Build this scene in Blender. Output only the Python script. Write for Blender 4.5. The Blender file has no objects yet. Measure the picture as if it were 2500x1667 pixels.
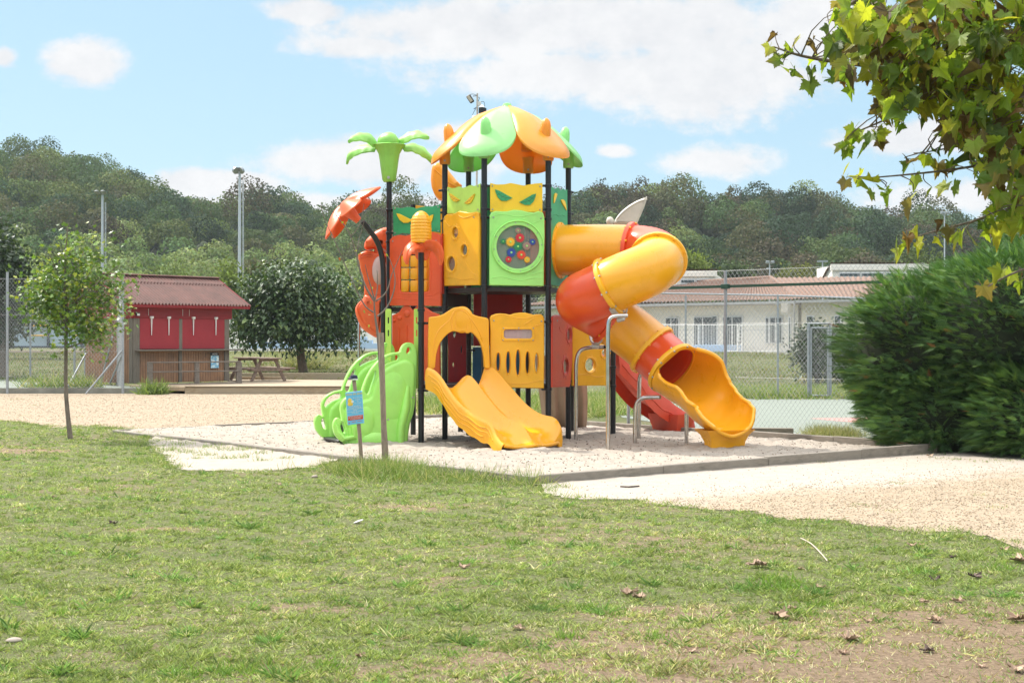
import bpy, math, random
import numpy as np
from mathutils import Vector, Matrix, noise as mnoise
R = math.radians
rnd = random.Random(7)
rng = np.random.default_rng(7)
scene = bpy.context.scene
COL = scene.collection
# ------------------------------------------------------------------ camera, sky, sun, exposure
FOC, CZ, HY = 3472.0, 2.1, 825.0
cam = bpy.data.cameras.new('camera'); cam_o = bpy.data.objects.new('camera', cam); COL.objects.link(cam_o)
cam_o.location = (0, 0, CZ); cam_o.rotation_euler = (R(90), 0, 0)
cam.sensor_width = 36.0; cam.lens = FOC / 2500 * 36; cam.shift_y = -8.5 / 2500
cam.clip_start = .1; cam.clip_end = 3000
scene.camera = cam_o
SUN_AZ = (-.82, .57); SUN_EL = R(50)          # where the sun stands, seen from above
world = bpy.data.worlds.new('World'); scene.world = world; world.use_nodes = True
scene.view_settings.view_transform = 'Standard'; scene.view_settings.look = 'None'
scene.view_settings.exposure = 1.11; scene.view_settings.gamma = 1.0
SKY_STRENGTH = .15; SUN_STRENGTH = 2.7
sl = bpy.data.lights.new('sun', 'SUN'); sl.energy = SUN_STRENGTH; sl.angle = R(.8); sl.color = (1, .955, .88)
so = bpy.data.objects.new('sun', sl); COL.objects.link(so)
_a = Vector(SUN_AZ).normalized()
sdir = Vector((_a.x * math.cos(SUN_EL), _a.y * math.cos(SUN_EL), math.sin(SUN_EL)))
so.rotation_euler = sdir.to_track_quat('Z', 'Y').to_euler(); so.location = (-20, 10, 30)

def build_world():
    nt = world.node_tree; nt.nodes.clear(); N = nt.nodes.new; L = nt.links.new
    out = N('ShaderNodeOutputWorld')
    sky = N('ShaderNodeTexSky'); sky.sky_type = 'NISHITA'; sky.sun_disc = False
    sky.sun_elevation = SUN_EL; sky.sun_rotation = math.atan2(_a.x, _a.y)
    sky.air_density = 1.0; sky.dust_density = .6; sky.ozone_density = 1.0; sky.altitude = 0
    bg = N('ShaderNodeBackground'); bg.inputs[1].default_value = SKY_STRENGTH
    L(sky.outputs[0], bg.inputs[0])
    tc = N('ShaderNodeTexCoord'); sp = N('ShaderNodeSeparateXYZ'); L(tc.outputs['Generated'], sp.inputs[0])
    def m(op, a, b=None, c=None):
        n = N('ShaderNodeMath'); n.operation = op
        for i, v in enumerate((a, b, c)):
            if v is None: continue
            if isinstance(v, (int, float)): n.inputs[i].default_value = v
            else: L(v, n.inputs[i])
        return n.outputs[0]
    y = m('MAXIMUM', m('ABSOLUTE', sp.outputs[1]), .08)
    u = m('DIVIDE', sp.outputs[0], y); v = m('DIVIDE', sp.outputs[2], y)
    cb = N('ShaderNodeCombineXYZ'); L(u, cb.inputs[0]); L(v, cb.inputs[1])
    def noise(scale, detail, rough, sy=1.0):
        mp = N('ShaderNodeMapping'); mp.inputs['Scale'].default_value = (1, sy, 1); L(cb.outputs[0], mp.inputs[0])
        n = N('ShaderNodeTexNoise'); n.inputs['Scale'].default_value = scale; n.inputs['Detail'].default_value = detail
        n.inputs['Roughness'].default_value = rough; L(mp.outputs[0], n.inputs['Vector']); return n.outputs[0]
    n1 = noise(9, 9, .62, 1.7); n2 = noise(30, 9, .68, 1.3); n3 = noise(4, 4, .5, 2.4)
    blobs = [(215, 150, 135, 75), (10, 140, 45, 40), (1150, 80, 470, 110), (1650, 190, 470, 130), (1350, 180, 420, 75), (2250, 330, 300, 60),
             (900, 400, 380, 80), (1120, 330, 140, 45), (1750, 400, 170, 55), (560, 450, 220, 48), (800, 500, 500, 45), (1500, 370, 60, 22),
             (1500, 60, 500, 120), (2050, 60, 300, 120), (900, 115, 190, 40), (760, 30, 120, 40), (2400, 480, 300, 60),
             (-700, 300, 500, 130), (3300, 200, 600, 200), (1400, -800, 900, 250), (-200, -900, 700, 200)]
    acc = None
    for bx, by, rx, ry in blobs:
        u0, v0 = (bx - 1250) / FOC, (HY - by) / FOC
        du = m('MULTIPLY', m('SUBTRACT', u, u0), FOC / rx); dv = m('MULTIPLY', m('SUBTRACT', v, v0), FOC / ry)
        q = m('SUBTRACT', 1.0, m('SQRT', m('ADD', m('MULTIPLY', du, du), m('MULTIPLY', dv, dv))))
        acc = q if acc is None else m('MAXIMUM', acc, q)
    acc = m('ADD', m('MAXIMUM', acc, -.9), m('ADD', m('MULTIPLY', m('SUBTRACT', n1, .5), 1.7), m('MULTIPLY', m('SUBTRACT', n2, .5), 1.15)))
    mr = N('ShaderNodeMapRange'); mr.interpolation_type = 'SMOOTHSTEP'
    mr.inputs[1].default_value = -.02; mr.inputs[2].default_value = .50; mr.inputs[4].default_value = .97
    L(acc, mr.inputs[0])
    # thin veil towards the horizon and shading within the clouds
    cr = N('ShaderNodeValToRGB'); cr.color_ramp.elements[0].position = .36; cr.color_ramp.elements[0].color = (.62, .63, .655, 1)
    cr.color_ramp.elements[1].position = .56; cr.color_ramp.elements[1].color = (.74, .74, .745, 1)
    L(m('ADD', m('MULTIPLY', n3, .5), m('MULTIPLY', n2, .5)), cr.inputs[0])
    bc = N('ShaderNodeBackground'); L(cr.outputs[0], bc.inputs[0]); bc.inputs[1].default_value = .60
    up = N('ShaderNodeMapRange'); up.interpolation_type = 'SMOOTHSTEP'; up.inputs[1].default_value = .30; up.inputs[2].default_value = .62; L(sp.outputs[2], up.inputs[0])  # bright cloud overhead, out of view, added to lift fill light in the shade
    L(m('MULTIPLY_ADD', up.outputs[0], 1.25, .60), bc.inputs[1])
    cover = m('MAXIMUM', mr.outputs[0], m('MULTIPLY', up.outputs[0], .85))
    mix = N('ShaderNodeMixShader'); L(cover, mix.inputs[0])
    # sky colour: Nishita, its milky late-summer tint
    tint = N('ShaderNodeMix'); tint.data_type = 'RGBA'; tint.blend_type = 'MIX'; tint.inputs[0].default_value = .86
    L(sky.outputs[0], tint.inputs[6]); tint.inputs[7].default_value = (1.33, 2.02, 2.46, 1)
    L(tint.outputs[2], bg.inputs[0])
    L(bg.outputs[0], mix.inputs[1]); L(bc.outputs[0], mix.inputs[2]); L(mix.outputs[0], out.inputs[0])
build_world()
scene.cycles.max_bounces = 6; scene.cycles.diffuse_bounces = 3; scene.cycles.glossy_bounces = 3
scene.cycles.transparent_max_bounces = 8; scene.cycles.caustics_reflective = False; scene.cycles.caustics_refractive = False

# ------------------------------------------------------------------ where a pixel of the photograph lies in the place
def P(px, py, Y): return Vector(((px - 1250) * Y / FOC, Y, CZ - (py - HY) * Y / FOC))
def G(px, py, z=0.0):
    Y = (CZ - z) * FOC / (py - HY); return P(px, py, Y)
def X(px, Y): return (px - 1250) * Y / FOC
def Z(py, Y): return CZ - (py - HY) * Y / FOC
def zm(ox, oy, s): return lambda x, y: (ox + x / s, oy + y / s)
z1 = zm(740, 220, 3.136); z2 = zm(740, 700, 3.136); z3 = zm(1300, 460, 3.92); z4 = zm(1300, 760, 3.92)
e1 = zm(740, 820, 5.227); c1 = zm(1040, 720, 6.189); k1 = zm(740, 440, 5.6); r1 = zm(1040, 200, 5.226); g1 = zm(1200, 440, 5.6)
def hgt(x, y):
    """height of the open ground"""
    t = min(1, max(0, (y - 57) / 31)); return 1.15 * t * t * (3 - 2 * t)

# ------------------------------------------------------------------ materials
MATS = {}
def nodes_of(name):
    m = bpy.data.materials.new(name); m.use_nodes = True; nt = m.node_tree; nt.nodes.clear()
    o = nt.nodes.new('ShaderNodeOutputMaterial'); b = nt.nodes.new('ShaderNodeBsdfPrincipled'); nt.links.new(b.outputs[0], o.inputs[0])
    return m, nt, b, o
def tex(nt, kind='Noise', scale=5, detail=4, rough=.55, coord='Object', sc=(1, 1, 1)):
    tc = nt.nodes.new('ShaderNodeTexCoord'); mp = nt.nodes.new('ShaderNodeMapping'); mp.inputs['Scale'].default_value = sc
    nt.links.new(tc.outputs[coord], mp.inputs[0])
    n = nt.nodes.new('ShaderNodeTex' + kind); n.inputs['Scale'].default_value = scale
    if 'Detail' in n.inputs: n.inputs['Detail'].default_value = detail
    if 'Roughness' in n.inputs: n.inputs['Roughness'].default_value = rough
    nt.links.new(mp.outputs[0], n.inputs['Vector']); return n
def ramp(nt, src, stops):
    r = nt.nodes.new('ShaderNodeValToRGB'); e = r.color_ramp.elements
    while len(e) < len(stops): e.new(.5)
    for k, (p, c) in enumerate(stops): e[k].position = p; e[k].color = (*c, 1)
    nt.links.new(src, r.inputs[0]); return r.outputs[0]
def mixc(nt, f, a, b, mode='MIX'):
    n = nt.nodes.new('ShaderNodeMix'); n.data_type = 'RGBA'; n.blend_type = mode
    for i, v in ((0, f), (6, a), (7, b)):
        if isinstance(v, (int, float)): n.inputs[i].default_value = v
        elif isinstance(v, tuple): n.inputs[i].default_value = (*v, 1)
        else: nt.links.new(v, n.inputs[i])
    return n.outputs[2]
def bump(nt, b, src, strength=.3, dist=.02):
    n = nt.nodes.new('ShaderNodeBump'); n.inputs['Strength'].default_value = strength; n.inputs['Distance'].default_value = dist
    nt.links.new(src, n.inputs['Height']); nt.links.new(n.outputs[0], b.inputs['Normal']); return n
def plastic(name, c, rough=.34, transl=0.0, coat=0.0, dirt=.10):
    if name in MATS: return MATS[name]
    m, nt, b, o = nodes_of(name)
    n = tex(nt, scale=2.2, detail=6, rough=.65); n2 = tex(nt, scale=40, detail=3)
    lo = tuple(v * (1 - dirt * 1.6) for v in c); hi = tuple(min(1, v * (1 + dirt * .35) + .01) for v in c)
    col = ramp(nt, n.outputs[0], [(.3, lo), (.5, c), (.75, hi)])
    n3 = tex(nt, scale=14, detail=9, rough=.75, sc=(1, 1, .3)); n4 = tex(nt, scale=1.1, detail=3)
    col = mixc(nt, ramp(nt, n3.outputs[0], [(.56, (0, 0, 0)), (.78, (.30, .30, .30))]), col, tuple(v * .86 + .045 for v in c))
    col = mixc(nt, ramp(nt, n4.outputs[0], [(.45, (0, 0, 0)), (.75, (.22, .22, .22))]), col, tuple(v * .93 + .03 for v in c))
    nt.links.new(col, b.inputs['Base Color'])
    rr = nt.nodes.new('ShaderNodeMapRange'); rr.inputs[3].default_value = rough - .07; rr.inputs[4].default_value = rough + .14
    nt.links.new(n.outputs[0], rr.inputs[0]); nt.links.new(rr.outputs[0], b.inputs['Roughness'])
    bump(nt, b, n2.outputs[0], .06, .004)
    b.inputs['Coat Weight'].default_value = coat; b.inputs['Coat Roughness'].default_value = .15
    if transl > 0:
        t = nt.nodes.new('ShaderNodeBsdfTranslucent'); nt.links.new(col, t.inputs[0])
        ms = nt.nodes.new('ShaderNodeMixShader'); ms.inputs[0].default_value = transl
        nt.links.new(b.outputs[0], ms.inputs[1]); nt.links.new(t.outputs[0], ms.inputs[2]); nt.links.new(ms.outputs[0], o.inputs[0])
    MATS[name] = m; return m
def plain(name, c, rough=.6, metal=0.0, var=.15, scale=6, bmp=0.0, sc=(1, 1, 1), bscale=60):
    if name in MATS: return MATS[name]
    m, nt, b, o = nodes_of(name)
    n = tex(nt, scale=scale, detail=6, rough=.65, sc=sc)
    nt.links.new(ramp(nt, n.outputs[0], [(.3, tuple(v * (1 - var) for v in c)), (.7, tuple(min(1, v * (1 + var)) for v in c))]), b.inputs['Base Color'])
    b.inputs['Roughness'].default_value = rough; b.inputs['Metallic'].default_value = metal
    if bmp: bump(nt, b, tex(nt, scale=bscale, detail=5, sc=sc).outputs[0], bmp, .01)
    MATS[name] = m; return m
def wood(name, a, b_, scale=3.0, sc=(1, 1, 9), rough=.8, streak=None):
    """grain runs along the axis with the smallest scale"""
    if name in MATS: return MATS[name]
    m, nt, b, o = nodes_of(name)
    n = tex(nt, scale=scale, detail=8, rough=.7, sc=sc); n2 = tex(nt, scale=.9, detail=4, rough=.6)
    col = ramp(nt, n.outputs[0], [(.32, a), (.68, b_)])
    if streak: col = mixc(nt, ramp(nt, n2.outputs[0], [(.4, (0, 0, 0)), (.62, (.8, .8, .8))]), col, streak)
    nt.links.new(col, b.inputs['Base Color']); b.inputs['Roughness'].default_value = rough
    bump(nt, b, n.outputs[0], .5, .006); MATS[name] = m; return m
def leafmat(name, transl=.35, rough=.5, spec=.4, mul=(1, 1, 1)):
    """colour comes from the leaf's own 'tint' attribute"""
    if name in MATS: return MATS[name]
    m, nt, b, o = nodes_of(name)
    a = nt.nodes.new('ShaderNodeAttribute'); a.attribute_name = 'tint'
    col = mixc(nt, 1.0, a.outputs[0], mul, 'MULTIPLY')
    nt.links.new(col, b.inputs['Base Color']); b.inputs['Roughness'].default_value = rough; b.inputs['Specular IOR Level'].default_value = spec
    t = nt.nodes.new('ShaderNodeBsdfTranslucent'); nt.links.new(mixc(nt, 1.0, col, (1.3, 1.35, .6), 'MULTIPLY'), t.inputs[0])
    ms = nt.nodes.new('ShaderNodeMixShader'); ms.inputs[0].default_value = transl
    nt.links.new(b.outputs[0], ms.inputs[1]); nt.links.new(t.outputs[0], ms.inputs[2]); nt.links.new(ms.outputs[0], o.inputs[0])
    MATS[name] = m; return m

YEL = plastic('yellow plastic', (.90, .45, .014)); YELT = plastic('slide yellow plastic', (.93, .42, .010), .26, .08, .3, .04)
YEL2 = plastic('lemon board', (.88, .58, .02), .45)
ORG = plastic('orange plastic', (.80, .10, .02)); ORT = plastic('tube orange plastic', (.84, .095, .018), .28, .15, .3, .05)
ORL = plastic('light orange plastic', (.90, .15, .035), .33, .15)
REDP = plastic('red plastic', (.56, .045, .02))
PET_O = plastic('roof orange plastic', (.92, .40, .03), .28, .30, .3, .04); PET_G = plastic('roof green plastic', (.40, .82, .30), .28, .28, .3, .04)
GRN = plastic('light green plastic', (.36, .78, .19), .38); ELE = plastic('elephant green plastic', (.36, .74, .13), .30, 0, .2, .07)
PAL = plastic('palm green plastic', (.27, .60, .10), .38, .1); LIME = plastic('lime board', (.52, .76, .12), .45)
DGR = plastic('dark green board', (.035, .34, .13), .42, dirt=.2); BLU = plastic('blue board', (.03, .17, .32), .45)
RED2 = plastic('deep red board', (.42, .015, .015), .45); CREAM = plastic('cream plastic', (.62, .57, .48), .45); TAUPE = plastic('taupe plastic', (.36, .27, .19), .55)
BLK = plain('black powder coat', (.012, .012, .014), .38, 0, .2); DECKM = plain('dark deck plate', (.03, .018, .014), .5, 0, .3)
STEEL = plain('brushed steel', (.58, .56, .54), .17, 1.0, .12); BOLT = plain('bolt steel', (.45, .43, .4), .35, .8, .1)
GALV = plain('galvanised steel', (.33, .35, .37), .5, .55, .2, 12); WIRE = plain('fence wire', (.36, .37, .37), .5, .5, .15)
WHITE = plain('white paint', (.76, .75, .73), .5, 0, .05); 
WEATH = wood('weathered wood', (.11, .09, .075), (.24, .20, .165), 4, (1.2, 1.2, 9)); 

# ------------------------------------------------------------------ mesh building
OFF = {}
def reg(o, off): OFF[o.name] = Vector(off)
def tag(o, label=None, cat=None, group=None, kind=None):
    if label: o['label'] = label
    if cat: o['category'] = cat
    if group: o['group'] = group
    if kind: o['kind'] = kind
    return o
def thing(name, loc, label, cat, group=None):
    o = bpy.data.objects.new(name, None); COL.objects.link(o); o.location = loc; o.empty_display_size = .2
    reg(o, loc); return tag(o, label, cat, group)
def link(name, me, mat, parent, smooth=True, sharp=38, origin=None):
    me.materials.append(mat)
    if smooth is not None:
        me.polygons.foreach_set('use_smooth', [bool(smooth)] * len(me.polygons))
        if smooth and sharp: me.set_sharp_from_angle(angle=R(sharp))
    o = bpy.data.objects.new(name, me); COL.objects.link(o)
    if parent is not None: o.parent = parent; off = OFF[parent.name]; reg(o, off)
    elif origin is not None: off = Vector(origin); o.location = off; reg(o, off)
    else: off = Vector((0, 0, 0)); reg(o, off)
    if off.length > 0:
        n = len(me.vertices); a = np.empty(n * 3, np.float32); me.vertices.foreach_get('co', a)
        a = (a.reshape(-1, 3) - np.array(off, np.float32)).ravel(); me.vertices.foreach_set('co', a)
    me.update(); return o
class MB:
    def __init__(s): s.v = []; s.f = []
    def add(s, vs, fs):
        b = len(s.v); s.v += [tuple(v) for v in vs]; s.f += [tuple(i + b for i in f) for f in fs]; return s
    def build(s, name, mat, parent=None, smooth=True, sharp=38, origin=None):
        me = bpy.data.meshes.new(name); me.from_pydata(s.v, [], s.f); me.update()
        return link(name, me, mat, parent, smooth, sharp, origin)
    def box(s, c, size, u=(1, 0, 0), w=None, bev=0.0):
        """box about c; size along u, w, n"""
        u = Vector(u).normalized(); w = Vector(w).normalized() if w is not None else Vector((-u.y, u.x, 0)).normalized(); n = u.cross(w)
        c = Vector(c); hx, hy, hz = (q / 2 for q in size); b = min(bev, hx * .9, hy * .9, hz * .9)
        if b <= 0:
            vs = [c + u * sx * hx + w * sy * hy + n * sz * hz for sz in (-1, 1) for sy in (-1, 1) for sx in (-1, 1)]
            s.add(vs, [(0, 2, 3, 1), (4, 5, 7, 6), (0, 1, 5, 4), (2, 6, 7, 3), (0, 4, 6, 2), (1, 3, 7, 5)]); return s
        ring = []
        for k, (zz, ins) in enumerate(((-hz, b), (-hz + b, 0), (hz - b, 0), (hz, b))):
            for (sx, sy) in ((-1, -1), (1, -1), (1, 1), (-1, 1)):
                X_, Y_ = hx - ins, hy - ins
                pts = [(sx * X_, sy * (Y_ - b)), (sx * (X_ - b), sy * Y_)]
                if sx * sy > 0: pts = pts[::-1] if False else pts
                if (sx, sy) in ((1, -1), (-1, 1)): pts = pts[::-1]
                for (a, d) in pts: ring.append(c + u * a + w * d + n * zz)
        fs = []
        for k in range(3):
            for i in range(8): j = (i + 1) % 8; fs.append((k * 8 + i, k * 8 + j, (k + 1) * 8 + j, (k + 1) * 8 + i))
        fs += [tuple(range(7, -1, -1)), tuple(range(24, 32))]
        s.add(ring, fs); return s
    def tube(s, pts, r, n=12, cap=True, flat=1.0):
        pts = [Vector(p) for p in pts]; rs = list(r) if isinstance(r, (list, tuple)) else [r] * len(pts)
        if len(rs) != len(pts): rs = list(np.interp(np.linspace(0, 1, len(pts)), np.linspace(0, 1, len(rs)), rs))
        t0 = (pts[1] - pts[0]).normalized(); ref = Vector((0, 0, 1)) if abs(t0.z) < .9 else Vector((1, 0, 0))
        a = t0.cross(ref).normalized(); rows = []
        for i, p in enumerate(pts):
            if i == 0: t = pts[1] - pts[0]
            elif i == len(pts) - 1: t = pts[-1] - pts[-2]
            else: t = (pts[i + 1] - pts[i]).normalized() + (pts[i] - pts[i - 1]).normalized()
            t = t.normalized() if t.length > 1e-9 else t0
            a = (a - t * a.dot(t)).normalized(); b = t.cross(a)
            rows.append([p + (a * math.cos(2 * math.pi * k / n) + b * flat * math.sin(2 * math.pi * k / n)) * rs[i] for k in range(n)])
        vs = [v for row in rows for v in row]
        fs = [(i * n + k, i * n + (k + 1) % n, (i + 1) * n + (k + 1) % n, (i + 1) * n + k) for i in range(len(rows) - 1) for k in range(n)]
        if cap: fs += [tuple(range(n - 1, -1, -1)), tuple((len(rows) - 1) * n + k for k in range(n))]
        s.add(vs, fs); return s
    def cyl(s, a, b, r, r2=None, n=16): return s.tube([a, b], [r, r if r2 is None else r2], n)
    def lathe(s, c, prof, n=24, axis=(0, 0, 1), mod=None):
        ax = Vector(axis).normalized(); ref = Vector((1, 0, 0)) if abs(ax.x) < .9 else Vector((0, 1, 0))
        a = ax.cross(ref).normalized(); b = ax.cross(a); c = Vector(c); vs = []
        for (r, h) in prof:
            for k in range(n):
                th = 2 * math.pi * k / n; rr = r * (mod(th, h) if mod else 1)
                vs.append(c + ax * h + (a * math.cos(th) + b * math.sin(th)) * rr)
        m = len(prof)
        fs = [(i * n + k, i * n + (k + 1) % n, (i + 1) * n + (k + 1) % n, (i + 1) * n + k) for i in range(m - 1) for k in range(n)]
        fs += [tuple(range(n - 1, -1, -1)), tuple((m - 1) * n + k for k in range(n))]
        s.add(vs, fs); return s
    def ball(s, c, r, u=(1, 0, 0), w=(0, 1, 0), n=14, m=8, sq=(1, 1, 1)):
        c = Vector(c); u = Vector(u).normalized(); w = Vector(w).normalized(); q = u.cross(w); vs = []
        rr = (r, r, r) if isinstance(r, (int, float)) else r
        for i in range(1, m):
            ph = math.pi * i / m
            for k in range(n):
                th = 2 * math.pi * k / n
                vs.append(c + u * rr[0] * math.sin(ph) * math.cos(th) + w * rr[1] * math.sin(ph) * math.sin(th) + q * rr[2] * math.cos(ph))
        vs += [c + q * rr[2], c - q * rr[2]]; T = len(vs) - 2
        fs = [(i * n + k, i * n + (k + 1) % n, (i + 1) * n + (k + 1) % n, (i + 1) * n + k) for i in range(m - 2) for k in range(n)]
        fs += [(T, (k + 1) % n, k) for k in range(n)] + [(T + 1, (m - 2) * n + k, (m - 2) * n + (k + 1) % n) for k in range(n)]
        s.add(vs, fs); return s
    def grid(s, rows, close=False):
        n = len(rows[0]); vs = [v for r_ in rows for v in r_]; fs = []
        for i in range(len(rows) - 1):
            for k in range(n if close else n - 1):
                j = (k + 1) % n; fs.append((i * n + k, i * n + j, (i + 1) * n + j, (i + 1) * n + k))
        s.add(vs, fs); return s
    def shell(s, rows, off):
        """open surface with thickness: off(i,k) -> Vector"""
        n = len(rows[0]); m = len(rows); b = len(s.v)
        low = [[rows[i][k] + off(i, k) for k in range(n)] for i in range(m)]
        s.grid(rows); s.grid([r_[::-1] for r_ in low])
        def T(i, k): return b + i * n + k
        def B(i, k): return b + m * n + i * n + (n - 1 - k)
        for i in range(m - 1):
            s.f.append((T(i + 1, 0), T(i, 0), B(i, 0), B(i + 1, 0))); s.f.append((T(i, n - 1), T(i + 1, n - 1), B(i + 1, n - 1), B(i, n - 1)))
        for k in range(n - 1):
            s.f.append((T(0, k), T(0, k + 1), B(0, k + 1), B(0, k))); s.f.append((T(m - 1, k + 1), T(m - 1, k), B(m - 1, k), B(m - 1, k + 1)))
        return s
    def slab(s, outline, holes, O, u, w, thick, bev=.01, center=True, res=2):
        """2-D outline with holes, extruded along n = u x w with rounded edges"""
        cu = bpy.data.curves.new('tmp', 'CURVE'); cu.dimensions = '2D'; cu.fill_mode = 'BOTH'
        for pl in [outline] + list(holes):
            sp = cu.splines.new('POLY'); sp.points.add(len(pl) - 1)
            for q, (a, b_) in zip(sp.points, pl): q.co = (a, b_, 0, 1)
            sp.use_cyclic_u = True
        cu.extrude = max(.0005, thick / 2 - bev); cu.bevel_depth = bev; cu.bevel_resolution = res; cu.offset = -bev
        ob = bpy.data.objects.new('tmp', cu); me = bpy.data.meshes.new_from_object(ob)
        O, u, w = Vector(O), Vector(u).normalized(), Vector(w).normalized(); n = u.cross(w)
        vs = [O + u * v.co.x + w * v.co.y + n * v.co.z for v in me.vertices]
        s.add(vs, [tuple(p.vertices) for p in me.polygons])
        bpy.data.meshes.remove(me); bpy.data.objects.remove(ob); bpy.data.curves.remove(cu); return s
def smoothpoly(pl, it=2, lim=.03):
    for _ in range(it):
        o = []
        for i in range(len(pl)):
            a, b = pl[i], pl[(i + 1) % len(pl)]; L_ = math.hypot(b[0] - a[0], b[1] - a[1]) + 1e-9; t = min(.25, lim / L_)
            o += [(a[0] * (1 - t) + b[0] * t, a[1] * (1 - t) + b[1] * t), (a[0] * t + b[0] * (1 - t), a[1] * t + b[1] * (1 - t))]
        lim *= .5
        pl = o
    return pl
def smoothline(pl, it=2):
    pl = [Vector(p) for p in pl]
    for _ in range(it):
        o = [pl[0]]
        for a, b in zip(pl, pl[1:]): o += [a.lerp(b, .25), a.lerp(b, .75)]
        pl = o + [pl[-1]]
    return pl
def resample(pl, n):
    pl = [Vector(p) for p in pl]; d = [0]
    for a, b in zip(pl, pl[1:]): d.append(d[-1] + (b - a).length)
    out = []; j = 0
    for i in range(n):
        t = d[-1] * i / (n - 1)
        while j < len(pl) - 2 and d[j + 1] < t: j += 1
        out.append(pl[j].lerp(pl[j + 1], 0 if d[j + 1] == d[j] else (t - d[j]) / (d[j + 1] - d[j])))
    return out
class Plane:
    """vertical plane through ground points A, B, moved 'off' towards the camera; photo points fall on it"""
    def __init__(s, A, B, off=0.0):
        A, B = Vector((A[0], A[1], 0)), Vector((B[0], B[1], 0)); s.u = (B - A).normalized(); s.n = Vector((s.u.y, -s.u.x, 0))
        if s.n.y > 0: s.n = -s.n
        s.A = A + s.n * off; s.len = (B - A).length
    def uv(s, px, py):
        d = Vector(((px - 1250) / FOC, 1, -(py - HY) / FOC)); t = s.A.dot(s.n) / d.dot(s.n); p = d * t + Vector((0, 0, CZ))
        return ((p - s.A).dot(s.u), p.z)
    def pt(s, a, z, o=0.0): return s.A + s.u * a + Vector((0, 0, z)) + s.n * o
    def px(s, px, py, o=0.0): a, z = s.uv(px, py); return s.pt(a, z, o)
    def many(s, f, pts): return [s.uv(*f(*p)) for p in pts]
    def slab(s, mb, outline, holes=(), thick=.05, bev=.012, o=0.0, res=2): return mb.slab(outline, holes, s.A + s.n * o, s.u, (0, 0, 1), thick, bev, res=res)
def ell(cx, cy, rx, ry, n=28): return [(cx + rx * math.cos(2 * math.pi * k / n), cy + ry * math.sin(2 * math.pi * k / n)) for k in range(n)]
def text_mb(mb, txt, size, O, u, w, align='CENTER', depth=.002):
    cu = bpy.data.curves.new('tmp', 'FONT'); cu.body = txt; cu.size = size; cu.align_x = align; cu.extrude = depth; cu.resolution_u = 3
    ob = bpy.data.objects.new('tmp', cu); me = bpy.data.meshes.new_from_object(ob)
    O, u, w = Vector(O), Vector(u).normalized(), Vector(w).normalized(); n = u.cross(w)
    mb.add([O + u * v.co.x + w * v.co.y + n * v.co.z for v in me.vertices], [tuple(p.vertices) for p in me.polygons])
    bpy.data.meshes.remove(me); bpy.data.objects.remove(ob); bpy.data.curves.remove(cu)

def scatter(name, PV, PF, M, T, colr, mat, parent=None, smooth=False, origin=None):
    """one mesh of many copies of a small proto (leaves, blades)"""
    PV = np.asarray(PV, np.float32); k = len(PV); n = len(T)
    V = np.einsum('nij,kj->nki', M.astype(np.float32), PV) + T[:, None, :].astype(np.float32)
    fl = np.array([len(f) for f in PF]); lp = np.concatenate([np.array(f) for f in PF])
    loops = (lp[None, :] + (np.arange(n) * k)[:, None]).ravel()
    sizes = np.tile(fl, n); starts = np.concatenate([[0], np.cumsum(sizes)[:-1]])
    me = bpy.data.meshes.new(name); me.vertices.add(n * k); me.vertices.foreach_set('co', V.reshape(-1))
    me.loops.add(len(loops)); me.loops.foreach_set('vertex_index', loops.astype(np.int32))
    me.polygons.add(len(sizes)); me.polygons.foreach_set('loop_start', starts.astype(np.int32)); me.polygons.foreach_set('loop_total', sizes.astype(np.int32))
    me.update(calc_edges=True)
    a = me.attributes.new('tint', 'FLOAT_COLOR', 'POINT')
    c = np.ones((n, k, 4), np.float32); c[:, :, :3] = colr[:, None, :] if colr.ndim == 2 else colr
    a.data.foreach_set('color', c.ravel())
    return link(name, me, mat, parent, smooth, None, origin)
def frames(dirs, roll=None, ups=None):
    """rotation matrices whose Y axis follows dirs and whose Z leans to ups"""
    d = dirs / np.linalg.norm(dirs, axis=1, keepdims=True)
    up = rng.normal(size=d.shape) if ups is None else ups
    x = np.cross(d, up); x /= np.linalg.norm(x, axis=1, keepdims=True) + 1e-9; z = np.cross(x, d)
    return np.stack([x, d, z], axis=2)
def sph(n):
    v = rng.normal(size=(n, 3)); return v / np.linalg.norm(v, axis=1, keepdims=True)
def inpoly(x, y, poly):
    x = np.asarray(x); y = np.asarray(y); r = np.zeros(x.shape, bool); n = len(poly); j = n - 1
    for i in range(n):
        xi, yi = poly[i][0], poly[i][1]; xj, yj = poly[j][0], poly[j][1]
        c = ((yi > y) != (yj > y)) & (x < (xj - xi) * (y - yi) / (yj - yi + 1e-12) + xi); r ^= c; j = i
    return r
def nz(x, y, s=1.0, seed=0):
    """cheap smooth 2-D noise, about -1..1"""
    r_ = np.random.default_rng(seed); o = 0; a = 0
    for k in range(9):
        f = s * (1.0 + .75 * k); th = r_.uniform(0, 6.28); ph = r_.uniform(0, 6.28); w = 1 / (1 + .5 * k)
        wx = x + .35 / f * np.sin(f * 1.7 * y + ph); o = o + w * np.sin(f * (wx * math.cos(th) + y * math.sin(th)) + ph); a += w * w
    return o / math.sqrt(a) / 1.2

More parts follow.
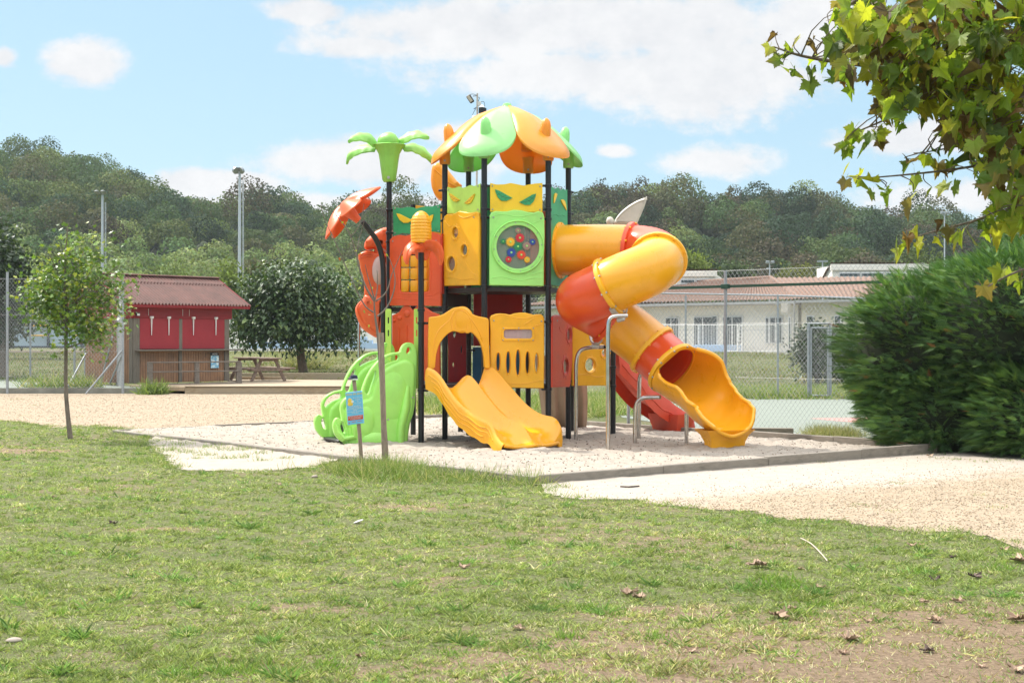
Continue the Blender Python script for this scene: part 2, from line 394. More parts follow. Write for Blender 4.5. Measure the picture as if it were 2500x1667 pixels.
# ================================================================== THE SETTING
# sandbox corners: left, front, right, far
SL, SF, SR = Vector((-8.8, 31.7, 0)), Vector((.38, 20.5, 0)), Vector((7.87, 26.2, 0)); SB = SL + SR - SF
LAWN_PX = [(-400, 1018), (0, 1027), (60, 1034), (130, 1043), (230, 1040), (300, 1048), (370, 1062), (352, 1085), (395, 1118), (430, 1151), (640, 1153), (770, 1142),
           (845, 1120), (1000, 1140), (1150, 1160), (1250, 1175), (1312, 1190), (1330, 1205), (1356, 1220), (1516, 1223), (1622, 1231), (1728, 1247), (1835, 1255), (1941, 1273), (2047, 1274),
           (2127, 1284), (2207, 1300), (2340, 1296), (2419, 1321), (2500, 1343), (2900, 1400), (3600, 1460)]
LAWN = [tuple(G(*p).xy) for p in LAWN_PX] + [(16, 6), (16, 2), (-16, 2), (-22, 20)]
def ground_mat():
    m, nt, b, o = nodes_of('grassy earth')
    n = tex(nt, scale=.55, detail=8, rough=.7); n2 = tex(nt, scale=9, detail=8, rough=.75); n3 = tex(nt, scale=.12, detail=5)
    g = ramp(nt, n2.outputs[0], [(.3, (.045, .055, .02)), (.5, (.10, .115, .045)), (.7, (.18, .18, .085))])
    d = ramp(nt, n2.outputs[0], [(.3, (.10, .075, .045)), (.7, (.27, .21, .13))])
    c = mixc(nt, ramp(nt, n.outputs[0], [(.48, (0, 0, 0)), (.66, (.85, .85, .85))]), g, d)
    c = mixc(nt, ramp(nt, n3.outputs[0], [(.4, (0, 0, 0)), (.7, (.5, .5, .5))]), c, (.16, .17, .06))
    nt.links.new(c, b.inputs['Base Color']); b.inputs['Roughness'].default_value = .95; b.inputs['Specular IOR Level'].default_value = .15
    bump(nt, b, n2.outputs[0], .9, .05); return m
def ground():
    xs = np.unique(np.concatenate([np.linspace(-900, -60, 12), np.linspace(-60, 60, 61), np.linspace(60, 900, 12)]))
    ys = np.unique(np.concatenate([np.linspace(-60, 0, 4), np.linspace(0, 120, 61), np.linspace(120, 1500, 24)]))
    mb = MB(); mb.grid([[Vector((x, y, hgt(x, y))) for x in xs] for y in ys])
    tag(mb.build('ground', ground_mat(), None, True, None), kind='structure')
ground()

def hill_h(x, y):
    """wooded hillside behind the village, metres above the plain"""
    t = np.clip((y - 175) / 190, 0, 1); t = t * t * (3 - 2 * t)
    px = 1250 + x / np.maximum(y, 1) * FOC
    ridge = np.interp(px, [-400, 0, 180, 330, 520, 640, 760, 850, 950, 1060, 1250, 1400, 1550, 1700, 1900, 2100, 2250, 2400, 2900],
                      [38, 39, 37.5, 32, 26.5, 27.5, 25, 22.5, 25, 24, 24, 27.5, 29.5, 28, 27.5, 24, 22, 21, 21])
    return .9 + t * ridge * 1.0 + 1.2 * nz(x, y, .03, 5) * t
def hills():
    xs = np.linspace(-330, 330, 90); ys = np.concatenate([np.linspace(150, 400, 40), [450, 600]])
    Xg, Yg = np.meshgrid(xs, ys); H = hill_h(Xg, Yg)
    mb = MB(); mb.grid([[Vector((Xg[i, k], Yg[i, k], H[i, k] + .05)) for k in range(len(xs))] for i in range(len(ys))])
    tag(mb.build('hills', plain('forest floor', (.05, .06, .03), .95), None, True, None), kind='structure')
hills()
def forest():
    """far-off wood: crowns of leaf clumps over the whole slope"""
    rr = np.random.default_rng(11); M, T, Cc = [], [], []; tr = []
    for y in np.arange(168, 395, 6.3):
        half = y * .385 + 8
        for x in np.arange(-half, half, 6.8):
            tr.append((x + rr.uniform(-2.3, 2.3), y + rr.uniform(-2.5, 2.5)))
    pal = np.array([(.12, .165, .06), (.085, .135, .055), (.165, .205, .075), (.06, .10, .055), (.115, .12, .06), (.19, .23, .09), (.05, .083, .048), (.105, .092, .058)])
    for (x, y) in tr:
        h = float(hill_h(np.array(x), np.array(y))); near = y < 215
        px = 1250 + x / y * FOC
        # pale locust-like belt low on the left, browner dark oaks on the right and on the crest
        zone = nz(np.array(x), np.array(y), .045, 3)
        low = (y < 265 + 14 * zone)
        if px < 900: pr = [.36, .14, .30, .01, .02, .17, .0, .0] if low else [.2, .25, .08, .2, .09, .05, .1, .03]
        else: pr = [.15, .2, .1, .15, .13, .1, .1, .07] if low else [.08, .17, .03, .2, .17, .02, .18, .15]
        c = pal[rr.choice(8, p=np.array(pr) / sum(pr))] * (.76 if px > 900 else (1.2 if low else .82)) * (rr.uniform(.88, 1.12) if (low and px < 900) else rr.uniform(.68, 1.35))
        r = rr.uniform(2.8, 6.2) * (.8 if near else 1); r = min(r, 4.2) if (low and px < 900) else r; hh = r * (rr.uniform(1.4, 1.9) if low else rr.choice([1.5, 1.8, 2.1, 2.5], p=[.35, .33, .25, .07]))
        if y > 350 and rr.random() < .25: hh *= 1.35
        n = int(560 * (r / 4) ** 2) if y < 372 else 420
        d = rr.normal(size=(n, 3)); d /= np.linalg.norm(d, axis=1, keepdims=True); d[:, 2] = np.abs(d[:, 2]) * 1.2 - .35
        # a few sub-domes make the lumpy outline
        k = int(rr.integers(4, 11)); sub = rr.normal(size=(k, 3)); sub /= np.linalg.norm(sub, axis=1, keepdims=True); sub[:, 2] = abs(sub[:, 2])
        dot = (d @ sub.T).max(axis=1); rad = .58 + .50 * dot ** 3 + rr.uniform(-.16, .10, n)
        hh = hh * (1.25 if y < 182 else 1)
        p = d * rad[:, None] * np.array([r, r, hh * .55]) + np.array([x, y, h + hh * (.40 if y < 182 else .55)])
        sc = rr.uniform(.16, .44, n)
        nrm = d + rr.normal(size=(n, 3)) * .5; dirs = np.cross(nrm, rr.normal(size=(n, 3)))
        F = frames(dirs, ups=nrm) * sc[:, None, None]
        M.append(F); T.append(p); j = rr.uniform(.7, 1.35, (n, 1)); Cc.append(c[None, :] * j * (1 + rr.normal(size=(n, 3)) * .05))
    M, T, Cc = np.concatenate(M), np.concatenate(T), np.concatenate(Cc)
    PV = [(-.55, -.5, 0), (.1, -.65, .06), (.6, -.1, 0), (.45, .55, .05), (-.15, .4, 0), (-.6, .2, .06)]
    o = scatter('forest', PV, [(0, 1, 2, 3, 4, 5)], M, T, np.clip(Cc, 0, 1), leafmat('forest leaves', .22, .8, .1)); tag(o, 'dense mixed wood covering the whole hillside', 'forest', kind='stuff')
    # what shows between the clumps
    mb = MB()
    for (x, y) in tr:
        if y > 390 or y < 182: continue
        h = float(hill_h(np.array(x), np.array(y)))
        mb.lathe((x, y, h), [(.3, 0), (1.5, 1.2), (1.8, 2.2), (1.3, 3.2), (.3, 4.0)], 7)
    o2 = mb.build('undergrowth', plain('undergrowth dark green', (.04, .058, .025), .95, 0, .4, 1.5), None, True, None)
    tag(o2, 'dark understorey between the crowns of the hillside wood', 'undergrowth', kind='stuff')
forest()

def grid_sheet(name, mat, inside, x0, x1, y0, y1, st, z=.006, zf=None, attr=None, kind='structure'):
    xs = np.arange(x0, x1 + st, st); ys = np.arange(y0, y1 + st, st); Xg, Yg = np.meshgrid(xs, ys)
    ok = inside(Xg, Yg); q = ok[:-1, :-1] & ok[1:, :-1] & ok[:-1, 1:] & ok[1:, 1:]
    idx = np.arange(Xg.size).reshape(Xg.shape); F = np.stack([idx[:-1, :-1][q], idx[:-1, 1:][q], idx[1:, 1:][q], idx[1:, :-1][q]], axis=1)
    Zg = np.full(Xg.shape, z) if zf is None else zf(Xg, Yg)
    used = np.unique(F); remap = -np.ones(Xg.size, int); remap[used] = np.arange(len(used)); F = remap[F]
    co = np.stack([Xg.ravel()[used], Yg.ravel()[used], Zg.ravel()[used]], axis=1)
    me = bpy.data.meshes.new(name); me.vertices.add(len(co)); me.vertices.foreach_set('co', co.astype(np.float32).ravel())
    me.loops.add(F.size); me.loops.foreach_set('vertex_index', F.ravel().astype(np.int32)); me.polygons.add(len(F))
    me.polygons.foreach_set('loop_start', (np.arange(len(F)) * 4).astype(np.int32)); me.polygons.foreach_set('loop_total', np.full(len(F), 4, np.int32)); me.update(calc_edges=True)
    if attr is not None:
        a = me.attributes.new('mixw', 'FLOAT', 'POINT'); a.data.foreach_set('value', attr(Xg, Yg).ravel()[used].astype(np.float32))
    return tag(link(name, me, mat, None, True, None), kind=kind)
def box_coords(x, y):
    """distance along and across the sandbox"""
    u = (SF - SL).normalized(); w = (SB - SL).normalized()
    return (x - SL.x) * u.x + (y - SL.y) * u.y, (x - SL.x) * w.x + (y - SL.y) * w.y
LU, LW = (SF - SL).length, (SB - SL).length
def box_dist(x, y):
    a, b = box_coords(x, y); dx = np.maximum(np.maximum(-a, a - LU), 0); dy = np.maximum(np.maximum(-b, b - LW), 0); return np.hypot(dx, dy)
def sand_colour(nt, dark=.71):
    n = tex(nt, scale=3, detail=8, rough=.7); f = tex(nt, scale=90, detail=4, rough=.8)
    return mixc(nt, .35, ramp(nt, n.outputs[0], [(.3, (.49 * dark, .42 * dark, .345 * dark)), (.7, (.63 * dark, .56 * dark, .475 * dark))]), ramp(nt, f.outputs[0], [(.3, (.22, .175, .14)), (.62, (.50, .44, .375))])), n, f
def path_mat():
    m, nt, b, o = nodes_of('sand and gravel')
    s, n, f = sand_colour(nt)
    v = tex(nt, 'Voronoi', 15); v2 = tex(nt, 'Voronoi', 34)
    g = ramp(nt, v.outputs['Color'], [(.12, (.12, .075, .04)), (.35, (.29, .20, .115)), (.6, (.37, .27, .165)), (.85, (.46, .37, .26))])
    g = mixc(nt, ramp(nt, v2.outputs['Color'], [(.35, (0, 0, 0)), (.9, (.55, .55, .55))]), g, (.33, .26, .19))
    g2 = ramp(nt, n.outputs[0], [(.3, (.75, .75, .75)), (.65, (1, 1, 1))]); g = mixc(nt, 1, g, g2, 'MULTIPLY')
    a = nt.nodes.new('ShaderNodeAttribute'); a.attribute_name = 'mixw'
    ad = nt.nodes.new('ShaderNodeMath'); ad.operation = 'ADD'; nt.links.new(a.outputs['Fac'], ad.inputs[0])
    mu = nt.nodes.new('ShaderNodeMath'); mu.operation = 'MULTIPLY_ADD'; nt.links.new(tex(nt, scale=1.2, detail=8, rough=.75).outputs[0], mu.inputs[0]); mu.inputs[1].default_value = 1.3; mu.inputs[2].default_value = -.65
    nt.links.new(mu.outputs[0], ad.inputs[1])
    k = ramp(nt, ad.outputs[0], [(.3, (0, 0, 0)), (.75, (1, 1, 1))])
    c = mixc(nt, k, s, g); nt.links.new(c, b.inputs['Base Color']); b.inputs['Roughness'].default_value = .95; b.inputs['Specular IOR Level'].default_value = .15
    bm = bump(nt, b, v.outputs['Distance'], .8, .012); b2 = nt.nodes.new('ShaderNodeBump'); b2.inputs['Strength'].default_value = .6; b2.inputs['Distance'].default_value = .05
    nt.links.new(n.outputs[0], b2.inputs['Height']); nt.links.new(b2.outputs[0], bm.inputs['Normal']); return m
def path():
    far = [(-34, 53.7), (-34, 24), (-9.5, 20), (0, 14), (16, 10), (16, 25.6), (SR.x + .4, SR.y + .1), tuple(SR.xy), (3.5, 31.4), (1, 37), (-3, 41), (-3.2, 53.7)]
    def inside(x, y):
        j = .22 * nz(x, y, 2.2, 8) + .1 * nz(x, y, 7, 4)
        return inpoly(x, y, far) & ~inpoly(x, y + j, LAWN) & ~((y > 41 + j * 3) & (x > -3.4 + j))
    def w(x, y):
        d = box_dist(x, y); front = (x > -.5)
        t = np.where(front, (d - 1.5 - .12 * np.maximum(x - 1.5, 0)) / 2.4, np.where(y < 31, -.3, (d - .05) / .9))
        return np.clip(t, 0, 1.25)
    grid_sheet('gravel_path', path_mat(), inside, -34, 16, 12, 54, .11, .006, lambda x, y: .006 + .002 * nz(x, y, 3, 2) + .03 * np.clip(1 - box_dist(x, y) / .5, 0, 1) * (.5 + .5 * nz(x, y, 4, 9)) , w)
path()
def sandbox():
    m, nt, b, o = nodes_of('play sand'); s, n, f = sand_colour(nt, .80)
    v = tex(nt, 'Voronoi', 3.4, sc=(1, 1, 1)); n4 = tex(nt, scale=7, detail=8, rough=.72)
    nt.links.new(mixc(nt, ramp(nt, tex(nt, scale=14, detail=6, rough=.8).outputs[0], [(.64, (0, 0, 0)), (.74, (.55, .55, .55))]), s, (.26, .19, .14)), b.inputs['Base Color']); b.inputs['Roughness'].default_value = .95; b.inputs['Specular IOR Level'].default_value = .1
    bm = bump(nt, b, n4.outputs[0], 1.0, .06); b2 = nt.nodes.new('ShaderNodeBump'); b2.inputs['Strength'].default_value = .4; b2.inputs['Distance'].default_value = .05
    nt.links.new(v.outputs['Distance'], b2.inputs['Height']); nt.links.new(b2.outputs[0], bm.inputs['Normal'])
    st = .045; na, nb = int(LU / st), int(LW / st); u = (SF - SL).normalized(); w = (SB - SL).normalized()
    a, c = np.meshgrid(np.linspace(.02, LU - .02, na), np.linspace(.02, LW - .02, nb)); x = SL.x + u.x * a + w.x * c; y = SL.y + u.y * a + w.y * c
    z = .045 + .018 * nz(x, y, 3.1, 21) + .016 * nz(x, y, 8, 22) - .020 * np.clip(nz(x, y, 13, 23) - .4, 0, 1.2) + .008 * nz(x, y, 24, 24)
    for (mx, my, h_, r_) in ((3.85, 26.5, .07, .8), (.2, 26.3, .05, .8), (-2.3, 27.2, .05, 1.0), (-3.4, 28.2, .04, .6), (2.5, 30.6, .05, 1.2)):
        z = z + h_ * np.exp(-((x - mx) ** 2 + (y - my) ** 2) / r_ ** 2)
    me = bpy.data.meshes.new('playground_sand'); me.vertices.add(x.size); me.vertices.foreach_set('co', np.stack([x, y, z], axis=2).astype(np.float32).ravel())
    idx = np.arange(x.size).reshape(x.shape); F = np.stack([idx[:-1, :-1], idx[:-1, 1:], idx[1:, 1:], idx[1:, :-1]], axis=2).reshape(-1, 4)
    me.loops.add(F.size); me.loops.foreach_set('vertex_index', F.ravel().astype(np.int32)); me.polygons.add(len(F))
    me.polygons.foreach_set('loop_start', (np.arange(len(F)) * 4).astype(np.int32)); me.polygons.foreach_set('loop_total', np.full(len(F), 4, np.int32)); me.update(calc_edges=True)
    tag(link('playground_sand', me, m, None, True, None), kind='structure')
    t = thing('timber_border', tuple((SL + SR) / 2), 'weathered grey timber board edging round the white play sand', 'border')
    for (A, B, z0, z1_, k) in ((SL, SF, .05, .125, 6), (SF, SR, .135, .18, 4), (SR, SB, .16, .12, 6), (SB, SL, .12, .05, 4)):
        d = (B - A).normalized(); n_ = Vector((d.y, -d.x, 0)); L_ = (B - A).length
        for i in range(k):
            f0, f1 = i / k, (i + 1) / k; top = z0 + (z1_ - z0) * (f0 + f1) / 2 + rnd.uniform(-.008, .008); c = A.lerp(B, (f0 + f1) / 2) + n_ * (.06 + rnd.uniform(-.006, .006))
            MB().box(c + Vector((0, 0, top / 2 - .05)), (L_ / k - .006, .12, top + .1), d, None, .01).build('board', WEATHB, t, False)
WEATHB = wood('grey sleeper', (.13, .11, .085), (.31, .27, .22), 3, (2, 2, 9), streak=(.25, .22, .18))
sandbox()
def courts():
    m = plain('pale green court paint', (.19, .213, .175), .8, 0, .06, 1.2, .1)
    far = [(3.2, 48.6), (30, 49.6), (34, 24.5), (8.6, 26.8), (4.4, 32.2), (2.9, 37.5)]
    mb = MB(); n = len(far); mb.add([(x, y, .012) for x, y in far], [tuple(range(n))]); tag(mb.build('sports_court', m, None, False), kind='structure')
    red = [G(1975, 1021, .016), G(2090, 1019, .016), G(2300, 1020, .016), G(2300, 1034, .016), G(2090, 1031, .016)]
    mb = MB().add(red, [(0, 1, 2, 3, 4)]); tag(mb.build('court_marking', plain('faded red court paint', (.45, .22, .19), .8, 0, .1), None, False), kind='structure')
    # left court: raised slab with a concrete edge
    mb = MB(); pl = [(-34, 53.75), (-14.6, 53.75), (-13.7, 54.0), (-22.5, 66.5), (-34, 70)]
    for (i, z) in ((0, -.05), (1, .20)): mb.v += [(x, y, z) for x, y in pl]
    mb.f += [(4, 3, 2, 1, 0)] + [(i, (i + 1) % 5, 5 + (i + 1) % 5, 5 + i) for i in range(5)]
    tag(mb.build('court_slab', plain('old concrete', (.24, .235, .20), .9, 0, .25, 2, .2), None, False), kind='structure')
    mb = MB().add([(x * .998 + (-.02), y + .03, .206) for x, y in pl], [(0, 1, 2, 3, 4)]); tag(mb.build('sports_court', m, None, False), kind='structure')
courts()

# ================================================================== THE PLAY STRUCTURE
PG = thing('playground_structure', (-.1, 29, 0), 'tall colourful climbing tower with petal roof, spiral tube slide and double slide on white sand', 'playground')
CX, CY, HR = -.1, 29.0, 1.276
def hexp(deg): return (CX + HR * math.sin(R(deg)), CY - HR * math.cos(R(deg)))
TH = -20.3
HP1, HP2, HRt, HBR, HBL, HL = [hexp(TH + 60 * k) for k in range(6)]
Q1 = (-1.765, 27.62); B1 = (-2.523, 29.2); B3 = (-2.11, 30.36)
C1_, C2_ = (-1.13, 31.2), (.13, 31.45); D1_, D2_ = (2.13, 30.0), (1.31, 31.0)
LV = (-2.56, 29.0)                                   # foot of the bent post
UD, LD, BD = 3.10, 1.20, 2.72                        # deck heights: upper, lower, left upper
def zat(py, p): return Z(py, p[1])
# ---- posts with clamps
CL = {}
def post(p, top, clamps, r=.057):
    o = MB().cyl((p[0], p[1], -.12), (p[0], p[1], top), r, n=20).build('post', BLK, PG)
    for z, dirs in clamps:
        mb = MB().tube([(p[0], p[1], z - .028), (p[0], p[1], z - .022), (p[0], p[1], z + .022), (p[0], p[1], z + .028)], [r + .004, r + .014, r + .014, r + .004], 18)
        for d in dirs:
            d = Vector((d[0] - p[0], d[1] - p[1], 0)).normalized()
            mb.box(Vector((p[0], p[1], z)) + d * (r + .04), (.085, .034, .045), d, None, .008)
            mb.ball(Vector((p[0], p[1], z)) + d * (r + .055) + Vector((-d.y, d.x, 0)) * -.024, .013, n=8, m=5)
        mb.build('clamp', BLK, o)
    return o
capz = lambda p, py: zat(py, p) + .1
post(HP1, capz(HP1, 388), [(zat(454, HP1), [HP2, HL]), (zat(511, HP1), [HP2, HL]), (zat(531, HP1), [HP2]), (zat(699, HP1), [HP2])])
post(HP2, capz(HP2, 393), [(zat(454, HP2), [HP1, HRt]), (zat(512, HP2), [HP1]), (zat(535, HP2), [HP1]), (zat(701, HP2), [HP1, HRt]), (zat(786, HP2), [HP1]), (zat(950, HP2), [HP1, HRt])])
post(HRt, capz(HRt, 411), [(zat(469, HRt), [D1_]), (zat(522, HRt), [D1_]), (zat(710, HRt), [HP2]), (zat(930, HRt), [D1_])])
post(HBR, capz(HBR, 424), [(zat(709, HBR), [HRt, HBL]), (zat(716, HBR), [HRt])])
post(HBL, capz(HBL, 420), [(zat(706, HBL), [HBR]), (zat(790, HBL), [HP1]), (zat(855, HBL), [HBR])])
post(HL, capz(HL, 402), [(zat(465, HL), [B1, HP1]), (zat(505, HL), [B1]), (zat(519, HL), [B1]), (zat(539, HL), [B1]), (zat(588, HL), [B1]), (zat(702, HL), [B1]), (zat(750, HL), [B1])])
post(B1, zat(440, B1), [(zat(513, B1), [HL, LV]), (zat(569, B1), [HL, LV]), (zat(591, B1), [HL, LV]), (zat(752, B1), [HL])])
post(B3, zat(500, B3), [(zat(953, Q1), [HL])])
post(Q1, zat(617, Q1), [(zat(757, Q1), [B1]), (zat(789, Q1), [HP1]), (zat(953, Q1), [B1, HP1])])
for p in (C1_, C2_): post(p, 2.6, [(1.1, [HBL])])
post(D1_, zat(760, D1_), [(zat(896, D1_), [HRt]), (zat(942, D1_), [HRt])]); post(D2_, 2.7, [(1.1, [HBR])])
# bent post with the flower
bp = [P(936, 1020, 28.9), P(936, 700, 28.9), P(936, 655, 28.9), P(931, 615, 28.9), P(918, 583, 28.85), P(900, 560, 28.8), P(885, 541, 28.75)]
bp[0].z = -.1
bpo = MB().tube(smoothline(bp, 2), .055, 18).build('bent_post', BLK, PG)
# steel hoop seen left of the elephants
MB().tube(smoothline([P(876, 925, 30.2), P(876, 800, 30.2), P(877, 786, 30.2), P(888, 776, 30.2), P(905, 774, 30.2), P(935, 774, 30.2)], 2), .03, 12).build('handrail', STEEL, PG)
MB().tube([(X(876, 30.2), 30.2, -.1), P(876, 925, 30.2)], .03, 12).build('handrail', STEEL, PG)
# ---- decks
def deck(pts, z, name='deck'):
    n = len(pts); mb = MB()
    c = Vector((sum(p[0] for p in pts) / n, sum(p[1] for p in pts) / n, 0))
    pts = [c.lerp(Vector((p[0], p[1], 0)), .975) for p in pts]
    for zz in (z - .085, z): mb.v += [(p.x, p.y, zz) for p in pts]
    mb.f += [tuple(range(n - 1, -1, -1)), tuple(range(n, 2 * n))] + [(i, (i + 1) % n, n + (i + 1) % n, n + i) for i in range(n)]
    return mb.build(name, DECKM, PG, False)
deck([HP1, HP2, HRt, HBR, HBL, HL], UD); deck([HP1, HP2, HRt, HBR, HBL, HL], LD); deck([B1, HL, HBL, B3], BD); deck([B1, HL, HBL, B3], LD + .004)
deck([Q1, HP1, HL, B1], LD - .004); deck([HBL, HBR, C2_, C1_], LD + .006); deck([HRt, D1_, D2_, HBR], LD + .01)
stp = Plane(HL, HBL); mb = MB(); stp.slab(mb, [(.07, BD + .01), (stp.len - .07, BD + .01), (stp.len - .07, UD - .09), (.07, UD - .09)], [], .03, .005); mb.build('deck_riser', DECKM, PG)
# ---- flat and moulded panels
def groove(mb, pl, pts, r=.006, o=.0):
    r = r * 1.35
    mb.tube([pl.pt(a, z, o) for a, z in pts], r, 6)
def bolt(mb, p, n, r=.018): 
    n = Vector(n); mb.lathe(p, [(r, -.004), (r, .004), (r * .8, .012), (.001, .013)], 10, n)
def panel(name, A, B, outline, mat, f, holes=(), thick=.05, bev=.014, off=0.0, sm=0, lines=(), bolts=(), lr=.006):
    pl = Plane(A, B, off); mb = MB()
    ol = pl.many(f, outline); ol = smoothpoly(ol, sm) if sm else ol
    pl.slab(mb, ol, [smoothpoly(pl.many(f, h), 1) if len(h) < 16 else pl.many(f, h) for h in holes], thick, bev)
    for ln in lines: groove(mb, pl, [tuple(v) for v in resample(smoothline([(a, z, 0) for a, z in pl.many(f, ln)], 2), 24)] and [(v.x, v.y) for v in resample(smoothline([(a, z, 0) for a, z in pl.many(f, ln)], 2), 24)], lr, thick / 2)
    o = mb.build(name, mat, PG)
    if bolts:
        for b in bolts: mb = MB(); bolt(mb, pl.pt(*pl.uv(*f(*b)), thick / 2), pl.n); mb.build('bolt', BOLT, o)
    return o, pl
def ring(mb, pl, c, r_in, r_out, h, o, n=28, sx=1.0):
    """raised round frame on a panel"""
    rows = []
    for k in range(n + 1):
        th = 2 * math.pi * k / n; d = lambda r_, q: pl.pt(c[0] + r_ * sx * math.cos(th), c[1] + r_ * math.sin(th), o + q)
        rows.append([d(r_out, -.005), d(r_out - .004, h * .7), d((r_in + r_out) / 2, h), d(r_in + .004, h * .7), d(r_in, -.005)])
    mb.grid(rows)
LEAFV = [(0, 0), (.12, .30), (.35, .42), (.65, .36), (1, 0), (.70, -.06), (.30, -.10)]
def leafpl(pl, tip0, tip1, f, wid, mb, o, vein=None, thick=.02):
    a0, q0 = pl.uv(*f(*tip0)); a1, q1 = pl.uv(*f(*tip1)); dx, dz = a1 - a0, q1 - q0; L_ = math.hypot(dx, dz)
    s = 1 if wid > 0 else -1; w_ = abs(wid) / L_
    base = [(0, 0), (.10, .34), (.30, .80), (.55, 1.0), (.78, .72), (1, 0), (.75, -.02), (.45, -.06), (.2, -.1)]
    pts = [(a0 + t * dx - s * q * w_ * dz, q0 + t * dz + s * q * w_ * dx) for t, q in base]
    pts = smoothpoly(pts, 0); pl.slab(mb, pts, [], thick, .005, o)
    if vein is not None:
        mid = [(t, .45 * math.sin(math.pi * t)) for t in (0.06, .25, .5, .75, .93)]
        cv = lambda t, q: (a0 + t * dx - s * q * w_ * dz, q0 + t * dz + s * q * w_ * dx)
        groove(vein, pl, [cv(*m_) for m_ in mid], .004, o + thick / 2)
        for t, q, t2, q2 in ((.3, .25, .22, .6), (.3, .25, .42, -.0), (.5, .45, .45, .85), (.5, .45, .62, .1), (.7, .38, .7, .68)): groove(vein, pl, [cv(t, q), cv(t2, q2)], .003, o + thick / 2)
# upper boards
def wavy(x0, x1, ytop, yb0, yb1, amp=11, n=20, slope=0.0):
    top = [(x0 + (x1 - x0) * k / n, ytop + slope * k / n + amp * math.cos(2 * math.pi * 1.5 * k / n + math.pi * .15) * (1 if k not in (0, n) else 1)) for k in range(n + 1)]
    return [(x0, yb0)] + top + [(x1, yb1)]
o, pl = panel('upper_board', HP1, HP2, [(1432, 932), (1432, 712), (1480, 724), (1540, 722), (1590, 712), (1640, 722), (1690, 732), (1740, 722), (1780, 716), (1832, 712), (1832, 935)], YEL2, z1, thick=.02, bev=.004, off=.03,
              bolts=[(1449, 735), (1814, 738), (1449, 915), (1814, 917)])
mb = MB(); vn = MB(); leafpl(pl, (1468, 762), (1602, 828), z1, -.145, mb, .022, vn); leafpl(pl, (1782, 794), (1652, 860), z1, .145, mb, .022, vn)
lo = mb.build('leaf', DGR, o); vn.build('leaf_veins', plastic('vein green', (.01, .12, .05)), o)
o, pl = panel('upper_board', HL, HP1, [(1106, 945), (1106, 742), (1140, 752), (1170, 748), (1195, 738), (1225, 750), (1250, 742), (1280, 728), (1310, 735), (1335, 728), (1358, 714), (1358, 945)], LIME, z1, thick=.02, bev=.004, off=.03,
              bolts=[(1116, 765), (1342, 737), (1342, 915)])
mb = MB(); vn = MB(); leafpl(pl, (1124, 790), (1208, 842), z1, -.10, mb, .022, vn); leafpl(pl, (1322, 794), (1240, 866), z1, .10, mb, .022, vn)
mb.build('leaf', YEL2, o); vn.build('leaf_veins', plastic('vein ochre', (.55, .27, .01)), o)
o, pl = panel('upper_board', HP2, HRt, [(1896, 1490), (1896, 735), (1925, 760), (1950, 745), (1968, 770), (1990, 755), (2012, 772), (2020, 760), (2024, 1508)], DGR, z1, thick=.02, bev=.004, off=.03,
              lines=[[(1898, 960), (1930, 945), (1950, 968), (1975, 950), (2000, 968), (2018, 958)]])
mb = MB(); vn = MB(); leafpl(pl, (1912, 868), (1938, 797), z1, .11, mb, .022); leafpl(pl, (1966, 843), (2008, 922), z1, .11, mb, .022)
mb.build('leaf', YEL2, o)
# orange-yellow panel with three portholes
hol = [(1176, 1093, 26, 42), (1245, 1225, 27, 42), (1145, 1330, 34, 56)]
o, pl = panel('porthole_panel', HL, HP1, [(1088, 1500), (1085, 1420), (1080, 1000), (1088, 968), (1110, 950), (1150, 952), (1175, 940), (1205, 927), (1250, 935), (1290, 940), (1330, 932), (1352, 940), (1357, 980), (1356, 1494)], YEL, z1,
              holes=[ell(x, y, a, b, 24) for x, y, a, b in hol], off=.05, thick=.07, bev=.02,
              lines=[[(1095, 1000), (1130, 1050), (1150, 1040)], [(1200, 960), (1240, 985), (1330, 950)], [(1090, 1440), (1150, 1430), (1230, 1455), (1300, 1440), (1350, 1455)], [(1250, 1310), (1300, 1400), (1350, 1420)]], bolts=[(1318, 975), (1090, 985)])
mb = MB(); PN = []
for x, y, a, b in hol:
    c = pl.uv(*z1(x, y)); r0 = b / 3.136 * 28 / FOC
    for k in range(1): ring(mb, pl, c, r0 * 1.0, r0 * 1.35, .02, .033, sx=.92)
    for k in range(10):
        th = 2 * math.pi * k / 10; mb.ball(pl.pt(c[0] + r0 * 1.42 * .92 * math.cos(th), c[1] + r0 * 1.42 * math.sin(th), .03), (r0 * .3, r0 * .3, .012), pl.u, (0, 0, 1), 10, 6)
    gm = MB(); gm.lathe(pl.pt(c[0], c[1], -.02), [(r0 * 1.0, -.004), (r0 * 1.0, .004)], 20, pl.n); PN.append(gm)
mb.build('porthole_rim', YEL, o); 
def glassy(name, c=(.8, .8, .8), alpha=.35):
    if name in MATS: return MATS[name]
    m, nt, b, oo = nodes_of(name); b.inputs['Base Color'].default_value = (*c, 1); b.inputs['Roughness'].default_value = .12
    t = nt.nodes.new('ShaderNodeBsdfTransparent'); ms = nt.nodes.new('ShaderNodeMixShader')
    n = tex(nt, scale=5, detail=7, rough=.75, sc=(1, 1, .35)); mr = nt.nodes.new('ShaderNodeMapRange'); mr.inputs[3].default_value = alpha * .5; mr.inputs[4].default_value = alpha * 1.5
    nt.links.new(n.outputs[0], mr.inputs[0]); nt.links.new(mr.outputs[0], ms.inputs[0]); nt.links.new(t.outputs[0], ms.inputs[1]); nt.links.new(b.outputs[0], ms.inputs[2]); nt.links.new(ms.outputs[0], oo.inputs[0]); MATS[name] = m; return m
PANE = glassy('scratched acrylic', (.55, .56, .48), .2)
for gm in PN: gm.build('porthole_pane', PANE, o)
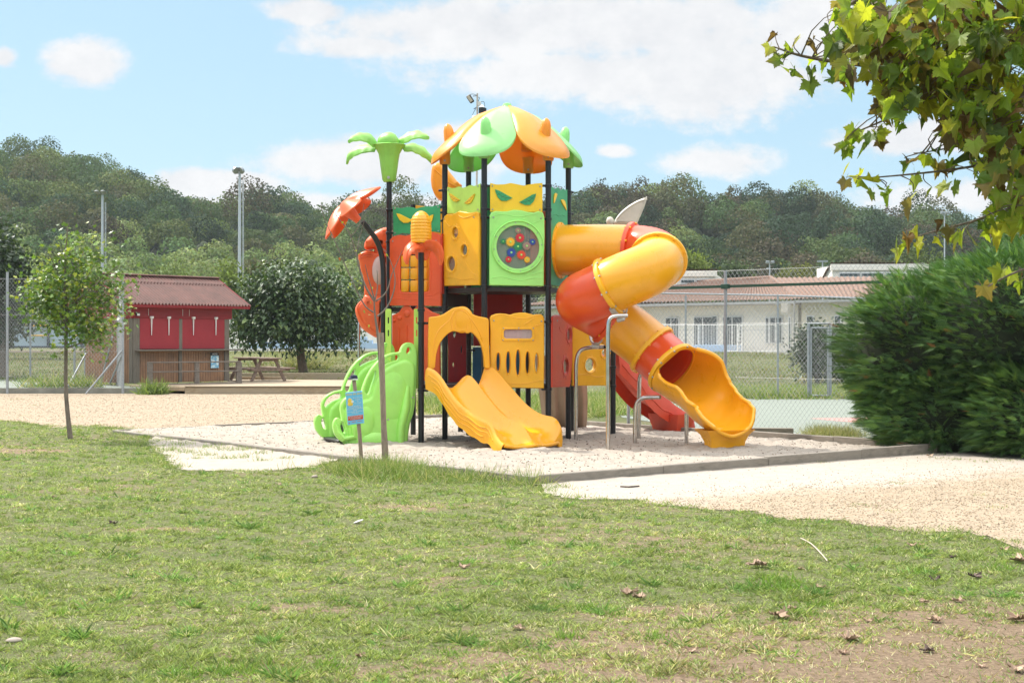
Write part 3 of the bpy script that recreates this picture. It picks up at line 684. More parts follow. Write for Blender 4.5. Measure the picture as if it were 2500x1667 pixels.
# green gear panel
o, pl = panel('gear_panel', HP1, HP2, [(1424, 1495), (1424, 1440), (1428, 960), (1440, 938), (1475, 927), (1520, 930), (1560, 930), (1610, 918), (1670, 922), (1720, 935), (1765, 940), (1800, 928), (1835, 940), (1846, 975), (1848, 1120), (1842, 1300), (1842, 1502)], GRN, z1,
              holes=[ell(1642, 1198, 170, 172, 40)], off=.05, thick=.07, bev=.02,
              lines=[[(1430, 975), (1500, 950), (1560, 955), (1640, 975), (1720, 960), (1790, 945)], [(1432, 1440), (1520, 1425), (1600, 1450), (1680, 1460), (1760, 1435), (1838, 1440)], [(1640, 1010), (1700, 985), (1740, 950)], [(1740, 1030), (1790, 1005), (1838, 1000)], [(1700, 1420), (1770, 1410), (1838, 1385)], [(1432, 1100), (1470, 1000), (1500, 960)]],
              bolts=[(1455, 975), (1820, 983)])
cc = pl.uv(*z1(1642, 1202)); rin = 166 / 3.136 * 27.8 / FOC; rout = 204 / 3.136 * 27.8 / FOC
mb = MB(); ring(mb, pl, cc, rin, rout - .02, .025, .035, 48); ring(mb, pl, cc, rout - .03, rout + .005, .045, .035, 48)
fr = mb.build('round_frame', GRN, o); mb = MB()
for k in range(12):
    th = 2 * math.pi * (k + .2) / 12; mb = MB(); bolt(mb, pl.pt(cc[0] + (rin + rout) / 2 * math.cos(th), cc[1] + (rin + rout) / 2 * math.sin(th), .058), pl.n, .012); mb.build('bolt', BOLT, fr)
MB().lathe(pl.pt(*cc, .0), [(rin + .01, -.003), (rin + .01, .003)], 48, pl.n).build('window_pane', PANE, o)
gears = [(156, 838, 40, 'green', (.02, .22, .08)), (256, 845, 66, 'yellow', (.82, .45, .02)), (385, 790, 66, 'red', (.6, .02, .03)), (360, 690, 42, 'brown', (.32, .2, .16)), (358, 908, 64, 'green', (.02, .22, .08)),
         (480, 900, 62, 'brown', (.30, .2, .16)), (558, 846, 46, 'blue', (.02, .06, .30)), (268, 990, 66, 'blue', (.02, .06, .30)), (405, 1022, 66, 'orange', (.72, .06, .02)), (230, 1084, 46, 'red', (.6, .02, .03)), (484, 1088, 46, 'yellow', (.82, .42, .02))]
for gx, gy, gr, gn, gc in gears:
    a, z = pl.uv(*g1(gx, gy)); r_ = gr / 5.6 * 27.8 / FOC; nt_ = 12 if gr < 50 else 16; pts = []
    for k in range(nt_ * 4):
        rr = r_ if k % 4 in (1, 2) else r_ * .80; th = 2 * math.pi * (k + .5 + 0.2 * (k % 4 == 0) - .2 * (k % 4 == 3)) / (nt_ * 4); pts.append((a + rr * math.cos(th), z + rr * math.sin(th)))
    mb = MB(); pl.slab(mb, pts, [], .014, .002, .020); g = mb.build('gear', plastic('gear ' + gn, gc, .4), o)
    MB().lathe(pl.pt(a, z, .024), [(r_ * .22, 0), (r_ * .22, .015), (r_ * .1, .024)], 12, pl.n).build('gear_hub', GRN, g)
# dark green board + back boards
panel('back_board', HBL, HBR, [(1250, 1540), (1250, 740), (1700, 740), (1700, 1540)], DGR, z1, thick=.02, bev=.004, off=-.02)
o, pl = panel('back_board', HBR, HRt, [(1735, 930), (1735, 1490), (2010, 1490), (2010, 930)], ORG, z1, thick=.02, bev=.004, off=-.02)
# left deck: green board, orange noughts-and-crosses panel
o, pl = panel('upper_board', B1, HL, [(694, 1116), (690, 897), (720, 902), (760, 905), (800, 895), (835, 898), (870, 908), (910, 895), (950, 890), (985, 892), (1020, 885), (1050, 874), (1052, 1094), (1000, 1084), (950, 1088), (900, 1095), (860, 1090), (810, 1100), (760, 1095)], DGR, z1, thick=.02, bev=.004, off=.03,
              bolts=[(705, 908), (1036, 895), (706, 1095), (1037, 1080)])
mb = MB(); leafpl(pl, (718, 944), (845, 998), z1, -.125, mb, .022); leafpl(pl, (1001, 953), (905, 1012), z1, .13, mb, .022); mb.build('leaf', YEL2, o)
o, pl = panel('game_panel', B1, HL, [(676, 1562), (676, 1180), (676, 1150), (700, 1128), (750, 1118), (790, 1125), (850, 1110), (930, 1098), (990, 1095), (1030, 1105), (1050, 1130), (1052, 1400), (1050, 1645), (676, 1641)], ORG, z1,
              holes=[[(748, 1275), (760, 1258), (950, 1256), (968, 1275), (968, 1530), (955, 1546), (760, 1547), (747, 1535)]], off=.05, thick=.07, bev=.02,
              lines=[[(684, 1600), (720, 1592), (770, 1598), (830, 1610), (890, 1600), (960, 1592), (1040, 1604)], [(880, 1560), (930, 1570), (1000, 1575), (1045, 1545)], [(740, 1250), (730, 1280), (730, 1530), (745, 1560), (960, 1562), (985, 1540), (985, 1280), (970, 1245)]], bolts=[(692, 1158), (1022, 1154)])
for ix in range(3):
    for iy in range(3):
        a, z = pl.uv(*z1(779 + 71 * ix, 1311 + 95 * iy)); p_ = pl.pt(a, z, -.02); mb = MB()
        mb.tube([p_ + Vector((0, 0, q)) for q in (-.118, -.112, -.1, .1, .112, .118)], [.035, .048, .054, .054, .048, .035], 20, flat=1.6); mb.build('game_cylinder', YELT, o)
mb = MB()
for ix in range(3):
    a, z = pl.uv(*z1(779 + 71 * ix, 1410)); mb.cyl(pl.pt(a, z - .46, -.02), pl.pt(a, z + .46, -.02), .012, n=8)
mb.build('game_rods', BLK, o)
panel('side_board', HL, HBL, [(1058, 1100), (1058, 1560), (1230, 1560), (1230, 1100)], REDP, z1, thick=.02, bev=.004, off=.0)
panel('side_board', B3, HBL, [(850, 880), (850, 1640), (1200, 1640), (1200, 930)], YEL, z1, thick=.02, bev=.004, off=.0)
# low barrier under the left deck, two humps
o, pl = panel('barrier', B1, HL, [(958, 2.0 * 0 + 930), (958, 770), (975, 762), (985, 748), (993, 744.5), (1001, 748), (1008, 758), (1014, 752), (1020, 746), (1030, 745), (1042, 752), (1056, 762), (1074, 768), (1076, 930)], ORG, lambda a, b: (a, b), off=.03, thick=.06, bev=.018,
              lines=[[(975, 800), (975, 900)], [(994, 795), (994, 900)]], lr=.02)
mb = MB()
for (x, y, r_) in ((995, 766, .075), (977, 776, .05), (963, 783, .035)): a, z = pl.uv(x, y); mb.ball(pl.pt(a, z, .03), (r_, r_, .03), pl.u, (0, 0, 1), 14, 8)
mb.build('barrier_knobs', ORG, o)
# lower panels
ovals = [(1088, 1010, 24, 135), (1238, 1020, 26, 165), (1386, 1020, 28, 190), (1530, 1020, 26, 165), (1665, 1022, 22, 140)]
o, pl = panel('oval_panel', HP1, HP2, [(968, 1395), (968, 560), (962, 345), (985, 308), (1050, 285), (1120, 278), (1200, 285), (1268, 300), (1330, 278), (1420, 266), (1500, 268), (1570, 285), (1620, 300), (1680, 290), (1730, 292), (1765, 315), (1782, 360), (1785, 800), (1780, 1412)], YEL, c1,
              holes=[ell(x, y, a, b, 22) for x, y, a, b in ovals] + [[(1168, 524), (1176, 516), (1590, 518), (1600, 528), (1600, 650), (1590, 660), (1178, 660), (1168, 650)]], off=.05, thick=.07, bev=.02,
              lines=[[(975, 400), (1000, 330), (1100, 290), (1200, 300), (1320, 345), (1430, 358), (1540, 352), (1640, 310), (1740, 300)], [(1480, 445), (1560, 400), (1630, 340)], [(1640, 470), (1700, 450), (1775, 430)], [(975, 1280), (1100, 1300), (1250, 1330), (1400, 1345), (1550, 1330), (1680, 1295), (1775, 1290)]],
              bolts=[(1020, 388), (1740, 397)])
mb = MB()
for x, y, a, b in ovals: c = pl.uv(*c1(x, y)); ring(mb, pl, c, b / 6.189 * 27.8 / FOC, b / 6.189 * 27.8 / FOC + .035, .025, .033, sx=.0 + (a / b) * 1.18)
mb.build('oval_rims', YEL, o)
mb = MB(); pl.slab(mb, smoothpoly(pl.many(c1, [(1138, 490), (1640, 490), (1640, 700), (1138, 700)]), 1), [smoothpoly(pl.many(c1, [(1172, 522), (1598, 522), (1598, 656), (1172, 656)]), 1)], .03, .01, .035)
wf = mb.build('window_frame', YEL, o)
for b in ((1165, 503), (1395, 500), (1615, 503), (1158, 680), (1392, 682), (1612, 684)): mb = MB(); bolt(mb, pl.pt(*pl.uv(*c1(*b)), .05), pl.n, .014); mb.build('bolt', BOLT, wf)
mb = MB(); pl.slab(mb, pl.many(c1, [(1160, 515), (1608, 515), (1608, 665), (1160, 665)]), [], .006, .001, .01); mb.build('window_pane', glassy('hazy pane', (.75, .6, .6), .4), o)
# red porthole panel on the right
o, pl = panel('porthole_panel', HP2, HRt, [(1884, 1396), (1884, 400), (1888, 345), (1915, 315), (1960, 300), (2010, 305), (2050, 300), (2090, 286), (2140, 286), (2170, 310), (2180, 360), (2172, 430), (2190, 560), (2195, 900), (2165, 1340), (2150, 1390)], plastic('panel red plastic', (.62, .055, .02)), c1, off=.05, thick=.07, bev=.022,
              holes=[ell(2138, 600, 28, 100, 20), ell(2085, 1080, 42, 110, 20)], lines=[[(1990, 480), (2000, 550), (2060, 580), (2090, 560)], [(1930, 1310), (1990, 1285), (2080, 1300), (2160, 1280)], [(1940, 320), (2040, 340), (2140, 375), (2175, 350)]], bolts=[(1958, 390), (2190, 465)])
mb = MB(); gm = MB()
for x, y, b in ((2138, 600, 110), (2085, 1080, 125)):
    c = pl.uv(*c1(x, y)); r0 = b / 6.189 * 28.6 / FOC; ring(mb, pl, c, r0, r0 * 1.35, .02, .033)
    for k in range(9):
        th = 2 * math.pi * k / 9; mb.ball(pl.pt(c[0] + r0 * 1.45 * math.cos(th), c[1] + r0 * 1.45 * math.sin(th), .028), (r0 * .32, r0 * .32, .012), pl.u, (0, 0, 1), 10, 6)
    gm.lathe(pl.pt(*c, 0), [(r0, -.003), (r0, .003)], 20, pl.n); gm.build('porthole_pane', PANE, o); gm = MB()
mb.build('porthole_rim', REDP, o)
# yellow porthole panel behind the tube
o, pl = panel('porthole_panel', HRt, D1_, [(372, 712), (372, 200), (378, 60), (420, 20), (480, 25), (560, 10), (660, 20), (705, 60), (706, 710)], YEL, z4, holes=[ell(541, 512, 46, 62, 22), ell(680, 400, 34, 46, 20)], off=.04, thick=.07, bev=.02,
              lines=[[(380, 620), (450, 600), (540, 610), (620, 632), (700, 610)]])
mb = MB(); gm = MB()
for x, y, b in ((541, 515, 66), (680, 400, 50)):
    c = pl.uv(*z4(x, y)); r0 = b / 3.92 * 29.5 / FOC; ring(mb, pl, c, r0, r0 * 1.25, .02, .033)
    for k in range(9):
        th = 2 * math.pi * k / 9; mb.ball(pl.pt(c[0] + r0 * 1.36 * math.cos(th), c[1] + r0 * 1.36 * math.sin(th), .028), (r0 * .28, r0 * .28, .012), pl.u, (0, 0, 1), 10, 6)
    gm.lathe(pl.pt(*c, 0), [(r0, -.003), (r0, .003)], 20, pl.n); gm.build('porthole_pane', PANE, o); gm = MB()
mb.build('porthole_rim', YEL, o)
# inner red and blue boards
panel('inner_board', HBL, HBR, [(1306, 20), (1680, 20), (1680, 452), (1306, 452)], RED2, z2, thick=.02, bev=.004, off=-.02)
panel('inner_board', HBL, HBR, [(1298, 462), (1660, 462), (1660, 735), (1298, 735)], BLU, z2, thick=.02, bev=.004, off=-.02)
panel('inner_board', HL, HBL, [(1112, 340), (1246, 340), (1246, 735), (1112, 735)], RED2, z2, holes=[ell(1149, 595, 7, 20, 16), ell(1212, 480, 9, 34, 16), [(1142, 345), (1174, 345), (1168, 380), (1158, 392), (1148, 380)]], thick=.02, bev=.003)
# ---- the two green riser plates at the stair head
SD = Vector((-.93, -.37, 0)).normalized(); SW = Vector((-.50, 1.12, 0))
for (px0, px1, dep) in ((941, 955.5, 28.75), (1010.5, 1024, 27.75)):
    a = Vector((X(px0, dep), dep, 0)); b = Vector((X(px1, dep), dep, 0)); pl = Plane(a, b)
    ol = pl.many(lambda u_, v_: (u_, v_), [(px0, 948), (px0, 757), (px0 + 2, 754), (px1 - 2, 754), (px1, 757), (px1, 948)]); xm = (px0 + px1) / 2
    hs = [pl.many(lambda u_, v_: (u_, v_), [(xm - 1.6, y), (xm, y - 1), (xm + 1.6, y), (xm + 1.6, y + 14), (xm, y + 15), (xm - 1.6, y + 14)]) for y in (775, 806)]
    mb = MB(); pl.slab(mb, ol, hs, .03, .004); mb.build('stair_plate', LIME, PG)
# ---- elephant stair sides
ELO = [(1345, 80), (1395, 98), (1428, 150), (1442, 230), (1442, 330), (1438, 500), (1428, 700), (1415, 880), (1392, 1010), (1362, 1080), (1335, 1230), (1318, 1440), (1140, 1440), (1050, 1440), (900, 1450), (780, 1445), (690, 1440), (540, 1440), (525, 1370),
       (450, 1322), (395, 1250), (373, 1150), (385, 1085), (412, 1046), (440, 1040), (470, 1062), (492, 1066), (480, 1000), (468, 930), (478, 860), (530, 790), (625, 738), (700, 722), (742, 714), (752, 660), (795, 545), (858, 425), (940, 325), (1035, 250), (1130, 214), (1232, 205), (1242, 160), (1268, 115), (1305, 88)]
ELH = [[(468, 1100), (500, 1088), (508, 1140), (532, 1212), (516, 1240), (490, 1225), (468, 1170)], [(512, 938), (502, 908), (542, 828), (612, 778), (690, 756), (724, 764), (732, 808), (708, 835), (632, 858), (562, 908), (527, 953)],
       [(775, 700), (792, 640), (832, 545), (880, 462), (908, 437), (925, 452), (905, 530), (865, 640), (835, 738), (802, 745)], [(965, 392), (975, 350), (1040, 292), (1120, 252), (1195, 240), (1216, 252), (1216, 290), (1190, 312), (1100, 338), (1020, 378), (985, 402)],
       [(1330, 140), (1362, 150), (1372, 190), (1345, 215), (1322, 240), (1306, 215), (1312, 170)]]
A0 = Vector((X(1014, 27.7), 27.7, 0)); A1 = A0 + SD * 2.0
fpl = Plane(A1, A0); sh_o = [fpl.uv(*e1(*q)) for q in ELO]; sh_h = [[fpl.uv(*e1(*q)) for q in h] for h in ELH]
for k in (0, 1):
    org = fpl.A + SW * (1.03 * k) + fpl.n * (0 if k else .0); mb = MB()
    pl = Plane(A1, A0); pl.A = org
    mb.slab(smoothpoly(sh_o, 1), [smoothpoly(h, 2) for h in sh_h], org, fpl.u, (0, 0, 1), .13, .02, res=4)
    body = [(1400, 330), (1430, 420), (1415, 700), (1400, 900), (1370, 1040), (1335, 1180), (1315, 1440), (1150, 1440), (900, 1445), (560, 1440), (560, 1240), (545, 1000), (640, 880), (770, 800), (845, 790), (880, 640), (960, 470), (1060, 385), (1200, 320), (1290, 290)]
    mb.slab(smoothpoly([fpl.uv(*e1(*q_)) for q_ in body], 2, .08), [], org, fpl.u, (0, 0, 1), .22, .075, res=5)
    q = lambda x, y: fpl.uv(*e1(x, y)); sgn = 1 if k == 0 else -1
    if k == 0:
        c = q(780, 1080); mb.ball(pl.pt(*c, .085), (.20, .31, .055), pl.u, (0, 0, 1), 28, 12)                     # ear
        c = q(905, 1335); mb.ball(pl.pt(*c, .06), (.31, .19, .10), pl.u, (0, 0, 1), 28, 12)                       # folded hind leg
        mb.tube([pl.pt(*q(1330, 640), .03), pl.pt(*q(1300, 900), .055), pl.pt(*q(1240, 1150), .06), pl.pt(*q(1225, 1440), .06)], [.10, .16, .15, .14], 20, flat=.62)   # fore leg
        c = q(1130, 760); mb.ball(pl.pt(*c, .02), (.40, .62, .135), pl.u, (0, 0, 1), 32, 14)                        # belly
        c = q(600, 1020); mb.ball(pl.pt(*c, .05), (.14, .26, .08), pl.u, (0, 0, 1), 24, 10)
        mb.tube([pl.pt(*q(640, 1150), .05), pl.pt(*q(640, 1290), .06), pl.pt(*q(500, 1310), .055), pl.pt(*q(430, 1220), .05), pl.pt(*q(405, 1120), .04)], [.13, .12, .105, .085, .06], 16, flat=.6)
    else:
        ln = [(628, 1440), (590, 1330), (575, 1150), (590, 980), (640, 900), (760, 860), (830, 820), (880, 700), (960, 520), (1060, 410), (1180, 370)]
        mb.tube(smoothline([pl.pt(*q(a, b), .08) for a, b in ln], 2), .012, 8)
    eo = mb.build('elephant_side', ELE, PG)
    if k == 0:
        for x, y in ((1378, 782), (1064, 1062)): mb = MB(); bolt(mb, pl.pt(*q(x, y), .115), pl.n, .02); mb.build('bolt', BOLT, eo)
for i in range(5):
    t = 1.36 - i * .28; z = .12 + i * .24; c = A0 + SD * t + SW * .515
    MB().box(c + Vector((0, 0, z)), (.28, 1.0, .05), SD, SW, .012).box(c + Vector((0, 0, z + .12)) - SD * .16, (.03, 1.0, .2), SD, SW, .008).build('stair_tread', BLK, PG)
# ---- yellow arch over the double slide
AR = [(30, 1120), (30, 700), (36, 372), (42, 345), (60, 332), (120, 328), (200, 312), (270, 285), (330, 245), (400, 200), (470, 180), (540, 185), (595, 210), (650, 255), (720, 302), (800, 328), (880, 340), (925, 352), (945, 380), (948, 700), (965, 1115), (876, 1110), (862, 900), (830, 770),
      (790, 680), (740, 615), (690, 570), (660, 565), (640, 582), (615, 582), (590, 570), (560, 552), (530, 552), (505, 566), (480, 562), (455, 552), (420, 546), (380, 556), (320, 592), (250, 665), (190, 760), (150, 900), (132, 1115)]
apx = Plane((X(1046, 27.45), 27.45), (X(1194, 27.62), 27.62))
mb = MB(); apx.slab(mb, smoothpoly(apx.many(c1, AR), 1), [], .14, .022, res=4)
for ln in ([(110, 920), (115, 700), (160, 560), (240, 470), (330, 400), (380, 340), (395, 270), (440, 220), (520, 215), (590, 260), (650, 330), (740, 450), (820, 600), (850, 700)], [(395, 540), (375, 440), (390, 320), (430, 240)], [(440, 545), (440, 420), (470, 250)], [(700, 560), (680, 420), (640, 300), (560, 235)], [(620, 545), (615, 420), (560, 245)]):
    groove(mb, apx, [(v.x, v.y) for v in resample(smoothline([(a, z, 0) for a, z in apx.many(c1, ln)], 2), 20)], .007, .07)
mb.ball(apx.pt(*apx.uv(*c1(545, 375)), .03), (.22, .26, .055), apx.u, (0, 0, 1), 32, 14)
mb.build('slide_arch', YELT, PG)
# ---- double slide
def curve_px(f, pts, d0, d1, n):
    q = smoothline([(f(*p)[0], f(*p)[1], 0) for p in pts], 2); q = resample(q, n); return [P(v.x, v.y, d0 + (d1 - d0) * i / (n - 1)) for i, v in enumerate(q)]
NS = 34
cN = curve_px(z2, [(958, 618), (1000, 630), (1055, 680), (1110, 770), (1170, 860), (1240, 925), (1310, 975), (1380, 1015), (1435, 1035), (1462, 1080), (1480, 1135), (1510, 1178), (1540, 1200)], 27.35, 25.75, NS)
cM = curve_px(z2, [(1215, 700), (1255, 672), (1290, 684), (1330, 730), (1380, 805), (1440, 880), (1500, 955), (1570, 1010), (1640, 1038), (1690, 1070), (1720, 1120), (1750, 1172), (1770, 1200)], 27.5, 26.05, NS)
cF = curve_px(z2, [(1392, 602), (1440, 612), (1490, 650), (1550, 725), (1620, 805), (1700, 895), (1780, 955), (1850, 985), (1915, 992), (1955, 1030), (1975, 1090), (1965, 1150), (1945, 1180)], 27.62, 26.75, NS)
bedz = []
for i in range(NS):
    t = i / (NS - 1); e = max(0, (t - .90) / .10); drop = (.20 + .09 * math.sin(math.pi * min(1, t / .8)) - .05 * t) * (1 - e ** 1.8) + .02
    bedz.append(drop)
rows = []
for i in range(NS):
    n_, m_, f_ = cN[i], cM[i], cF[i]; row = []; d = bedz[i]; t = i / (NS - 1); fl = min(1, max(0, (t - .72) / .28))
    out = (n_ - m_); out.z = 0; out = out.normalized(); outf = (f_ - m_); outf.z = 0; outf = outf.normalized()
    sk = .39 - .13 * fl + .012 * math.sin(i * 1.4) * (1 - fl)
    row += [n_ + out * .05 + Vector((0, 0, -sk)), n_ + out * .065 + Vector((0, 0, -sk * .45)), n_ + out * .05 + Vector((0, 0, -.05)), n_ + out * .02 + Vector((0, 0, -.008)), n_]
    zb = min(n_.z, m_.z) - d
    for (a, b, za, zb_) in ((n_, m_, n_.z, m_.z), (m_, f_, m_.z, f_.z)):
        zlow = min(za, zb_) - d
        for k in range(1, 12):
            w = k / 12; p = a.lerp(b, w); L_ = max(0, 1 - w / .46) ** 1.7; Rr = max(0, 1 - (1 - w) / .46) ** 1.7
            p.z = zlow + (za - zlow) * L_ + (zb_ - zlow) * Rr; row.append(p)
        row.append(b.copy())
    row += [f_ + outf * .02 + Vector((0, 0, -.008)), f_ + outf * .05 + Vector((0, 0, -.05)), f_ + outf * .06 + Vector((0, 0, -sk * .5)), f_ + outf * .04 + Vector((0, 0, -sk))]
    rows.append(row)
mb = MB(); mb.shell(rows, lambda i, k: Vector((0, 0, -.025)))
# rolled lip closing the end and the foot under it
lip = rows[-1]; mb.tube([p + Vector((0, 0, -.035)) for p in lip[4:31]], .038, 10)
LF0 = P(*z2(1462, 1250), 26.35); LF1 = P(*z2(1830, 1245), 27.0)
fb = MB()
for q, (a, b) in enumerate(((P(*z2(1458, 1275), 26.3), P(*z2(1530, 1275), 26.5)), (P(*z2(1700, 1275), 26.75), P(*z2(1830, 1262), 27.0)))):
    pass
sd_ = Vector((.68, -.73, 0)); wd_ = Vector((.73, .68, 0))
def foot(c, w, l, h, top):
    fr_ = []
    for (z, s) in ((-.08, 1.0), (h * .5, .94), (h, top)):
        fr_.append([c + wd_ * (sx * w * s / 2) + sd_ * (sy * l * s / 2) + Vector((0, 0, z)) for sx, sy in ((-1, -1), (1, -1), (1, 1), (-1, 1))])
    return fr_
c0 = (LF0 + LF1) / 2; c0.z = 0
fb = MB(); fb.grid(foot(c0 + sd_ * .02, 1.05, .30, .24, 1.12), close=True)
ds = mb.build('double_slide', YELT, PG, sharp=50); fb.build('slide_foot', YELT, ds)
# wave relief on the near flank
mb = MB()
for off_, a0_, a1_ in ((.12, 1, 30), (.20, 2, 28), (.29, 3, 25)):
    mb.tube([cN[i] + (cN[i] - cM[i]).normalized() * .062 + Vector((0, 0, -off_ - .018 * math.sin(i * .9))) for i in range(a0_, a1_)], .013, 8)
mb.build('flank_relief', YELT, ds)
# ---- spiral tube slide
def bez(p0, p1, h0, h1, n, k=None):
    p0, p1, h0, h1 = Vector(p0), Vector(p1), Vector(h0).normalized(), Vector(h1).normalized(); L_ = (p1 - p0).length * (k or .38)
    a, b = p0 + h0 * L_, p1 - h1 * L_
    return [p0 * (1 - t) ** 3 + a * 3 * t * (1 - t) ** 2 + b * 3 * t * t * (1 - t) + p1 * t ** 3 for t in [i / n for i in range(n + 1)]]
def hd(deg, slope): return Vector((math.cos(R(deg)), math.sin(R(deg)), -slope)).normalized()
A_ = [Vector((.99, 28.60, 3.86)), Vector((2.36, 28.09, 3.82)), Vector((2.79, 27.22, 3.58)), Vector((1.838, 26.72, 3.07)), Vector((1.92, 27.95, 2.50)), Vector((2.74, 27.86, 1.87)), Vector((3.09, 27.45, 1.52))]
H_ = [hd(-20, 0), hd(-24, .08), hd(-98, .42), hd(-203, .45), hd(8, .62), hd(-26, .85), hd(-44, .75)]
segs = [(0, 1, YELT, .33), (1, 2, ORT, .36), (2, 3, YELT, .42), (3, 4, ORT, .62), (4, 5, YELT, .33), (5, 6, ORT, .33)]
TR = .51
TS = MB(); tubes = []
def section_tube(path, r, mat, name, parent, h0=None, h1=None):
    n = 40; mb = MB(); rows = []
    for i, p in enumerate(path):
        t = (path[min(i + 1, len(path) - 1)] - path[max(i - 1, 0)]).normalized()
        if i == 0 and h0 is not None: t = h0
        if i == len(path) - 1 and h1 is not None: t = h1
        a = t.cross(Vector((0, 0, 1))).normalized(); b = a.cross(t)
        rows.append([p + (a * math.cos(2 * math.pi * k / n) + b * math.sin(2 * math.pi * k / n)) * r for k in range(n)])
    cs = [p for p in path]
    mb.grid(rows, close=True)
    inn = [[cs[i] + (v - cs[i]) * .955 for v in rows[i]][::-1] for i in range(len(rows))]
    mb.grid(inn, close=True); return mb.build(name, mat, parent, sharp=60)
def flange(c, h, mat, parent, r=TR, bolts=True, bmat=None, w=.05):
    mb = MB(); h = h.normalized(); a = h.cross(Vector((0, 0, 1))).normalized(); b = a.cross(h); rows = []; n = 44
    for (rr, hh) in ((r * .955, -w), (r + .012, -w), (r + .055, -w * .8), (r + .062, 0), (r + .055, w * .8), (r + .012, w), (r * .955, w)):
        rows.append([c + h * hh + (a * math.cos(2 * math.pi * k / n) + b * math.sin(2 * math.pi * k / n)) * rr for k in range(n)])
    mb.grid(rows, close=True); o = mb.build('flange', mat, parent, sharp=50)
    if bolts:
        for k in range(10):
            th = 2 * math.pi * (k + .5) / 10; d = a * math.cos(th) + b * math.sin(th); q_ = c + d * (r + .035)
            MB().tube([q_ - h * w * 1.35, q_ - h * w * 1.25, q_ + h * w * 1.25, q_ + h * w * 1.35], [.010, .022, .022, .010], 8).build('bolt', bmat or mat, o)
    return o
tsl = MB().tube([(1.2, 28.4, 3.29), (1.3, 28.37, 3.29)], .02, 6).build('tube_slide', YELT, PG)
for (i, j, mt, kk) in segs: section_tube(bez(A_[i], A_[j], H_[i], H_[j], 26, kk), TR, mt, 'tube_section', tsl, H_[i], H_[j])
flange(A_[0] - H_[0] * .02, H_[0], YEL, tsl, w=.03); flange(A_[1], H_[1], ORT, tsl, bmat=YEL); flange(A_[2], H_[2], YEL, tsl); flange(A_[3], H_[3], YEL, tsl, bmat=BOLT)
flange(A_[4], H_[4], ORT, tsl, bmat=YEL); flange(A_[5], H_[5], YEL, tsl); flange(A_[6], H_[6], YEL, tsl, bmat=BOLT)
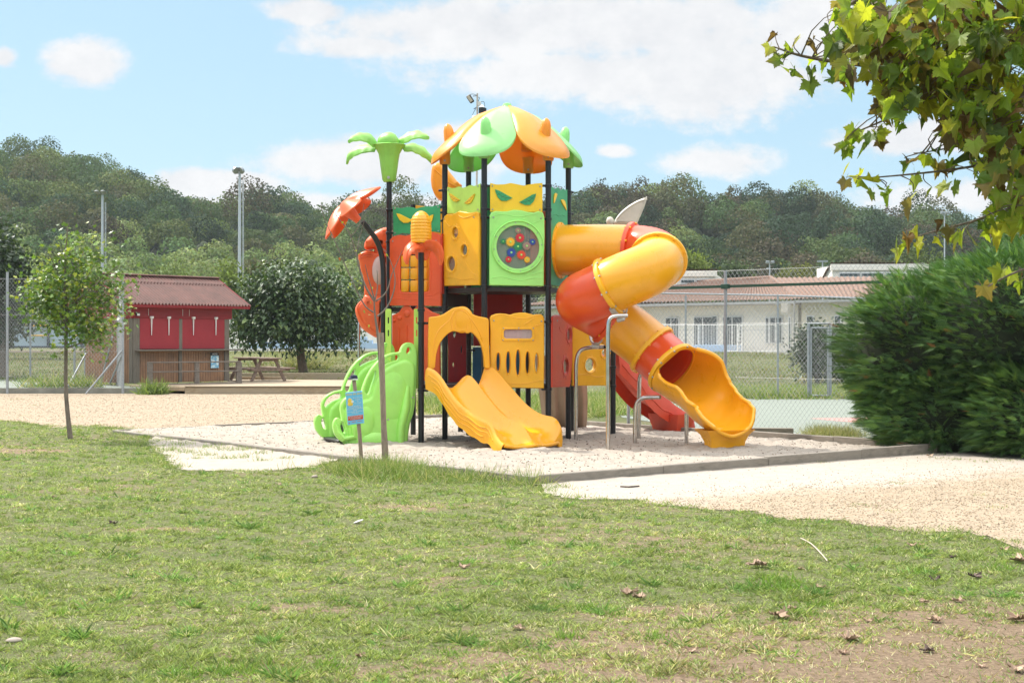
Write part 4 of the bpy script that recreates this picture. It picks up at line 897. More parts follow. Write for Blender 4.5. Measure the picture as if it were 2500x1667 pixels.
# exit chute
def chute():
    pc = A_[6].copy(); n = 33; rows = []
    key = [  # distance along, bed height, radius, opening half angle at the top (deg), heading
        (0.00, None, .515, 2, -44), (.22, None, .545, 3, -45), (.36, None, .57, 30, -45), (.48, None, .575, 58, -46), (.66, None, .555, 78, -46), (.95, None, .54, 92, -46), (1.25, None, .53, 98, -46), (1.55, None, .535, 104, -46), (1.85, None, .55, 112, -46), (2.05, None, .55, 126, -46), (2.16, None, .53, 138, -46)]
    bz = [(0, 1.14), (.25, .95), (.5, .79), (.8, .63), (1.1, .50), (1.4, .405), (1.7, .35), (1.95, .335), (2.2, .335)]
    m = 44; d = Vector((math.cos(R(-45)), math.sin(R(-45)), 0)); st0 = A_[6] - H_[6] * 0.0
    base0 = Vector((A_[6].x, A_[6].y, 0))
    cur = base0.copy(); s_prev = 0
    for i in range(m):
        s = 2.16 * i / (m - 1); d = Vector((math.cos(R(-43 - 26 * min(1, s / 1.9))), math.sin(R(-43 - 26 * min(1, s / 1.9))), 0)); cur = cur + d * (s - s_prev) * .82; s_prev = s
        K = [k[0] for k in key]; r_ = np.interp(s, K, [k[2] for k in key]); opN = np.interp(s, [0, .01, .05, .12, .28, .60, 1.2, 1.6, 1.9, 2.05, 2.16], [2, 35, 85, 102, 106, 103, 100, 100, 108, 124, 138]); opF = np.interp(s, [0, .14, .26, .42, .62, .85, 1.3, 1.6, 1.9, 2.05, 2.16], [2, 3, 18, 45, 72, 82, 86, 92, 104, 122, 138])
        zb = np.interp(s, [b[0] for b in bz], [b[1] for b in bz]); zb2 = np.interp(s + .08, [b[0] for b in bz], [b[1] for b in bz]); sl_ = (zb - zb2) / .08
        tilt = math.atan(sl_ * (1 if s > .3 else 1)); f = min(1, s / .5)
        t = (d * math.cos(tilt) + Vector((0, 0, -math.sin(tilt)))).normalized(); t = H_[6].lerp(t, f).normalized()
        a = t.cross(Vector((0, 0, 1))).normalized(); b = a.cross(t)
        c = cur + Vector((0, 0, zb)) + b * r_
        c = (A_[6] + H_[6] * s).lerp(c, f)
        row = []
        for k in range(n):
            ang = R(opN) + (2 * math.pi - R(opN) - R(opF)) * k / (n - 1)     # from the top, round by the right (a side)
            wob = 1 + .045 * math.sin(s * 7.5 + (0 if k < n / 2 else 1.2)) * min(1, s / .3) * abs(math.sin(ang)) ** 2
            up = math.cos(ang); ca = math.sin(ang)
            yy = up if up > -.2 else -.2 - (abs(up) - .2) * (1 - .0 * f)
            row.append(c + (a * ca * wob + b * yy) * r_)
        rows.append(row)
    mb = MB(); cs = [sum(r_, Vector()) / len(r_) for r_ in rows]
    mb.shell(rows, lambda i, k: ((rows[i][k] - cs[i]).normalized()) * .045)
    edge = [rows[i][0] + (rows[i][0] - cs[i]).normalized() * .03 for i in range(2, m)] + [rows[-1][k] + (rows[-1][k] - cs[-1]).normalized() * .03 for k in range(n)] + [rows[i][-1] + (rows[i][-1] - cs[i]).normalized() * .03 for i in range(m - 1, 2, -1)]
    edge = smoothline(edge, 1); mb.tube(edge, .042, 10)
    o = mb.build('exit_chute', YELT, tsl, sharp=60)
    fc = cur - d * .34 * .82 + Vector((0, 0, 0)); w = Vector((-d.y, d.x, 0)); fm = MB(); rr = []
    for (z, sx_, sy_) in ((-.1, .33, .15), (.04, .33, .16), (.20, .355, .18), (.32, .41, .23), (.42, .50, .32)):
        q = []
        for (u_, v_) in ((-1, -.8), (-.8, -1), (.8, -1), (1, -.8), (1, .8), (.8, 1), (-.8, 1), (-1, .8)): q.append(fc + w * u_ * sx_ + d * v_ * sy_ + Vector((0, 0, z)))
        rr.append(q)
    fm.grid(rr, close=True); fm.build('chute_foot', YELT, tsl)
chute()
# steel supports with saddles
def support(pts, r=.040, cap=True):
    o = MB().tube(smoothline(pts, 2), r, 14).build('support_pole', STEEL, tsl)
    return o
SAD = plain('cast aluminium', (.55, .52, .48), .45, .5, .1)
def saddle(c, h, par, r=TR, span=42):
    h = Vector((h.x, h.y, 0)).normalized() * .98 + Vector((0, 0, h.z * .6)); h.normalize(); a = h.cross(Vector((0, 0, 1))).normalized(); b = a.cross(h); rows = []
    for k in range(-8, 9):
        th = R(-90 + span * k / 8); d = a * math.cos(th) + b * math.sin(th)
        rows.append([c + d * (r + .065) - h * .05, c + d * (r + .095) - h * .05, c + d * (r + .095) + h * .05, c + d * (r + .065) + h * .05])
    m_ = MB().grid(rows, close=True); m_.box(c - b * (r + .13), (.16, .09, .09), h, None, .02); m_.build('saddle', SAD, par)
s1 = Vector((1.76, 26.1)); zt = Z(772, 26.1)
o = support([(1.76, 26.1, -.1), (1.76, 26.1, 1.6), (1.76, 26.1, zt - .22), (1.79, 26.1, zt - .03), (1.9, 26.12, zt + .01), (2.12, 26.2, zt + .015)]); saddle(A_[3] + Vector((.06, .02, 0)), H_[3], o)
pL = Vector((X(1406, 28.5), 28.5)); zt = Z(848, 28.5)
o = support([(pL.x, pL.y, -.1), (pL.x, pL.y, 1.2), (pL.x, pL.y, zt - .3), (pL.x + .05, pL.y, zt - .08), (pL.x + .2, pL.y - .05, zt), (pL.x + .56, pL.y - .3, zt + .01)]); saddle(Vector((1.72, 28.05, 2.57)), Vector((1, .2, -.2)), o)
MB().cyl((pL.x + .54, pL.y - .29, zt + .01), (pL.x + .6, pL.y - .325, zt + .012), .036, n=12).build('pole_cap', BLK, o)
support([(X(1550, 27.6), 27.6, -.1), (X(1550, 27.6), 27.6, .5), (X(1551, 27.6), 27.6, .72), (X(1555, 27.6), 27.58, .88), (X(1572, 27.5), 27.5, .955), (X(1612, 27.3), 27.3, .965)])
support([(X(1560, 29.1), 29.1, -.1), (X(1560, 29.1), 29.1, 1.25), (X(1563, 28.8), 28.6, 1.4)]); support([(X(1676, 27.9), 27.9, -.1), (X(1676, 27.9), 27.9, .62)])
# ---- petal roof
def petal(deg, mat, post_p, capy):
    d = Vector((math.sin(R(deg)), -math.cos(R(deg)), 0)); w = Vector((-d.y, d.x, 0)); c = Vector((CX, CY, 0)); rows = []
    AM = 1.56; nA, nB = 34, 21
    def bh(a):
        s_ = .98
        if a < s_: return a * math.tan(R(29.6))
        q = (a - s_) / (AM - s_); return (s_ * math.tan(R(29.6)) + .10 * q) * math.sqrt(max(0, 1 - q ** 2.3))
    def prof(r): return 6.90 - .40 * r - .235 * r * r
    for i in range(nA):
        t = i / (nA - 1); a = .03 + (AM - .03) * (1 - (1 - t) ** 1.35); b0 = max(bh(a), .012); row = []
        for k in range(nB):
            s_ = -1 + 2 * k / (nB - 1); b = b0 * s_; r_ = math.hypot(a, b)
            bw = min(1, b0 / .34); lift = .07 * (1 - s_ * s_) * min(1, a / .8) * bw; rib = .022 * math.exp(-(b / .045) ** 2) * min(1, a / .3) * (1 if a < 1.0 else 0)
            edge = -.05 * max(0, abs(s_) - .85) / .15 * min(1, a) * bw - .05 * (1 - bw)
            row.append(c + d * a + w * b + Vector((0, 0, prof(r_) + lift + rib * .6 + edge)))
        rows.append(row)
    mb = MB(); mb.shell(rows, lambda i, k: Vector((0, 0, -.045)))
    pc = Vector((post_p[0], post_p[1], 0)); z0 = zat(capy, post_p); zt_ = prof(HR) + .05
    mb.lathe(pc, [(.10, z0), (.112, z0 + .04), (.106, z0 + .2), (.112, zt_ - .2), (.13, zt_ - .13)], 20)
    kc = pc - d * .10 + Vector((0, 0, prof(1.18))); up = (Vector((0, 0, 1)) + d * .15).normalized()
    mb.tube([kc + up * q_ for q_ in (-.05, .08, .20, .28, .325, .34)], [.115, .112, .10, .075, .035, .004], 20)
    o = mb.build('roof_petal', mat, PG, sharp=45)
    MB().lathe(pc + Vector((0, 0, z0 + .07)) - Vector((0, .10, 0)), [(.022, 0), (.022, .012), (.001, .014)], 10, (0, -1, 0)).build('bolt', BOLT, o)
for k, (p, cy, mt) in enumerate(((HP1, 388, PET_G), (HP2, 393, PET_O), (HRt, 411, PET_G), (HBR, 424, PET_O), (HBL, 420, PET_G), (HL, 402, PET_O))): petal(TH + 60 * k, mt, p, cy)
MB().lathe((CX, CY, 6.84), [(.10, -.02), (.08, .03), (.04, .045), (.001, .05)], 16).build('roof_cap', PET_G, PG)
# ---- palm on its post
def palm():
    c = Vector((B1[0], B1[1], 0)); Y = B1[1]; zz = lambda y: Z(z1(0, y)[1], Y); s_ = Y / FOC / 3.136
    prof = [(40 * s_, zz(705)), (50 * s_, zz(690)), (57 * s_, zz(640)), (64 * s_, zz(590)), (70 * s_, zz(540)), (78 * s_, zz(490)), (92 * s_, zz(450)), (108 * s_, zz(420)), (100 * s_, zz(415)), (70 * s_, zz(440)), (30 * s_, zz(460))]
    mb = MB().lathe(c, prof, 48, mod=lambda th, h: 1 + .035 * math.sin(12 * th) + .20 * max(0, (h - zz(500)) / (zz(415) - zz(500))) ** 1.5 * abs(math.sin(th)) ** 3 - .06 * max(0, (h - zz(500)) / (zz(415) - zz(500))) * abs(math.cos(th)))
    mb.lathe(c, [(20 * s_, zz(470)), (76 * s_, zz(440)), (84 * s_, zz(410)), (78 * s_, zz(375)), (58 * s_, zz(345)), (30 * s_, zz(328)), (4 * s_, zz(322))], 30, mod=lambda th, h: 1 + .10 * math.sin(3 * th + h * 2.5))
    po = mb.build('palm_top', PAL, PG)
    for (pts, dy) in (([(560, 440), (500, 430), (430, 440), (370, 470), (335, 510), (328, 558)], .35), ([(560, 415), (530, 370), (480, 345), (420, 345), (370, 365), (342, 386)], -.35),
                      ([(760, 440), (810, 425), (870, 432), (930, 465), (975, 505), (1003, 552)], .35), ([(720, 415), (745, 375), (800, 345), (860, 325), (920, 338), (966, 356)], -.35)):
        line = resample(smoothline([P(*z1(*q), Y + dy * (abs(q[0] - 660) - 60) / 280) for q in pts], 2), 22); rows = []
        for i, p in enumerate(line):
            tg = (line[min(i + 1, 21)] - line[max(i - 1, 0)]).normalized(); ip = Vector((0, 1, 0)).cross(tg).normalized(); sg = (ip * .62 + Vector((0, 1, 0)) * .7 * (1 if ip.z > 0 else -1)); sg = (sg - tg * sg.dot(tg)).normalized(); fwd = tg.cross(sg) * (1 if tg.cross(sg).z > 0 else -1)
            t = i / 21; wd = .125 * math.sin(math.pi * min(1, t * .86 + .14)) ** .7 + .012; row = []
            for k in range(9):
                s2 = -1 + 2 * k / 8; row.append(p + sg * wd * s2 * (1 + .06 * math.sin(i * 1.15)) + fwd * (-.035 * abs(s2) ** 1.5 + .008 * math.sin(i * 1.1 + (2 if s2 > 0 else 0)) * abs(s2)))
            rows.append(row)
        MB().shell(rows, lambda i, k: Vector((0, 0, -.028))).build('palm_leaf', PAL, po)
    MB().lathe(c + Vector((0, -.145, zz(676))), [(.03, 0), (.03, .01), (.001, .012)], 12, (0, -1, 0)).build('bolt', BOLT, po)
palm()
# ---- flower on the bent post
def flower():
    c = P(*k1(655, 450), 28.7); ax = Vector((-.70, -.02, .71)).normalized(); u = Vector((.70, -.12, .66)); u = (u - ax * u.dot(ax)).normalized(); w = ax.cross(u); rows = []
    nr, na = 12, 60
    for i in range(nr):
        t = (i + .15) / (nr - 1 + .15); row = []
        for k in range(na + 1):
            th = 2 * math.pi * k / na; lob = abs(math.cos(2.5 * th)); r_ = .80 * t * (1 - min(1, t / .5) * .42 * (1 - lob ** 1.3))
            h = .26 * (1 - t ** 1.5) - .10 * t ** 3 * lob + .05 * lob * math.sin(math.pi * t) + .06 * t ** 5
            row.append(c + u * r_ * math.cos(th) + w * r_ * math.sin(th) + ax * h)
        rows.append(row)
    mb = MB().shell(rows, lambda i, k: ax * -.03)
    mb.lathe(c + ax * -.12, [(.075, -.1), (.09, 0), (.14, .2), (.2, .33)], 18, ax)
    mb.build('flower', ORL, bpo)
flower()
# ---- corn cob on the front post
def corn():
    c = Vector((Q1[0], Q1[1], 0)); s_ = Q1[1] / FOC / 5.6; zz = lambda y: Z(k1(0, y)[1], Q1[1]); prof = []
    ys = [(865, 134), (800, 140), (745, 142), (700, 142), (650, 141), (600, 139), (560, 135), (525, 128), (490, 110), (455, 80), (430, 48), (420, 12)]
    rowsy = np.linspace(862, 422, 60)
    for y in rowsy:
        r0 = np.interp(-y, [-a for a, b in ys], [b for a, b in ys]); w = abs(math.sin(math.pi * (862 - y) / 43.5)) ** .5
        prof.append(((r0 * (.955 + .06 * w)) * s_, zz(y)))
    pr = MB().lathe(c, prof, 72, mod=lambda th, h: 1 + .012 * math.cos(18 * th)).build('corn_cob', YELT, PG)
    mb = MB(); 
    mb.lathe(c, [(.055 * 1.3, zz(985)), (.09, zz(960)), (.12, zz(900)), (.15, zz(870)), (.1, zz(850))], 20)
    hub = mb.build('corn_husk', ORL, pr)
    for dy, tips in ((-.03, [(1640, 905), (1560, 885), (1480, 905), (1425, 985), (1408, 1080), (1425, 1150)]), (-.03, [(1650, 905), (1730, 885), (1810, 905), (1865, 985), (1885, 1090), (1878, 1160)]), (None, None), (1, None)):
        if tips: line = [P(*k1(*q), Q1[1] + dy - .25 * abs(q[0] - 1645) / 240 * (1 if dy < 0 else -1)) for q in tips]
        else:
            sgn = 1 if dy else -1
            if sgn < 0: continue
            line = [c + Vector((0, sgn * a, zz(y))) for a, y in ((.05, 905), (.15, 885), (.28, 905), (.37, 985), (.42, 1090), (.42, 1160))]
        line = resample(smoothline(line, 2), 20); rows = []; up = Vector((0, 0, 1))
        for i, p in enumerate(line):
            t = i / 19; tg = (line[min(i + 1, 19)] - line[max(i - 1, 0)]).normalized(); side = tg.cross(up if abs(tg.z) < .97 else Vector((1, 0, 0))).normalized()
            if tips: side = Vector((0, 1, 0)).cross(tg).normalized() * .62 + Vector((0, .78, 0)); side.normalize()
            nrm = side.cross(tg); wd = .155 * math.sin(math.pi * (t * .80 + .18)) ** .75 + .012; th = .05 * (1 - t * .5); n = 18
            rows.append([p + side * wd * math.cos(2 * math.pi * k / n) * (1 + .05 * math.sin(i * 2.0)) + nrm * th * math.sin(2 * math.pi * k / n) for k in range(n)])
        mb = MB().grid(rows, close=True); mb.f.append(tuple(range(n - 1, -1, -1))); mb.f.append(tuple(19 * n + k for k in range(n)))
        mb.tube([line[i] + Vector((0, -.055, .01)) for i in range(2, 18)], .006, 6); mb.build('husk_leaf', ORL, hub)
corn()
# ---- banana-shaped crescent, cream fin, barrel hood, rear slide and climbing wall
def crescent():
    pl = Plane((-1.6, 30.9), (-.3, 30.9)); f = z1
    ol = [(985, 600), (1000, 572), (1030, 556), (1065, 562), (1100, 600), (1140, 650), (1180, 700), (1225, 735), (1180, 760), (1130, 800), (1080, 850), (1040, 845), (1010, 810), (985, 750), (978, 680)]
    mb = MB(); pl.slab(mb, smoothpoly(pl.many(f, ol), 2), [], .34, .12, res=5)
    mb.tube(smoothline([pl.px(*f(*q), .17) for q in ((1010, 615), (1060, 660), (1110, 710), (1180, 750))], 2), .014, 8)
    mb.build('crescent_cap', PET_O, PG)
crescent()
def fin():
    pl = Plane((1.0, 30.9), (3.0, 30.9)); ol = [(770, 345), (790, 300), (820, 255), (860, 212), (920, 165), (985, 125), (1050, 98), (1078, 90), (1096, 76), (1092, 112), (1070, 180), (1045, 240), (1018, 300), (1000, 345)]
    mb = MB(); pl.slab(mb, smoothpoly(pl.many(z3, ol), 1), [], .16, .06, res=4)
    mb.tube(smoothline([pl.px(*z3(*q), .085) for q in ((800, 300), (850, 238), (930, 175), (1010, 130), (1070, 112))], 2), .012, 8)
    MB().ball(pl.px(*z3(742, 315), 0), (.085, .085, .1)).build('climbing_knob', CREAM, PG); MB().ball(pl.px(*c1(2046, 290), 0), (.06, .06, .06)).build('climbing_knob', TAUPE, PG)
    mb.tube([pl.px(*z3(985, 340), 0), pl.px(*z3(985, 900), 0)], .05, 10); mb.build('fin', CREAM, PG)
fin()
def barrel():
    pl = Plane((-3.4, 30.2), (-2.0, 30.2))
    f = k1; mb = MB()
    pl.slab(mb, smoothpoly(pl.many(f, [(852, 955), (845, 900), (865, 835), (920, 775), (1000, 708), (1080, 668), (1150, 652), (1210, 660), (1210, 950), (1000, 935)]), 2), [], .7, .16, 0, 5)
    pl.slab(mb, smoothpoly(pl.many(f, [(772, 1060), (785, 1010), (830, 982), (900, 968), (1010, 985), (1200, 1000), (1200, 1640), (845, 1640), (850, 1500), (838, 1320), (800, 1230), (788, 1140)]), 1), [], .6, .10, 0, 4)
    pl.slab(mb, smoothpoly(pl.many(f, [(985, 900), (1200, 900), (1200, 1060), (985, 1060)]), 1), [], .45, .05)
    for y in (1020, 1045, 1070): mb.tube(smoothline([pl.px(*f(775, y + 20), .28), pl.px(*f(850, y - 15), .31), pl.px(*f(960, y - 22), .31)], 1), .014, 8)
    pl.slab(mb, smoothpoly(pl.many(z2, [(478, 60), (468, 95), (430, 125), (408, 160), (408, 200), (430, 265), (455, 318), (500, 352), (560, 390), (640, 400), (660, 60)]), 1), [], .75, .16, 0, 5)
    mb.tube(smoothline([pl.px(*z2(x, y), .37) for x, y in ((470, 105), (430, 150), (430, 200), (470, 280), (540, 340), (600, 370))], 2), .013, 8)
    o = mb.build('barrel_slide_hood', ORL, PG)
    MB().ball(pl.px(*f(1062, 1245), .27), (.16, .31, .14), pl.u, (0, 0, 1), 24, 12).build('bubble_window', plastic('milky bubble', (.78, .60, .58), .2, .2), o)
barrel()
def rear_slide():
    pts = [P(*z4(*q), y) for q, y in (((700, 470), 30.6), ((790, 560), 30.75), ((880, 650), 30.95), ((960, 760), 31.1), ((1060, 870), 31.35), ((1160, 930), 31.6), ((1260, 1000), 31.8), ((1340, 1050), 32.0), ((1420, 1052), 32.2))]
    ln = resample(smoothline(pts, 2), 30); w = Vector((-.637, .77, 0)); rows = []
    for i, p in enumerate(ln):
        t = i / 29; hh = .30 * (1 - .55 * max(0, t - .7) / .3) + .03 * math.sin(i * .8); row = []
        for (b, z) in ((-.42, -.24), (-.44, -.12), (-.40, hh * .6), (-.36, hh), (-.31, hh * .8), (-.2, .08), (0, 0), (.2, .08), (.31, hh * .8), (.36, hh), (.40, hh * .6), (.43, -.1)): row.append(p + w * b + Vector((0, 0, z)))
        rows.append(row)
    mb = MB().shell(rows, lambda i, k: Vector((0, 0, -.02)))
    mb.tube([ln[i] - w * .43 + Vector((0, 0, -.05 + .02 * math.sin(i))) for i in range(1, 28)], .02, 8)
    c = P(*z4(1330, 1118), 31.6); c.z = 0
    o = mb.build('wave_slide', plastic('wave slide red', (.66, .075, .03), .35), PG); d = Vector((.77, .637, 0)); rr = []
    for z, s in ((-.05, .36), (.1, .37), (.28, .43), (.42, .46)): rr.append([c + w * (sx * s) + d * (sy * .24 * s / .4) + Vector((0, 0, z)) for sx, sy in ((-1, -1), (1, -1), (1, 1), (-1, 1))])
    MB().grid(rr, close=True).build('slide_foot', MATS['wave slide red'], o)
rear_slide()
def climb_wall():
    rows = []; n = 16
    for i in range(14):
        t = i / 13; z = 1.75 * (1 - t) - .05; row = []
        for k in range(n * 3 + 1):
            s = k / (n * 3); xa = X(1300 + 12 * (1 - t) * 0, 32.6); xl = X(1308 - 4 * (1 - t) + 20 * t, 32.6); xr = X(1421 + 13 * math.sin(t * 2.2), 32.6)
            row.append(Vector((xl + (xr - xl) * s, 32.0 + .8 * t ** 1.5 + .035 * math.cos(s * 2 * math.pi * 5), z)))
        rows.append(row)
    MB().shell(rows, lambda i, k: Vector((0, .07, 0))).build('climbing_wall', TAUPE, PG)
climb_wall()

# ================================================================== THE HUT, ITS DECK AND TABLE
def gz(v): return Vector((v.x, v.y, hgt(v.x, v.y)))
FASC = plain('dark red paint', (.26, .010, .014), .5, 0, .12, 3); SHUT = plain('crimson shutter paint', (.31, .017, .026), .5, 0, .08, 2)
HWOOD = wood('varnished pine boards', (.22, .105, .05), (.46, .25, .135), 5, (6, 6, .35), .65, streak=(.20, .12, .075)); GREYW = wood('grey brown trim', (.13, .11, .085), (.20, .17, .135), 4, (3, 3, .6))
DECKW = wood('deck boards', (.24, .17, .10), (.42, .33, .22), 4, (1.2, 6, 6), streak=(.33, .27, .19)); TABLEW = wood('brown table timber', (.14, .09, .065), (.28, .20, .155), 4, (2, 2, 2))
def hut():
    A = Vector((-14.9, 56.0, .31)); B = Vector((-11.86, 59.4, .31)); u = (B - A).normalized(); L_ = (B - A).length; inn = Vector((-u.y, u.x, 0)); W = 3.48; H_ = 3.0
    t = thing('refreshment_hut', A, 'small timber kiosk with red shutters and a corrugated red roof', 'hut')
    def Q(a, b, z): return A + u * a + inn * b + Vector((0, 0, z))
    mb = MB(); mb.v += [Q(0, 0, 0), Q(L_, 0, 0), Q(L_, W, 0), Q(0, W, 0), Q(0, 0, H_), Q(L_, 0, H_), Q(L_, W, H_), Q(0, W, H_), Q(0, W / 2, H_ + 1.0), Q(L_, W / 2, H_ + 1.0)]
    mb.f += [(0, 1, 5, 4), (1, 2, 6, 9, 5), (2, 3, 7, 6), (3, 0, 4, 8, 7), (0, 3, 2, 1)]; wl = mb.build('wall', HWOOD, t, False)
    mb = MB()
    for k in range(int(L_ / .12)): mb.box(Q(.12 * k + .06, -.012, .62), (.006, .006, 1.2), u)
    for k in range(int(W / .12)): mb.box(Q(-.012, .12 * k + .06, 1.5), (.006, .006, 3.0), u)
    mb.build('board_gaps', plain('dark gap', (.05, .03, .02), .9), wl, False)
    for a, w in ((.10, .28), (L_ * .475, .16), (L_ - .10, .24)): MB().box(Q(a, -.03, 1.28), (w, .07, 2.56), u, None, .008).build('corner_post', GREYW, t)
    MB().box(Q(-.03, .12, 1.28), (.07, .24, 2.56), u, None, .008).build('corner_post', GREYW, t)
    MB().box(Q(L_ / 2, -.04, 2.80), (L_ + .3, .08, .46), u, None, .008).build('fascia', FASC, t)
    MB().box(Q(-.04, W / 2, 2.80), (.08, W + .2, .46), u, None, .008).build('fascia', FASC, t)
    for a0, a1 in ((.25, L_ * .475 - .07), (L_ * .475 + .07, L_ - .22)):
        s_ = MB().box(Q((a0 + a1) / 2, -.035, 1.96), (a1 - a0, .045, 1.22), u, None, .006).build('shutter', SHUT, t)
        for f in (.28, .72) if a0 < 1 else (.25, .78):
            a = a0 + (a1 - a0) * f; m2 = MB(); m2.lathe(Q(a, -.10, 2.60), [(.07, -.04), (.085, 0), (.08, .05)], 14); m2.tube([Q(a, -.09, 2.58), Q(a, -.09, 1.9)], [.035, .014], 10); m2.build('shutter_stay', WHITE, s_)
    MB().box(Q(L_ / 2 + .3, -.16, 1.30), (L_ + .55, .34, .06), u, None, .008).build('counter', GREYW, t)
    m2 = MB().box(Q(.10, -.14, 2.72), (.16, .08, .12), u, None, .01); lt = m2.build('wall_lamp', BLK, t); MB().box(Q(.10, -.185, 2.71), (.12, .01, .08), u).build('lamp_glass', WHITE, lt)
    mb = MB()
    for a in (.62, L_ * .49, L_ * .56): mb.cyl(Q(a, -.10, 2.95), Q(a, -.10, 2.68), .008, n=6)
    mb.build('hook_cord', WHITE, t)
    # poster, blue with a dark band of lettering
    m, nt, b, o = nodes_of('poster print'); v = tex(nt, 'Voronoi', 14, coord='Object'); n = tex(nt, scale=9, detail=6)
    nt.links.new(mixc(nt, ramp(nt, n.outputs[0], [(.45, (0, 0, 0)), (.55, (1, 1, 1))]), ramp(nt, v.outputs['Color'], [(.2, (.03, .22, .5)), (.6, (.25, .55, .7)), (.85, (.7, .8, .8))]), (.18, .42, .6)), b.inputs['Base Color'])
    po = MB().box(Q(L_ - .72, -.06, .86), (.40, .012, .62), u).build('poster', m, t, False)
    MB().box(Q(L_ - .72, -.068, 1.12), (.40, .008, .12), u).build('poster_band', plain('poster black', (.03, .03, .03), .6), po, False)
    m2 = MB(); text_mb(m2, 'FETE', .12, Q(L_ - .72, -.076, 1.08), u, (0, 0, 1)); m2.build('poster_title', WHITE, po, False)
    # corrugated roof
    zr = 1.55 - .31 + 3.05; eave_o, ridge = -.5, W / 2; a0, a1 = -.62, L_ + .80; nA = 380; rows = []
    for sgn in (0, 1):
        for lay, (b0, b1, z0, z1_) in enumerate(((-.52, 1.30, 3.14, 4.07), (1.18, 1.80, 4.045, 4.33)) if sgn == 0 else ((W + .5, 1.70, 3.16, 4.30),)):
            rows = []
            for i in range(4):
                f = i / 3; rows.append([Q(a0 + (a1 - a0) * k / nA, b0 + (b1 - b0) * f, z0 + (z1_ - z0) * f + .042 * math.sin((a1 - a0) * k / nA / .157 * 2 * math.pi)) for k in range(nA + 1)])
            rf = MB().shell(rows, lambda i, k: Vector((0, 0, -.012))).build('roof', ROOFM, t)
    MB().tube([Q(a0, W / 2, 4.36), Q(a1, W / 2, 4.36)], .09, 12, flat=.5).build('ridge_cap', ROOFM, t)
    for b, z in ((-.46, 3.06), ): MB().box(Q((a0 + a1) / 2, b, z), (a1 - a0 - .05, .04, .12), u).build('eave_board', FASC, t, False)
    for a in (a0 + .03, a1 - .03): 
        for (b0, z0, b1, z1_) in ((-.48, 3.07, W / 2, 4.25), (W + .45, 3.08, W / 2, 4.25)):
            p, q = Q(a, b0, z0), Q(a, b1, z1_); MB().box((p + q) / 2, ((q - p).length, .03, .13), (q - p), u.cross((q - p).normalized()) * 0 + u).build('verge_board', FASC, t, False)
    return A, u, inn, L_, Q
m_, nt_, b_, o_ = nodes_of('aged red roofing')
_n = tex(nt_, scale=1.3, detail=8, rough=.7); _n2 = tex(nt_, scale=12, detail=6, rough=.8)
nt_.links.new(mixc(nt_, ramp(nt_, _n2.outputs[0], [(.5, (0, 0, 0)), (.75, (.7, .7, .7))]), ramp(nt_, _n.outputs[0], [(.3, (.085, .038, .030)), (.6, (.155, .062, .048)), (.8, (.20, .105, .085))]), (.085, .07, .06)), b_.inputs['Base Color']); b_.inputs['Roughness'].default_value = .75
ROOFM = m_
HA, hu, hin, HLn, HQ = hut()
